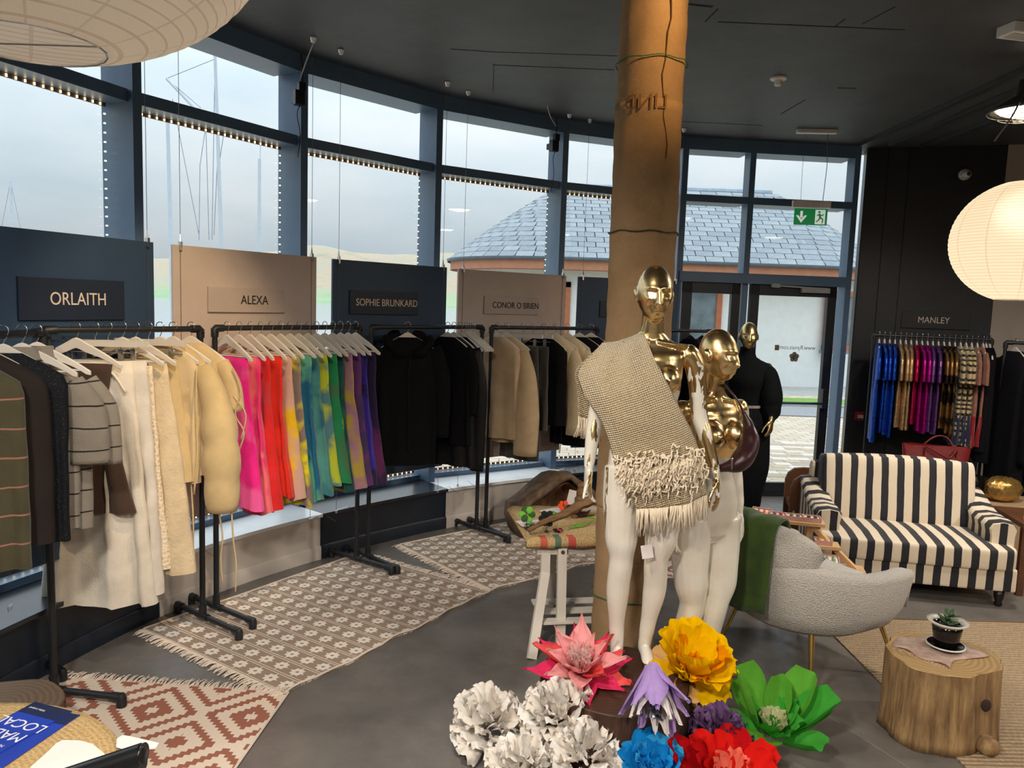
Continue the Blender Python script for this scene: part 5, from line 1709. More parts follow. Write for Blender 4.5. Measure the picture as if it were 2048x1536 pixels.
def brooch(label, c_, cols, r_=.035, stalk=0, tilt=(.9, 0, 0), n=6):
    o = thing('brooch', label, 'brooch', c_, 0)
    R3 = Matrix.Rotation(tilt[0], 3, 'X') @ Matrix.Rotation(tilt[1], 3, 'Y')
    for i in range(n):
        a_ = 2 * pi * i / n
        m = MB()
        d = R3 @ V((cos(a_), sin(a_), .15 * sin(i * 2)))
        m.ell(d * r_ * .6 + V((0, 0, stalk)), (r_ * .5, r_ * .42, .005), 10, 6, rot=R3 @ Matrix.Rotation(a_, 3, 'Z'))
        m.build('petal', cols[i % len(cols)], o, smooth=True)
    if stalk: MB().tube([(0, 0, 0), (0, 0, stalk + .02)], .0018, 5).lathe([(.012, 0), (.012, .004)], 12).build('pin', chrome if False else black_metal, o)
    else: MB().ell((0, 0, .003), (r_ * .3, r_ * .3, .006), 10, 6).build('centre', cols[-1], o)
    return o
lg = plain('leaf_green_felt', srgb(48, 92, 36), .8); lm = plain('lime_felt', srgb(120, 190, 60), .8); kb = plain('black_felt', srgb(22, 22, 24), .9); nb = plain('navy_felt', srgb(34, 46, 110), .8); rd = plain('red_bead', srgb(226, 40, 60), .4); orr = plain('orange_felt', srgb(255, 84, 20), .7)
flat_item('display_card', 'white card with blue and lime felt pieces on the table edge', 'card', onT(1068, 1046, 0.628), (.19, .11, .003), .35, card)
flat_item('display_card', 'white card lying behind the black felt brooch', 'card', onT(1108, 1022, 0.628), (.16, .10, .003), .7, card)
flat_item('price_card', 'upright white price card before the dark wall', 'card', onT(1138, 1018, 0.628), (.055, .003, .12), .2, card, (-.15, .25))
flat_item('price_card', 'small white card between driftwood pieces', 'card', onT(1170, 1005, 0.628), (.06, .003, .05), .5, card, (-.3, .2))
brooch('green felt leaf brooch on a pin stand at the table corner', onT(1053, 1058, 0.628), [lg, lm], .045, .085, (1.2, 0, 0))
brooch('black felt flower brooch on a pin stand', onT(1093, 1063, 0.628), [kb], .045, .075, (1.1, 0, 0))
brooch('lime felt brooch lying on the white card', onT(1104, 1026, 0.636), [lm], .03, 0, (0, 0, 0), 5)
brooch('navy and lime felt brooch on the front card', onT(1062, 1050, 0.636), [nb, lm], .035, 0, (0, 0, 0), 5)
brooch('navy felt brooch next to the orange one', onT(1121, 1028, 0.630), [nb], .022, 0, (0, 0, 0), 5)
brooch('bright orange felt brooch against the price card', onT(1127, 1018, 0.636), [orr], .035, .02, (.9, 0, 0), 6)
brooch('black flower brooch with red bead centre', onT(1116, 1060, 0.630), [kb, kb, kb, kb, kb, kb, kb, rd], .028, 0, (0, 0, 0), 8)
c_ = onT(1170, 1052, 0.630)
o = MB().tube(catmull([c_ + V((-.10, -.06, 0)), c_ + V((0, 0, .01)), c_ + V((.06, .08, .02)), c_ + V((.07, .14, .01)), c_ + V((.02, .12, .02))], 6), .004, 6).tube([c_ + V((-.06, -.02, .002)), c_ + V((.0, .05, .006))], [.008, .004], 6).build('necklace', lm, None, smooth=True)
tag(o, 'green and white beaded necklace near the column', 'necklace')
o = MB().ell((0, 0, .03), (.06, .05, .032)).build('pebble', plain('beach_stone', srgb(176, 158, 138), .7), None, smooth=True, loc=onT(1176, 1030, 0.623))
tag(o, 'pale beach stone beside the column on the jute cloth', 'stone')
o = MB().lathe([(.0, 0), (.045, .0), (.075, .02), (.085, .045), (.08, .045), (.068, .02), (.0, .008)], 20, caps=False).build('bowl', plain('dark_berry_glaze', srgb(46, 14, 22), .25), None, smooth=True, loc=onT(1155, 1030, 0.624))
tag(o, 'dark berry coloured bowl under the driftwood', 'bowl')

# big hollow log against the low wall
hl = thing('hollow_log', 'large weathered hollow log standing against the low wall', 'log', (.34, 6.40, 0), RAD(30))
hl.scale = (.88, .88, .92)
weath = bark_mat('weathered_log', srgb(66, 48, 34), srgb(116, 92, 70), srgb(150, 128, 104), (6, 6, 3))
inner_m = bark_mat('rotten_heartwood', srgb(40, 26, 16), srgb(110, 74, 38), srgb(150, 104, 56), (9, 9, 4))
prof = [(-.36, .02), (-.40, .16), (-.37, .27), (-.25, .34), (-.10, .43), (.02, .50), (.14, .50), (.24, .43), (.36, .36), (.44, .24), (.44, .02)]
def ringat(y, s_, w_=0): return [V((x * s_ + .02 * sin(i * 2 + y * 9), y, .0 + z * s_ + (.012 * sin(i * 1.7 + y * 12) if z > .05 else 0))) for i, (x, z) in enumerate(prof)]
outer = [ringat(-.20, 1.0), ringat(-.12, 1.05), ringat(.0, 1.03), ringat(.12, .98), ringat(.20, .8)]
mb = MB().loft([[*r] for r in [[V((p.x * .86, p.y + .10, p.z * .84)) for p in outer[1]], [V((p.x * .9, p.y - .01, p.z * .88)) for p in outer[0]]]], caps=False, closed=False)
mb.mat(1)
MB().loft(outer[:], caps=False, closed=False).build('bark', weath, hl, smooth=True, auto=50, solid=.05)
MB().loft([[V((p.x * .88, .02, p.z * .86)) for p in outer[1]], [V((p.x * .9, -.19, p.z * .9)) for p in outer[0]]], caps=False, closed=False).build('hollow', inner_m, hl, smooth=True)
m = MB().add([V((p.x * .9, .03, p.z * .88)) for p in outer[1]], [tuple(range(len(prof)))])
m.build('heartwood', inner_m, hl, solid=.02)

# ================================================================ round jute table, leaflets, handrail (front left corner)
RTB = V((-1.50, 1.80, 0))
o = thing('round_table', 'low round table in the near corner under a jute cloth', 'table', RTB)
MB().lathe([(.46, .555), (.47, .56), (.47, .585), (.46, .59)], 48).build('top', pine, o, smooth=True, auto=40)
MB().lathe([(.20, 0), (.21, .02), (.06, .06), (.045, .30), (.06, .54), (.2, .556)], 24).build('pedestal', pine, o, smooth=True)
t = NT('woven_jute_mat')
s3 = t.sep(t.coord())
r_ = t.math('SQRT', t.math('ADD', t.math('MULTIPLY', s3['X'], s3['X']), t.math('MULTIPLY', s3['Y'], s3['Y'])))
f = t.math('ADD', t.math('MULTIPLY', t.math('SINE', t.math('MULTIPLY', r_, 420.0)), .08), t.noise(t.coord((60, 60, 60)), 2, 3))
t.base(t.ramp(f, [(.2, srgb(158, 126, 80)), (.8, srgb(222, 188, 130))]))
t.b.inputs['Roughness'].default_value = .95; t.bump(f, 1.0, .004)
jm = MB().lathe([(0, .598), (.3, .600), (.47, .601), (.50, .596), (.505, .588), (.495, .585)], 64, caps=False).build('jute_mat', t.m, None, smooth=True, loc=RTB)
tag(jm, 'round woven jute cloth covering the near corner table', 'cloth')
blue_p = plain('leaflet_blue', srgb(38, 66, 172), .35, vary=.15, scale=5)
navy_p = plain('leaflet_navy', srgb(34, 44, 78), .35)
wht = plain('leaflet_white', srgb(235, 235, 240), .5, vary=0)
def leaflet(label, c_, rz, words, z):
    o = thing('leaflet', label, 'leaflet', (c_.x, c_.y, z), rz, 'blue leaflets on the jute table')
    MB().box((0, 0, .0015), (.15, .30, .003)).build('cover', blue_p, o)
    MB().box((0, -.12, .0031), (.15, .06, .0004)).build('banner', navy_p, o)
    if words:
        text('lettering', 'MADE\nLOCAL', .056, wht, o, (.0, -.015, .0033), (0, 0, 0), extr=.0001)
        text('small_print', 'MADE LOCAL.IE', .016, wht, o, (.0, .06, .0033), (0, 0, 0), extr=.0001)
        text('small_print', 'Fáilte Ireland', .012, wht, o, (.03, -.12, .0036), (0, 0, 0), extr=.0001)
        MB().ell((.045, .092, .0034), (.022, .014, .0004), 16, 6).ell((.022, .098, .0034), (.016, .012, .0004), 16, 6).build('green_leaf_mark', plain('mark_green', srgb(96, 160, 110), .5), o)
    return o
lc = P(103, 1427, .605) + V((-.5, -.85, 0)) * .125
leaflet('topmost blue leaflet reading MADE LOCAL on the jute table', lc, RAD(162), True, .6045)
leaflet('second blue leaflet fanned beneath the topmost one', lc + V((.045, -.025, 0)), RAD(168), False, .6012)
paper_w = plain('tissue_paper', srgb(232, 230, 224), .8, vary=.03)
def sheet(label, pts, z):
    w = [P(x, y, z) for x, y in pts]
    c_ = sum(w, V()) / len(w)
    k = len(w)
    mb = MB().add([p - c_ for p in w] + [p - c_ + V((0, 0, .002)) for p in w], [tuple(range(k)), tuple(range(k, 2 * k))[::-1]] + [(i, (i + 1) % k, k + (i + 1) % k, k + i) for i in range(k)])
    o = mb.build('paper_cutout', paper_w, None, loc=c_)
    return tag(o, label, 'paper')
sheet('curved white paper pattern piece lying on the jute table', [(60, 1536), (95, 1505), (112, 1488), (125, 1481), (160, 1482), (185, 1489), (205, 1505), (230, 1530), (200, 1560), (80, 1580)], .603)
sheet('white paper tip poking past the edge of the jute table', [(232, 1495), (234, 1478), (246, 1471), (280, 1478), (318, 1487), (312, 1497), (290, 1500), (262, 1503)], .606)
hr0, hr1 = PY(285, 1512, 1.25), PY(95, 1575, 1.22)
o = thing('handrail', 'black tubular handrail end in the near corner', 'handrail', (hr0.x, hr0.y, 0))
d = hr1 - hr0
MB().tube([V((0, 0, hr0.z)), V((0, 0, hr0.z)) + d, V((0, 0, hr0.z)) + d * 4], .022, 20).build('rail', plain('black_gloss_metal', srgb(22, 22, 24), .2), o, smooth=True, auto=40)
MB().tube([V((0, 0, hr0.z)) + d * 2.5, V((d.x * 2.5, d.y * 2.5, 0))], .018, 14).build('post', black_metal, o, smooth=True, auto=40)
MB().ell((0, 0, hr0.z), (.006, .022, .022), 16, 10).build('end_cap', plain('black_gloss_cap', (.01, .01, .011), .2), o, smooth=True)
# flat log stool by the rail
lp = P(20, 1395, .32)
log_table('log_stool', 'low dark log stool behind the round jute table', 'stool', (-1.97, 2.86, 0), .22, .26, bark_mat('old_bark', srgb(50, 38, 28), srgb(104, 80, 56), srgb(140, 110, 74)), ring_mat('old_cut_wood', srgb(112, 92, 72), srgb(88, 68, 50)), lambda a_, u: 1 + .05 * sin(3 * a_) + .04 * sin(5 * a_ + 1))
# ================================================================ mannequins
def head_part(mb, c_, R3, s_=1.0):
    """head looking along local -y, c_ its centre"""
    n1, n2 = 72, 56
    def surf(u, w):
        a_ = 2 * pi * u
        b = pi * w
        x, y, z = sin(b) * cos(a_), sin(b) * sin(a_), -cos(b)
        hw, hd, hh = .0735, .094, .118
        px, py, pz = x * hw, y * hd, z * hh
        if pz > 0:
            py += .010 * (pz / hh)                                   # cranium set back
        else:
            k = -pz / hh
            px *= 1 - .30 * k ** 1.7
            if py > 0: py *= 1 - .55 * k ** 1.2
            else: py *= 1 + .52 * k ** 2.4
        fr = max(0.0, -y)
        if y < 0:
            g = lambda dx, dz, sx_, sz_: exp(-((px - dx) / sx_) ** 2 - ((pz - dz) / sz_) ** 2)
            d = 0
            # nose: ridge that rises to the tip
            if -.05 < pz < .03:
                k = (.022 - pz) / .062
                k = max(0, min(1, k))
                d += (.004 + .020 * k ** 1.3) * exp(-(px / (.0060 + .0040 * k)) ** 2) * sm((pz + .052) / .010)
            for s2 in (-1, 1):
                d += .004 * exp(-((px - s2 * .0105) / .0055) ** 2 - ((pz + .036) / .007) ** 2)
                d -= .0125 * g(s2 * .030, .006, .017, .0115)
                d += .0075 * g(s2 * .031, .004, .0115, .0065)
                d -= .0022 * exp(-((px - s2 * .031) / .014) ** 2) * exp(-((pz - .0015) / .0016) ** 2)
                d += .0045 * g(s2 * .030, .026, .022, .006)
                d += .0075 * g(s2 * .046, -.022, .016, .016)
                d -= .0055 * g(s2 * .038, -.060, .014, .020)
            d += .0075 * g(0, -.0585, .019, .0050) + .0085 * g(0, -.0715, .016, .0058)
            d -= .0062 * g(0, -.0648, .024, .0022)
            d += .004 * g(0, -.102, .018, .012)
            d -= .003 * g(0, -.084, .016, .005)
            py -= d * min(1, fr * 2.2)
        return V((px, py, pz))
    rings = []
    for i in range(1, n2):
        rings.append([V(c_) + (R3 @ (surf(j / n1, i / n2) * s_)) for j in range(n1)])
    mb.loft(rings)
    for s2 in (-1, 1):                                               # ears
        e = MB()
        Re = R3 @ Matrix.Rotation(s2 * .35, 3, 'Z') @ Matrix.Rotation(-.2, 3, 'X')
        mb.ell(V(c_) + R3 @ (V((s2 * .075, .012, -.006)) * s_), (.007, .017, .030), 14, 10, rot=Re)
        mb.ell(V(c_) + R3 @ (V((s2 * .079, .022, .004)) * s_), (.006, .008, .022), 12, 8, rot=Re)
def limb(mb, pts, rs, n=18, flat=1.0):
    p = catmull(pts, 6)
    tab = [(i, r) for i, r in enumerate(rs)]
    rr = [interp(tab, k / 6)[0] for k in range(len(p))]
    mb.tube(p, rr, n, flat=flat)
def hand_part(mb, w_, d, t_, curl=.5, s_=1.0):
    """wrist w_, finger direction d, thumb side t_"""
    w_, d, t_ = V(w_), V(d).normalized(), V(t_)
    t_ = (t_ - d * t_.dot(d)).normalized()
    n_ = d.cross(t_)
    rings = []
    for l_, wd, th in ((-.02, .024, .020), (.0, .024, .018), (.03, .033, .017), (.06, .039, .014), (.085, .040, .012), (.095, .034, .008)):
        rings.append([w_ + d * l_ * s_ + t_ * (math.copysign(abs(cos(2 * pi * j / 16)) ** .7, cos(2 * pi * j / 16)) * wd * s_) + n_ * (sin(2 * pi * j / 16) * th * s_) for j in range(16)])
    mb.loft(rings)
    for k, (off, L) in enumerate(((.030, .070), (.010, .080), (-.010, .074), (-.029, .058))):
        b = w_ + d * .082 * s_ + t_ * off * s_
        c2 = curl * (1 + .18 * k)
        p = [b]
        dirv = d + t_ * (off * 1.6)
        for q, f in enumerate((.42, .32, .26)):
            a_ = c2 * (q + .6) * .55
            p.append(p[-1] + (dirv.normalized() * cos(a_) + n_ * sin(a_)) * L * f * s_)
        mb.tube(p, [.0095 * s_, .0088 * s_, .0080 * s_, .0062 * s_], 10)
    b = w_ + d * .022 * s_ + t_ * .024 * s_
    mb.tube([b, b + (d * .6 + t_ * .55 + n_ * .25) * .034 * s_, b + (d * .95 + t_ * .6 + n_ * .45) * .062 * s_, b + (d * 1.35 + t_ * .62 + n_ * .5) * .078 * s_], [.013 * s_, .011 * s_, .009 * s_, .0065 * s_], 10)
def remesh(mb, name, voxel, mat, parent, it=3, loc=None, rz=None):
    me = mb.mesh(name)
    bm = bmesh.new(); bm.from_mesh(me)
    bmesh.ops.recalc_face_normals(bm, faces=bm.faces)
    bm.to_mesh(me); bm.free()
    o = bpy.data.objects.new('tmp', me)
    COL.objects.link(o)
    r_ = o.modifiers.new('r', 'REMESH'); r_.mode = 'VOXEL'; r_.voxel_size = voxel
    if it:
        s_ = o.modifiers.new('s', 'SMOOTH'); s_.factor = .5; s_.iterations = it
    dg = bpy.context.evaluated_depsgraph_get()
    me2 = bpy.data.meshes.new_from_object(o.evaluated_get(dg))
    bpy.data.objects.remove(o)
    me2.materials.clear()
    me2.materials.append(mat)
    me2.polygons.foreach_set('use_smooth', [True] * len(me2.polygons))
    me2.name = name
    return obj(name, me2, parent, 0, loc, rz)
def torso(mb, k=1.0, bust=.0, hipx=.165):
    sec = [(.80, 0, .0, .05, .06), (.85, 0, .004, .135, .095), (.92, 0, .008, hipx, .112), (.98, 0, .008, hipx * .985, .112), (1.05, 0, .0, .142, .098), (1.13, 0, -.004, .116, .082), (1.20, 0, -.004, .120, .084), (1.28, 0, -.004, .134, .094), (1.36, 0, .0, .142, .095), (1.42, 0, .006, .150, .083), (1.465, 0, .012, .135, .066), (1.495, 0, .014, .085, .056), (1.52, 0, .010, .056, .052), (1.56, 0, .004, .049, .050), (1.62, 0, -.004, .048, .052), (1.67, 0, -.004, .05, .056)]
    tab = [(z, cx, cy, rx, ry) for z, cx, cy, rx, ry in sec]
    rings = []
    for i in range(60):
        z = mix(.80, 1.67, i / 59)
        cx, cy, rx, ry = interp(tab, z)
        rings.append([V((cx + rx * math.copysign(abs(cos(2 * pi * j / 40)) ** .9, cos(2 * pi * j / 40)), cy + ry * math.copysign(abs(sin(2 * pi * j / 40)) ** .9, sin(2 * pi * j / 40)), z)) for j in range(40)])
    mb.loft(rings)
    for s_ in (-1, 1):
        mb.ell((s_ * .067, -.068 - bust * .4, 1.325), (.058 + bust * .2, .060 + bust, .062 + bust * .3), 20, 14)
        mb.ell((s_ * .068, -.122 - bust * 1.35, 1.328), (.012, .014, .012), 10, 8)
        mb.ell((s_ * .072, .075, .905), (.080, .055, .085), 18, 12)
        mb.ell((s_ * .165, .012, 1.432), (.046, .048, .048), 16, 10)            # shoulder
        mb.tube([(s_ * .02, -.045, 1.487), (s_ * .09, -.052, 1.478), (s_ * .155, -.01, 1.468)], [.007, .010, .012], 8)   # collar bone

# ---- gold over white paint
def mann_mat(name, z_line, arm_thr, seed, hands=True):
    t = NT(name)
    v = t.coord(loc=(seed, seed * 2.0, 0))
    ob = t.coord()
    s3 = t.sep(ob)
    n1 = t.noise(v, 7, 5, .6)
    n2 = t.noise(t.coord((1.5, 1.5, .45), loc=(seed, 3, 1)), 9, 4, .6)
    edge = t.math('ADD', s3['Z'], t.math('MULTIPLY', t.math('SUBTRACT', n1, .5), .30))
    g1 = t.math('GREATER_THAN', edge, z_line)
    ax = t.math('ABSOLUTE', s3['X'])
    arm = t.math('GREATER_THAN', ax, .165)
    arm_g = t.math('GREATER_THAN', t.math('ADD', n2, t.math('MULTIPLY', t.math('GREATER_THAN', s3['X'], 0.0), .15)), arm_thr)
    inarm = t.math('LESS_THAN', edge, z_line + .1)
    g = t.math('ADD', t.math('MULTIPLY', t.math('SUBTRACT', 1.0, arm), g1), t.math('MULTIPLY', arm, t.math('MAXIMUM', arm_g, t.math('GREATER_THAN', edge, 1.40))))
    heel = t.math('LESS_THAN', t.math('ADD', s3['Z'], t.math('MULTIPLY', n1, .06)), .075)
    g = t.math('MINIMUM', 1.0, t.math('ADD', g, heel))
    gold = t.ramp(n2, [(.3, srgb(220, 184, 122)), (.7, srgb(246, 218, 164))])
    t.base(t.mixc(g, t.ramp(n1, [(.3, srgb(222, 214, 198)), (.7, srgb(234, 228, 216))]), gold))
    t.l(g, t.b.inputs['Metallic'])
    t.l(t.mixc(g, (.22, .22, .22), (.26, .26, .26)), t.b.inputs['Roughness'])
    t.b.inputs['Coat Weight'].default_value = .25; t.b.inputs['Coat Roughness'].default_value = .08
    t.bump(t.math('MULTIPLY', t.math('ADD', n1, t.noise(v, 40, 3)), g), .12, .006)
    return t.m

def mannequin(label, loc, rz, head_yaw, head_tilt, legs, arms, hands, mat, bust=0, hipx=.165, hs=1.0, dressed=False):
    o = thing('mannequin', label, 'mannequin', loc, rz)
    mb = MB()
    torso(mb, bust=bust, hipx=hipx)
    R3 = Matrix.Rotation(RAD(head_yaw), 3, 'Z') @ Matrix.Rotation(RAD(head_tilt), 3, 'X')
    head_part(mb, (0, -.018, 1.692), R3, hs)
    for pts in legs:
        limb(mb, pts[0] + [tuple(V(pts[3]) + V((0, 0, .005)))], pts[1] + [.031])
        # foot
        a_, h_, tt = V(pts[2]), V(pts[3]), V(pts[4])
        mb.tube(catmull([a_, h_, h_.lerp(tt, .45) + V((0, 0, .012)), h_.lerp(tt, .8), tt], 4), [.034, .035, .036, .037, .036, .035, .034, .034, .034, .035, .037, .037, .036, .033, .028, .022, .014], 14, flat=.85)
    for pts in arms: limb(mb, pts, [.047, .044, .040, .036, .034, .027, .0225])
    for h in hands: hand_part(mb, *h)
    b = remesh(mb, 'body', .0046, mat, o, 3)
    return o
# M1: standing on the log, shawl over its shoulder
m1_mat = mann_mat('gold_leaf_over_white_a', 1.25, .61, 1.0)
legs1 = [([(-.085, .0, .92), (-.092, -.01, .80), (-.092, -.022, .62), (-.086, -.016, .50), (-.092, .012, .36), (-.088, .028, .18), (-.082, .034, .09)], [.095, .092, .074, .054, .053, .036, .031], (-.082, .036, .11), (-.082, .042, .050), (-.100, -.115, .014)),
         ([(.085, .0, .92), (.094, .005, .80), (.088, .0, .62), (.072, .006, .50), (.078, .04, .36), (.060, .066, .18), (.052, .072, .09)], [.095, .092, .074, .054, .053, .036, .031], (.052, .074, .11), (.052, .082, .050), (.060, -.070, .014))]
arms1 = [[(-.165, .012, 1.435), (-.195, .014, 1.38), (-.212, .018, 1.28), (-.225, .020, 1.16), (-.236, .006, 1.08), (-.246, -.012, .98), (-.250, -.026, .92)],
         [(.165, .012, 1.435), (.196, .014, 1.38), (.216, .018, 1.28), (.232, .020, 1.16), (.258, .004, 1.08), (.290, -.014, .97), (.306, -.026, .91)]]
hands1 = [((-.250, -.028, .915), (-.03, -.12, -1), (.25, -1, .1), -.55), ((.308, -.028, .905), (.16, -.10, -1), (-.35, -1, .1), .5)]
M1 = V((.605, 3.37, .268))
mannequin('gold-leafed mannequin on the log with a cream shawl over one shoulder', M1, RAD(-3), 6, 2, legs1, arms1, hands1, m1_mat, hs=1.05)
# M2: behind the first, head turned aside
m2_mat = mann_mat('gold_leaf_over_white_b', 1.22, .80, 5.0)
legs2 = [([(-.085, .0, .92), (-.094, -.01, .80), (-.090, -.030, .62), (-.075, -.030, .50), (-.080, .0, .36), (-.075, .02, .18), (-.07, .03, .09)], [.098, .096, .080, .060, .058, .040, .034], (-.07, .032, .11), (-.07, .04, .050), (-.085, -.12, .014)),
         ([(.085, .0, .92), (.096, .005, .80), (.075, -.04, .62), (.045, -.055, .50), (.045, -.02, .36), (.035, .01, .18), (.03, .02, .09)], [.098, .096, .080, .060, .058, .040, .034], (.03, .022, .11), (.03, .03, .050), (.03, -.13, .014))]
arms2 = [[(-.165, .012, 1.435), (-.192, .02, 1.38), (-.205, .03, 1.28), (-.215, .04, 1.16), (-.222, .03, 1.08), (-.225, .0, .98), (-.225, -.02, .92)],
         [(.165, .012, 1.435), (.192, .03, 1.38), (.205, .05, 1.28), (.212, .07, 1.16), (.216, .06, 1.08), (.215, .03, .98), (.212, .02, .92)]]
hands2 = [((-.225, -.022, .915), (0, -.15, -1), (.2, -1, .1), -.6), ((.212, .018, .915), (.05, -.10, -1), (-.2, -1, .1), .6)]
M2 = V((.95, 3.60, .0))
mannequin('gold-busted mannequin with head turned aside and belt bag', M2, RAD(24), 22, 3, legs2, arms2, hands2, m2_mat, bust=.022, hs=1.03)
# M3: in black dress near the door
m3 = thing('mannequin', 'gold-faced mannequin in a black dress near the door', 'mannequin', (1.965, 6.45, .0), RAD(-14))
mb = MB()
torso(mb)
head_part(mb, (0, -.018, 1.692), Matrix.Rotation(RAD(4), 3, 'Z'))
limb(mb, [(-.08, 0, .9), (-.08, 0, .5), (-.08, 0, .1), (-.08, -.02, .03)], [.09, .055, .035, .04])
limb(mb, [(.08, 0, .9), (.08, 0, .5), (.08, 0, .1), (.08, -.02, .03)], [.09, .055, .035, .04])
limb(mb, [(.15, 0, 1.40), (.20, .0, 1.2), (.215, -.105, 1.02)], [.035, .03, .022])
limb(mb, [(-.15, 0, 1.40), (-.20, .0, 1.2), (-.215, -.10, 1.02)], [.035, .03, .022])
hand_part(mb, (.215, -.13, 1.02), (-.05, -.3, -1), (-.5, -1, 0), .6)
hand_part(mb, (-.215, -.11, 1.02), (.05, -.3, -1), (.5, -1, 0), -.6)
remesh(mb, 'body', .0055, plain('gold_paint', srgb(228, 200, 140), .3, 1, vary=.06), m3, 2)
MB().lathe([(.16, 0), (.16, .008)], 32).build('base', chrome, m3)
# black dress with cocoon sleeves
knit_b = cloth('black_rib_knit', srgb(14, 16, 19), bump=.6, bscale=90, sheen=0, spec=.15)
dr = thing('cocoon_dress', 'black rib-knit cocoon dress with high neck and balloon sleeves', 'dress', m3.location, m3.rotation_euler.z)
tab = [(.03, .10, .10), (.30, .19, .15), (.62, .235, .18), (.90, .225, .17), (1.02, .185, .14), (1.10, .150, .12), (1.13, .146, .118), (1.2, .15, .125), (1.33, .175, .155), (1.42, .205, .125), (1.462, .19, .10), (1.49, .12, .088), (1.51, .08, .076), (1.535, .066, .066), (1.60, .060, .062)]
rings = []
for i in range(60):
    z = mix(.03, 1.60, i / 59)
    rx, ry = interp(tab, z)
    rings.append([V((rx * cos(2 * pi * j / 64) * (1 + .006 * sin(j * 8)), ry * sin(2 * pi * j / 64) * (1 + .006 * sin(j * 8)), z)) for j in range(64)])
rings.append([p * .93 + V((0, 0, p.z * .07)) for p in rings[-1]])
MB().loft(rings, caps=False).build('body', knit_b, dr, smooth=True)
for s_ in (-1, 1):
    p = catmull([(s_ * .10, .0, 1.42), (s_ * .16, .0, 1.36), (s_ * .195, .0, 1.22), (s_ * .205, -.02, 1.09), (s_ * .215, -.10, 1.00)], 6)
    MB().tube(p, [interp([(0, .075), (.25, .11), (.55, .120), (.8, .10), (1, .034)], i / 24)[0] for i in range(25)], 24, flat=.9).build('sleeve', knit_b, dr, smooth=True)
bl = MB().loft([[V((.156 * cos(2 * pi * j / 40), .127 * sin(2 * pi * j / 40), z)) for j in range(40)] for z in (1.10, 1.122)], caps=False).build('belt', plain('silver_belt', srgb(200, 196, 186), .3, .5), None, loc=m3.location, rz=m3.rotation_euler.z, solid=.004)
tag(bl, 'slim silver belt round the black dress', 'belt')
MB().box((0, -.13, 1.111), (.03, .006, .026)).build('buckle', chrome, bl)
tg = MB().box((.05, -.20, .93), (.055, .003, .065)).build('swing_tag', white_plastic, None, loc=m3.location, rz=m3.rotation_euler.z)
MB().tube([(.05, -.20, .96), (.05, -.195, 1.05), (.06, -.13, 1.14)], .0015, 5).build('string', bk3, tg)
text('lettering', 'U', .03, txt_dark, tg, (.05, -.2025, .935), (pi / 2, 0, 0), extr=.0003)
tag(tg, 'small white swing tag hanging from the black dress', 'tag')

# ---- shawl on M1
t = NT('cream_basket_weave')
v = t.coord(rot=(0, RAD(-24), 0))
s3 = t.sep(v)
a1_ = t.math('SINE', t.math('MULTIPLY', s3['X'], 480.0)); a2_ = t.math('SINE', t.math('MULTIPLY', s3['Z'], 480.0))
ck = t.math('MULTIPLY', a1_, a2_)
nn_ = t.noise(v, 150, 2)
t.base(t.ramp(t.math('ADD', t.math('MULTIPLY', ck, .3), nn_), [(.2, srgb(188, 164, 122)), (.8, srgb(222, 204, 172))]))
t.b.inputs['Roughness'].default_value = .95; t.b.inputs['Sheen Weight'].default_value = .3; t.b.inputs['Specular IOR Level'].default_value = .1
t.bump(t.math('ADD', t.math('MULTIPLY', ck, 1.2), nn_), .8, .006)
shawl_m = t.m
sh = thing('shawl', 'cream woven shawl with fluffy band and fringe on the gold mannequin', 'shawl', M1, RAD(-3))
ctrl = [  # left (x,y,z), right (x,y,z), bulge
    ((-.30, .10, 1.13), (-.08, .150, 1.10), .02), ((-.31, .085, 1.24), (-.08, .145, 1.24), .03), ((-.325, .055, 1.335), (-.07, .12, 1.38), .02),
    ((-.27, .05, 1.405), (-.055, .07, 1.47), .0), ((-.215, .01, 1.468), (-.045, .02, 1.522), .0), ((-.255, -.065, 1.425), (-.032, -.065, 1.50), -.02),
    ((-.315, -.085, 1.345), (-.005, -.125, 1.425), -.05), ((-.285, -.12, 1.25), (.045, -.165, 1.33), -.065), ((-.215, -.15, 1.15), (.105, -.175, 1.22), -.06), ((-.175, -.155, 1.06), (.165, -.165, 1.12), -.045),
    ((-.145, -.15, .96), (.205, -.150, 1.03), -.04), ((-.10, -.145, .87), (.235, -.14, .935), -.035), ((-.045, -.14, .775), (.250, -.13, .845), -.03)]
def sh_row(s_):
    i = min(int(s_), len(ctrl) - 2)
    f = s_ - i
    def cr(k):
        q = [V(ctrl[max(0, min(len(ctrl) - 1, i + e))][k]) for e in (-1, 0, 1, 2)]
        return .5 * ((2 * q[1]) + (q[2] - q[0]) * f + (2 * q[0] - 5 * q[1] + 4 * q[2] - q[3]) * f * f + (3 * q[1] - q[0] - 3 * q[2] + q[3]) * f ** 3)
    return cr(0), cr(1), mix(ctrl[i][2], ctrl[i + 1][2], f)
def sh_pt(s_, u):
    l_, r_, bu = sh_row(s_)
    p = l_.lerp(r_, u)
    fold = .010 * sin(u * 9 + s_ * .4) * sm((s_ - 4) / 5) + .006 * sin(u * 17 + s_)
    return p + V((0, bu * sin(pi * u) + fold, -.012 * sin(pi * u)))
rows = [[sh_pt(12 * i / 72, j / 30) for j in range(31)] for i in range(73)]
MB().grid(rows).build('woven_cloth', shawl_m, sh, smooth=True, solid=.009)
wool = plain('raw_wool', srgb(228, 212, 186), .95, vary=.05, sheen=.3)
mb = MB()
rnd = random.Random(4)
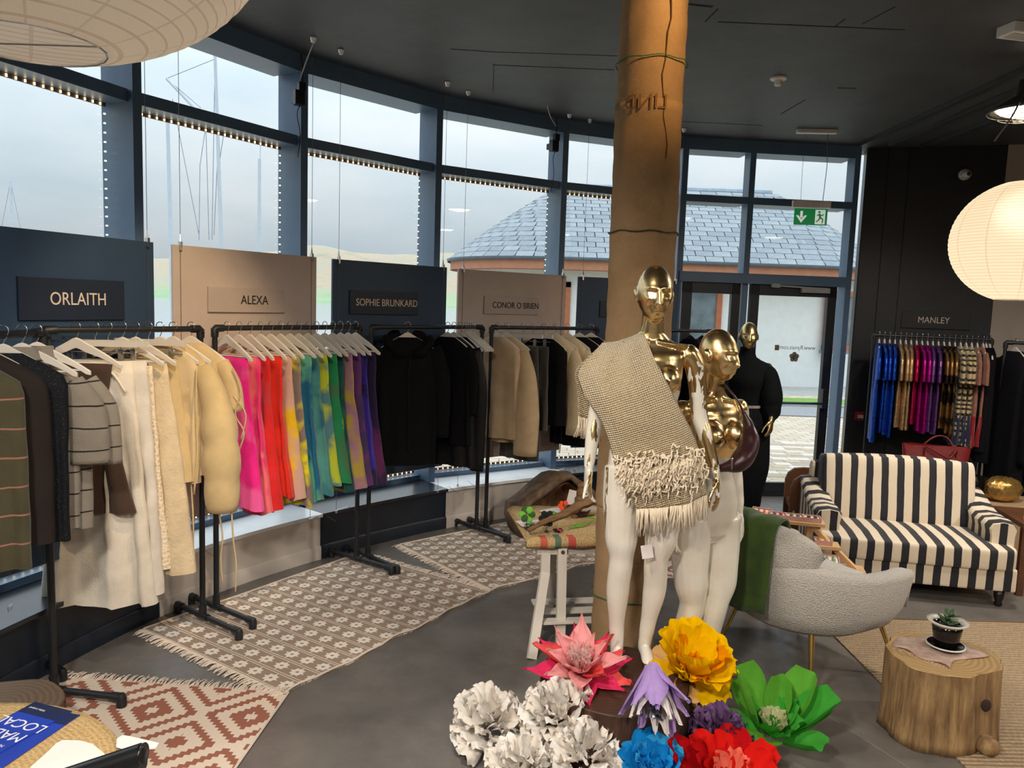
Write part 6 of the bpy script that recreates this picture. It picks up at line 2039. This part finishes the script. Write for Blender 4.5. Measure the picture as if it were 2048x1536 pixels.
for k in range(620):
    u = rnd.uniform(-.03, 1.03)
    s_ = rnd.gauss(10.35, .36)
    p = sh_pt(min(11.6, max(9.4, s_)), min(1, max(0, u))) + V((0, -.008, 0))
    d = V((rnd.uniform(-1, 1), rnd.uniform(-1.0, -.2), rnd.uniform(-1.2, .5))).normalized()
    L = rnd.uniform(.02, .045)
    side = d.orthogonal().normalized() * rnd.uniform(.005, .014)
    mb.tube(catmull([p, p + d * L * .4 + side, p + d * L * .7 - side + V((0, 0, -.006)), p + d * L + side * .5 + V((0, 0, -.018))], 2), [.0046, .0045, .0043, .004, .0036, .003, .0015], 5)
tag(mb.build('fluffy_band', wool, sh, smooth=True), kind='stuff')
mb = MB()
for k in range(110):
    u = (k + rnd.uniform(0, 1)) / 110
    p = sh_pt(11.98, u)
    L = rnd.uniform(.075, .125)
    dx = rnd.uniform(-.018, .018)
    mb.tube([p + V((0, 0, .01)), p + V((dx * .4, rnd.uniform(-.008, .004), -L * .4)), p + V((dx, rnd.uniform(-.01, .006), -L))], [.0032, .003, .0022], 5)
for k in range(40):
    p = sh_pt(.02, rnd.uniform(0, .5))
    mb.tube([p, p + V((rnd.uniform(-.02, .01), 0, -.05)), p + V((rnd.uniform(-.03, .02), 0, -.10))], [.003, .0028, .002], 4)
tag(mb.build('fringe', wool, sh, smooth=True), kind='stuff')
tg = MB().box((0, 0, -.03), (.05, .003, .062)).build('price_tag', card, None, loc=(M1.x + .005, M1.y - .10, .268 + .60), rz=(.1, -.2, 0))
MB().tube([(0, 0, .0), (.012, .0, .15)], .001, 4).build('string', wool, tg)
tag(tg, 'white handwritten price tag dangling between the mannequin legs', 'tag')

# ---- burgundy belt bag across M2
velv = cloth('burgundy_velvet', srgb(44, 9, 16), rough=.4, sheen=.05, bump=.4, bscale=40, spec=.5)
bg_ = thing('belt_bag', 'burgundy velvet crossbody bag on the second mannequin', 'bag', M2)
def bl_(x, y, Y): return PY(x, y, Y) - M2
pth = catmull([bl_(1428, 938, 3.40), bl_(1450, 935, 3.36), bl_(1478, 925, 3.36), bl_(1496, 895, 3.40), bl_(1498, 858, 3.44), bl_(1487, 825, 3.46)], 6)
MB().tube(pth, [interp([(0, .018), (.15, .03), (.45, .072), (.65, .066), (.85, .034), (1, .014)], i / 30)[0] for i in range(31)], 20, flat=.62).build('pouch', velv, bg_, smooth=True)
MB().tube(catmull([bl_(1487, 828, 3.46), bl_(1478, 806, 3.46), bl_(1462, 784, 3.50), bl_(1450, 772, 3.58), bl_(1440, 776, 3.66)], 5), .012, 10, flat=.35).build('strap', velv, bg_, smooth=True)
MB().tube(catmull([bl_(1431, 938, 3.40), bl_(1410, 936, 3.44), bl_(1388, 930, 3.52)], 5), .016, 10, flat=.3).build('strap', velv, bg_, smooth=True)
zp = bl_(1464, 928, 3.30)
MB().tube([zp + V((0, 0, .02)), zp + V((0, 0, -.025))], .004, 6).ell(zp + V((0, 0, .02)), (.006, .004, .008), 8, 6).build('zip_pull', chrome, bg_)
MB().tube([bl_(1470, 800, 3.44), bl_(1478, 822, 3.42)], .008, 8, flat=.5).build('strap_buckle', brass, bg_)
# ================================================================ log plinth and giant paper flowers
dark_bark = bark_mat('dark_stained_bark', srgb(30, 18, 12), srgb(68, 42, 28), srgb(98, 66, 44), (9, 9, 1.4))
log_table('log_plinth', 'dark stained log under the gold-leafed mannequin', 'log', (.50, 3.27, 0), .335, .262, dark_bark, ring_mat('dark_cut_wood', srgb(70, 42, 28), srgb(50, 30, 20)), lambda a_, u: 1 + .03 * sin(3 * a_ + 1) + .02 * sin(7 * a_) + .02 * sin(u * 5))
def pmat(name, c1, c2=None):
    """thin paper: diffuse with some light passing through"""
    if name in MATS: return MATS[name]
    t = NT(name)
    t.t.nodes.remove(t.b)
    v = t.coord()
    f = t.noise(v, 12, 3)
    c2 = c2 or tuple(x * .82 for x in c1)
    col = t.ramp(f, [(.3, c2), (.7, c1)])
    df = t.n('BsdfDiffuse'); tl2 = t.n('BsdfTranslucent'); mx = t.n('MixShader')
    mx.inputs[0].default_value = .22
    t.l(col, df.inputs[0]); t.l(col, tl2.inputs[0])
    b = t.n('Bump', Strength=.35, Distance=.004)
    t.l(t.noise(t.coord((40, 4, 4)), 3, 3), b.inputs['Height'])
    t.l(b.outputs[0], df.inputs['Normal'])
    t.l(df.outputs[0], mx.inputs[1]); t.l(tl2.outputs[0], mx.inputs[2])
    t.l(mx.outputs[0], t.t.nodes['Material Output'].inputs[0])
    MATS[name] = t.m
    return t.m
PM = {}
def petal_mesh(L, w_, tip, cup, curl, ruf, seed, mat):
    """petal lying along +y, tip 0 = blunt .. 1 = pointed"""
    key = (L, w_, tip, cup, curl, ruf, seed, mat.name)
    if key in PM: return PM[key]
    rnd = random.Random(seed * 7 + 1)
    ph = rnd.uniform(0, 6)
    rows = []
    nt_, ns = 9, 8
    for i in range(nt_ + 1):
        t_ = i / nt_
        shape = (sin(pi * min(1, .10 + t_ * .62)) ** .9) * (1 - tip * sm((t_ - .35) / .65) ** 1.3) if tip > 0 else sin(pi * min(.5, .06 + t_ * .55)) ** .8
        if tip <= 0 and t_ > .85: shape *= 1 - .25 * ((t_ - .85) / .15) ** 2
        row = []
        for j in range(ns + 1):
            s_ = -1 + 2 * j / ns
            x = s_ * w_ / 2 * max(.03, shape)
            y = L * t_ * (1 - .06 * s_ * s_ * t_) + (ruf * .5 * sin(s_ * 5 + ph) if t_ > .9 else 0)
            z = cup * L * (s_ * s_) * .5 * shape + curl * L * t_ ** 2 + ruf * t_ ** 1.5 * sin(s_ * 5.5 + ph + t_ * 4) + .3 * ruf * sin(s_ * 11 + ph * 2 + t_ * 7)
            row.append(V((x, y, z)))
        rows.append(row)
    mb = MB().grid(rows)
    me = mb.mesh('petal')
    me.materials.append(mat)
    me.polygons.foreach_set('use_smooth', [True] * len(me.polygons))
    PM[key] = me
    return me
def flower(name, label, loc, tilt, layers, scale=1.0, group=None):
    """layers: (count, length, width, tip, cup, curl, ruffle, elevation deg, base radius, height, material(s))"""
    o = thing(name, label, 'paper flower', loc, tilt, 'giant paper flowers round the log')
    o.scale = (scale,) * 3
    for li, (n, L, w_, tip, cup, curl, ruf, el, br, h, ms) in enumerate(layers):
        ms = ms if isinstance(ms, (list, tuple)) else [ms]
        for k in range(n):
            a_ = 2 * pi * (k + .37 * li) / n + random.uniform(-.12, .12)
            me = petal_mesh(L, w_, tip, cup, curl, ruf, (k + li) % 3, ms[k % len(ms)])
            p = obj('petal', me, o)
            e = RAD(el + random.uniform(-7, 7))
            p.matrix_local = Matrix.Translation((br * cos(a_), br * sin(a_), h + random.uniform(-.006, .006))) @ Matrix.Rotation(a_ - pi / 2, 4, 'Z') @ Matrix.Rotation(e, 4, 'X') @ Matrix.Rotation(random.uniform(-.2, .2), 4, 'Y') @ Matrix.Scale(random.uniform(.88, 1.1), 4)
    return o
hot, coral, blush, ivory = pmat('paper_hot_pink', srgb(236, 60, 110)), pmat('paper_coral', srgb(250, 100, 100)), pmat('paper_blush', srgb(252, 176, 176)), pmat('paper_pale_pink', srgb(252, 214, 208))
yel, ora, pch = pmat('paper_yellow', srgb(255, 204, 8)), pmat('paper_amber', srgb(250, 158, 6)), pmat('paper_peach', srgb(246, 196, 130))
lil, whi, silv = pmat('paper_lilac', srgb(190, 160, 222)), pmat('paper_white', srgb(240, 232, 228)), plain('silver_foil', srgb(190, 194, 200), .25, 1)
wh1, wh2 = pmat('paper_ivory', srgb(252, 243, 232)), pmat('paper_cream_white', srgb(254, 249, 242))
grn1, grn2, grn3 = pmat('paper_leaf_green', srgb(110, 186, 66)), pmat('paper_grass_green', srgb(76, 176, 66)), pmat('paper_sage', srgb(206, 204, 156))
pur = pmat('paper_aubergine', srgb(122, 92, 136)); blu, blu2 = pmat('paper_azure', srgb(30, 150, 226)), pmat('paper_sky_blue', srgb(66, 180, 236))
red, red2, cor2 = pmat('paper_red', srgb(196, 22, 28)), pmat('paper_scarlet', srgb(226, 34, 28)), pmat('paper_salmon', srgb(252, 128, 106))
F = lambda x, y, z: P(x, y, z)
flower('pink_paper_flower', 'pink and coral paper flower at the mannequin foot', F(1163, 1345, .29), (RAD(22), RAD(-8), 0),
       [(8, .235, .12, .95, .12, .05, .008, 12, .03, .0, hot), (7, .20, .115, .8, .2, .04, .010, 4, .03, -.015, [coral, hot]), (8, .22, .105, .9, .25, .05, .010, 36, .02, .01, [coral, blush, blush]), (8, .19, .10, .85, .3, .05, .008, 55, .015, .01, blush), (16, .115, .06, .4, .4, .1, .012, 60, .015, .02, [ivory, ivory, blush]), (10, .08, .045, .2, .4, .1, .012, 78, .005, .03, ivory)])
flower('yellow_paper_flower', 'yellow ruffled paper flower behind the lilac one', F(1378, 1345, .26), (RAD(24), RAD(10), 0),
       [(7, .17, .15, .0, .1, .0, .012, 8, .03, -.005, [yel, pch]), (9, .215, .15, .0, .2, .06, .013, 38, .03, .0, yel), (8, .19, .13, .0, .25, .1, .013, 58, .02, .01, [yel, yel, yel, ora]), (9, .11, .09, .0, .3, .15, .014, 30, .015, .02, [ora, yel]), (7, .08, .05, .2, .4, .1, .012, 70, .01, .02, ora)])
flower('lilac_paper_flower', 'lilac and white paper flower drooping over the log edge', F(1303, 1330, .46) + V((0, -.02, .0)), (RAD(122), RAD(8), 0),
       [(7, .24, .11, .55, .2, -.05, .006, 66, .03, .0, lil), (8, .24, .09, .75, .3, .03, .006, 74, .03, .0, [whi, whi, lil]), (7, .20, .08, .8, .3, .06, .008, 80, .02, .0, whi), (6, .15, .03, .7, .3, .1, .012, 84, .008, .05, silv)])
def pompom(label, loc, r_, ms, n=64, tilt=(0, 0, 0), L=.09, name='white_paper_flower'):
    o = thing(name, label, 'paper flower', loc, tilt, 'giant paper flowers round the log')
    for k in range(n):
        z = 1 - 1.55 * (k + .5) / n
        a_ = k * 2.39996
        q = sqrt(max(0, 1 - z * z))
        d = V((q * cos(a_), q * sin(a_), z))
        me = petal_mesh(L, L * 1.0, .25 if k % 2 else .0, .35, .12 * (1 if k % 3 else -1), .013, k % 4, ms[k % len(ms)])
        p = obj('petal', me, o)
        up = d.orthogonal().normalized()
        M_ = Matrix.Identity(3)
        tang = V((0, 0, 1)).cross(d)
        tang = tang.normalized() if tang.length > .1 else V((1, 0, 0))
        yv = (d * .82 + V((0, 0, .25)) + tang * random.uniform(-.5, .5)).normalized()
        xv = (tang - yv * tang.dot(yv)).normalized()
        zv = xv.cross(yv)
        M_ = Matrix((xv, yv, zv)).transposed()
        M_ = M_ @ Matrix.Rotation(random.uniform(-.6, .6), 3, 'Y')
        p.matrix_local = Matrix.Translation(d * (r_ * .62)) @ M_.to_4x4() @ Matrix.Scale(random.uniform(.8, 1.15), 4)
    return o
def onfloor(x, y, z): 
    return P(x, y, z)
pompom('white ruffled paper flower with a dark gap, beside the log', F(978, 1452, .11), .125, [wh1, wh2], 70, L=.095)
pompom('tall white ruffled paper flower against the dark log', F(1118, 1440, .17), .125, [wh2, wh1], 76, L=.095)
pompom('white ruffled paper flower cut off by the lower picture edge', F(1040, 1545, .09), .10, [wh2, wh1], 54, L=.08)
pompom('white ruffled paper flower leaning on the tall one', F(1170, 1520, .11), .11, [wh1, wh2], 50, L=.085)
pompom('aubergine purple paper flower beside the green leaves', F(1440, 1470, .11), .085, [pur], 46, L=.075, name='purple_paper_flower')
flower('blue_paper_flower', 'azure blue paper flower at the lower picture edge', F(1300, 1560, .06), (RAD(15), 0, 0), [(8, .16, .13, .0, .2, .05, .012, 45, .03, .0, [blu, blu2]), (8, .14, .12, .0, .25, .06, .012, 66, .02, .01, [blu, blu2]), (7, .10, .09, .0, .3, .1, .012, 78, .01, .01, blu)])
flower('red_paper_flower', 'red and salmon paper flower in front of the green one', F(1455, 1575, .05), (RAD(18), RAD(4), 0), [(9, .22, .15, .1, .15, .0, .012, 24, .04, .0, [red, red2]), (8, .18, .13, .0, .2, .05, .012, 48, .03, .0, [red2, red]), (9, .12, .09, .1, .3, .1, .013, 62, .02, .02, [cor2, cor2, red2])])
gf = flower('green_paper_flower', 'green paper flower with sage heart and tall leaves', F(1545, 1465, .07), (RAD(14), RAD(-4), 0), [(6, .21, .17, .15, .4, .12, .008, 20, .05, -.005, [grn1, grn2]), (7, .15, .12, .1, .35, .1, .010, 46, .03, .0, grn2), (7, .10, .08, .0, .4, .15, .010, 60, .02, .01, grn3), (8, .06, .03, .2, .4, .2, .008, 70, .01, .02, [grn2, grn3])])
for (az, el, L, w_, m) in ((150, 62, .30, .20, grn1), (28, 48, .27, .17, grn1), (-5, 36, .27, .17, grn2), (60, 66, .22, .12, grn1)):
    p = obj('leaf', petal_mesh(L, w_, .12, .55, .14, .006, 1, m), gf)
    a_ = RAD(az)
    p.matrix_local = Matrix.Translation((.07 * cos(a_), .07 * sin(a_), 0)) @ Matrix.Rotation(a_ - pi / 2, 4, 'Z') @ Matrix.Rotation(RAD(el), 4, 'X')
# ================================================================ small fittings
# exit sign
EX = P(1630, 282, CEIL - .02)
EX = V((2.72, 7.28, 0))
ex = thing('exit_sign', 'green running-man exit sign hanging from the ceiling', 'sign', (EX.x, EX.y, 0), RAD(-4))
z_top = PY(1620, 402, 7.28).z
MB().box((0, 0, CEIL - .018), (.36, .06, .036)).build('ceiling_box', white_metal, ex, bevel=.004)
for s_ in (-1, 1):
    MB().tube([(s_ * .1, 0, CEIL - .03), (s_ * .105 + .01 * (s_ > 0), 0, mix(z_top, CEIL, .5)), (s_ * .1, 0, z_top)], .003 if s_ > 0 else .0016, 6).build('cord', wire_m, ex)
MB().box((0, 0, z_top - .03), (.345, .05, .065)).build('housing', white_metal, ex, bevel=.006)
sg = plain('exit_green', srgb(0, 140, 70), .4, emit=.25, vary=0)
ew = plain('exit_white', srgb(235, 240, 235), .4, emit=.35, vary=0)
zc = z_top - .145
pl = MB().box((0, 0, zc), (.30, .008, .15)).build('plate', sg, ex)
MB().box((-.085, -.006, zc + .022), (.022, .003, .06)).build('arrow_shaft', ew, pl)
MB().add([V((-.085 + x, -.0075, zc + z)) for x, z in ((-.05, .012), (-.028, .012), (-.028, .012), (0, -.022), (.028, .012), (.05, .012), (0, -.055))], [(0, 1, 3, 6), (3, 4, 5, 6)]).build('arrow_head', ew, pl, solid=.002)
MB().box((.085, -.006, zc), (.09, .003, .13)).build('door_field', ew, pl)
m = MB()
m.ell((.075, -.0085, zc + .045), (.011, .002, .011), 12, 6)
for a_, b_, w2 in (((.075, zc + .03), (.085, zc - .005), .018), ((.085, zc - .005), (.07, zc - .03), .012), ((.07, zc - .03), (.05, zc - .045), .010), ((.085, zc - .005), (.11, zc - .02), .012), ((.11, zc - .02), (.105, zc - .055), .010), ((.078, zc + .026), (.055, zc + .012), .009), ((.078, zc + .024), (.105, zc + .012), .009), ((.105, zc + .012), (.115, zc + .028), .008)):
    m.bar((a_[0], -.0085, a_[1]), (b_[0], -.0085, b_[1]), w2, .003, up=(0, 1, 0))
m.build('running_figure', sg, pl)
# smoke detector and dome camera
dp = P(1557, 156, CEIL)
o = thing('smoke_detector', 'white smoke detector on the dark ceiling', 'detector', dp)
MB().lathe([(.055, 0), (.055, -.012), (.028, -.018), (.026, -.05), (.018, -.056), (0, -.058)], 24, caps=False).build('body', white_plastic, o, smooth=True, auto=40)
MB().lathe([(.058, 0), (.058, -.008)], 24).build('base', white_plastic, o)
s_c = 1.0
cp = WR0 + WRD * .93 - wn * .02
cp.z = 3.30
o = thing('security_camera', 'small white dome camera on the black wall', 'camera', cp, rzw)
Rc = Matrix.Rotation(pi / 2, 3, 'X')
m = MB().lathe([(.055, 0), (.055, .02), (.045, .035)], 20)
m.v = [tuple(Rc @ V(p)) for p in m.v]
m.build('mount', white_plastic, o, smooth=True, auto=40)
MB().ell((.008, -.05, -.004), (.042, .042, .042), 20, 14).build('ball', white_plastic, o, smooth=True)
MB().ell((.018, -.083, -.004), (.021, .014, .021), 16, 10).build('lens', black_metal, o, smooth=True)
# trunking along the ceiling on the right, junction box
for k, (a_, b_) in enumerate((((1722, 290), (2120, 108)), ((1782, 290), (2120, 145)), ((1845, 292), (2120, 195)))):
    A, B = P(*a_, CEIL - .02), P(*b_, CEIL - .02)
    o = MB().bar(A, B, .045, .036).build('cable_trunking', plain('painted_trunking', srgb(62, 64, 66), .4), None)
    tag(struct(o))
jb = P(2035, 70, CEIL - .05)
o = thing('emergency_light', 'white emergency light box on the ceiling corner', 'light fitting', (jb.x + .03, jb.y, CEIL), .2)
MB().box((0, 0, -.03), (.24, .13, .06)).build('housing', white_plastic, o, bevel=.006)
MB().box((0, 0, -.0605), (.19, .08, .004)).build('socket_plate', grey_plastic, o)
MB().tube(catmull([(.05, 0, -.06), (.09, 0, -.2), (.05, .05, -.45), (.06, .2, -.6)], 5), .006, 6).build('cable', black_metal, o)
# adaptors on the mullions with hanging leads, and pale cables from the ceiling
def adaptor(label, x, y, Y):
    c_ = PY(x, y, Y)
    o = thing('power_adaptor', label, 'adaptor', c_, .6)
    MB().box((0, 0, 0), (.07, .06, .10)).build('body', plain('black_plastic', srgb(26, 28, 32), .4), o, bevel=.006)
    MB().box((.015, -.01, .075), (.05, .045, .06)).build('plug', plain('black_plastic', srgb(26, 28, 32), .4), o, bevel=.005)
    MB().tube(catmull([(0, -.02, -.05), (-.02, -.02, -.12), (.01, 0, -.25), (0, .02, -.4)], 5), .003, 6).build('lead', black_metal, o)
    MB().tube(catmull([(.02, 0, .1), (.03, .01, .2), (.02, .02, .3)], 5), .004, 6).build('lead', black_metal, o)
    MB().box((0, .05, 0), (.05, .06, .05)).build('bracket', black_metal, o)
adaptor('black power adaptor on the second mullion from the yachts', 598, 196, 5.52)
adaptor('black power adaptor on the mullion before the slate roof', 1108, 292, 7.13)
wc = plain('white_cable', srgb(196, 196, 190), .5)
def ccable(label, pts):
    w = [P(x, y, z) if not Y else PY(x, y, Y) for x, y, z, Y in pts]
    o = MB().tube(catmull(w, 6), .005, 6).build('ceiling_cable', wc, None, smooth=True)
    tag(o, label, 'cable')
ccable('pale cable looping from the ceiling to the second mullion', [(660, 0, 0, 5.0), (640, 55, 0, 5.15), (618, 108, 0, 5.4), (603, 150, 0, 5.52), (600, 165, 0, 5.54)])
ccable('pale cable drooping from the ceiling near the column', [(1062, 0, 0, 5.2), (1068, 60, 0, 5.6), (1085, 150, 0, 6.2), (1098, 225, 0, 6.9), (1112, 252, 0, 7.1)])
# fire alarm call point by the metallic shirts
fp_ = WR0 + WRD * .16 - wn * .02
fp_.z = PY(1724, 832, 7.9).z
o = thing('alarm_call_point', 'red fire alarm call point on the black wall', 'alarm', fp_, rzw)
MB().box((0, -.02, 0), (.09, .04, .09)).build('housing', plain('alarm_red', srgb(176, 30, 30), .4), o, bevel=.004)
MB().box((.01, -.042, -.005), (.055, .004, .035)).build('window', white_plastic, o)
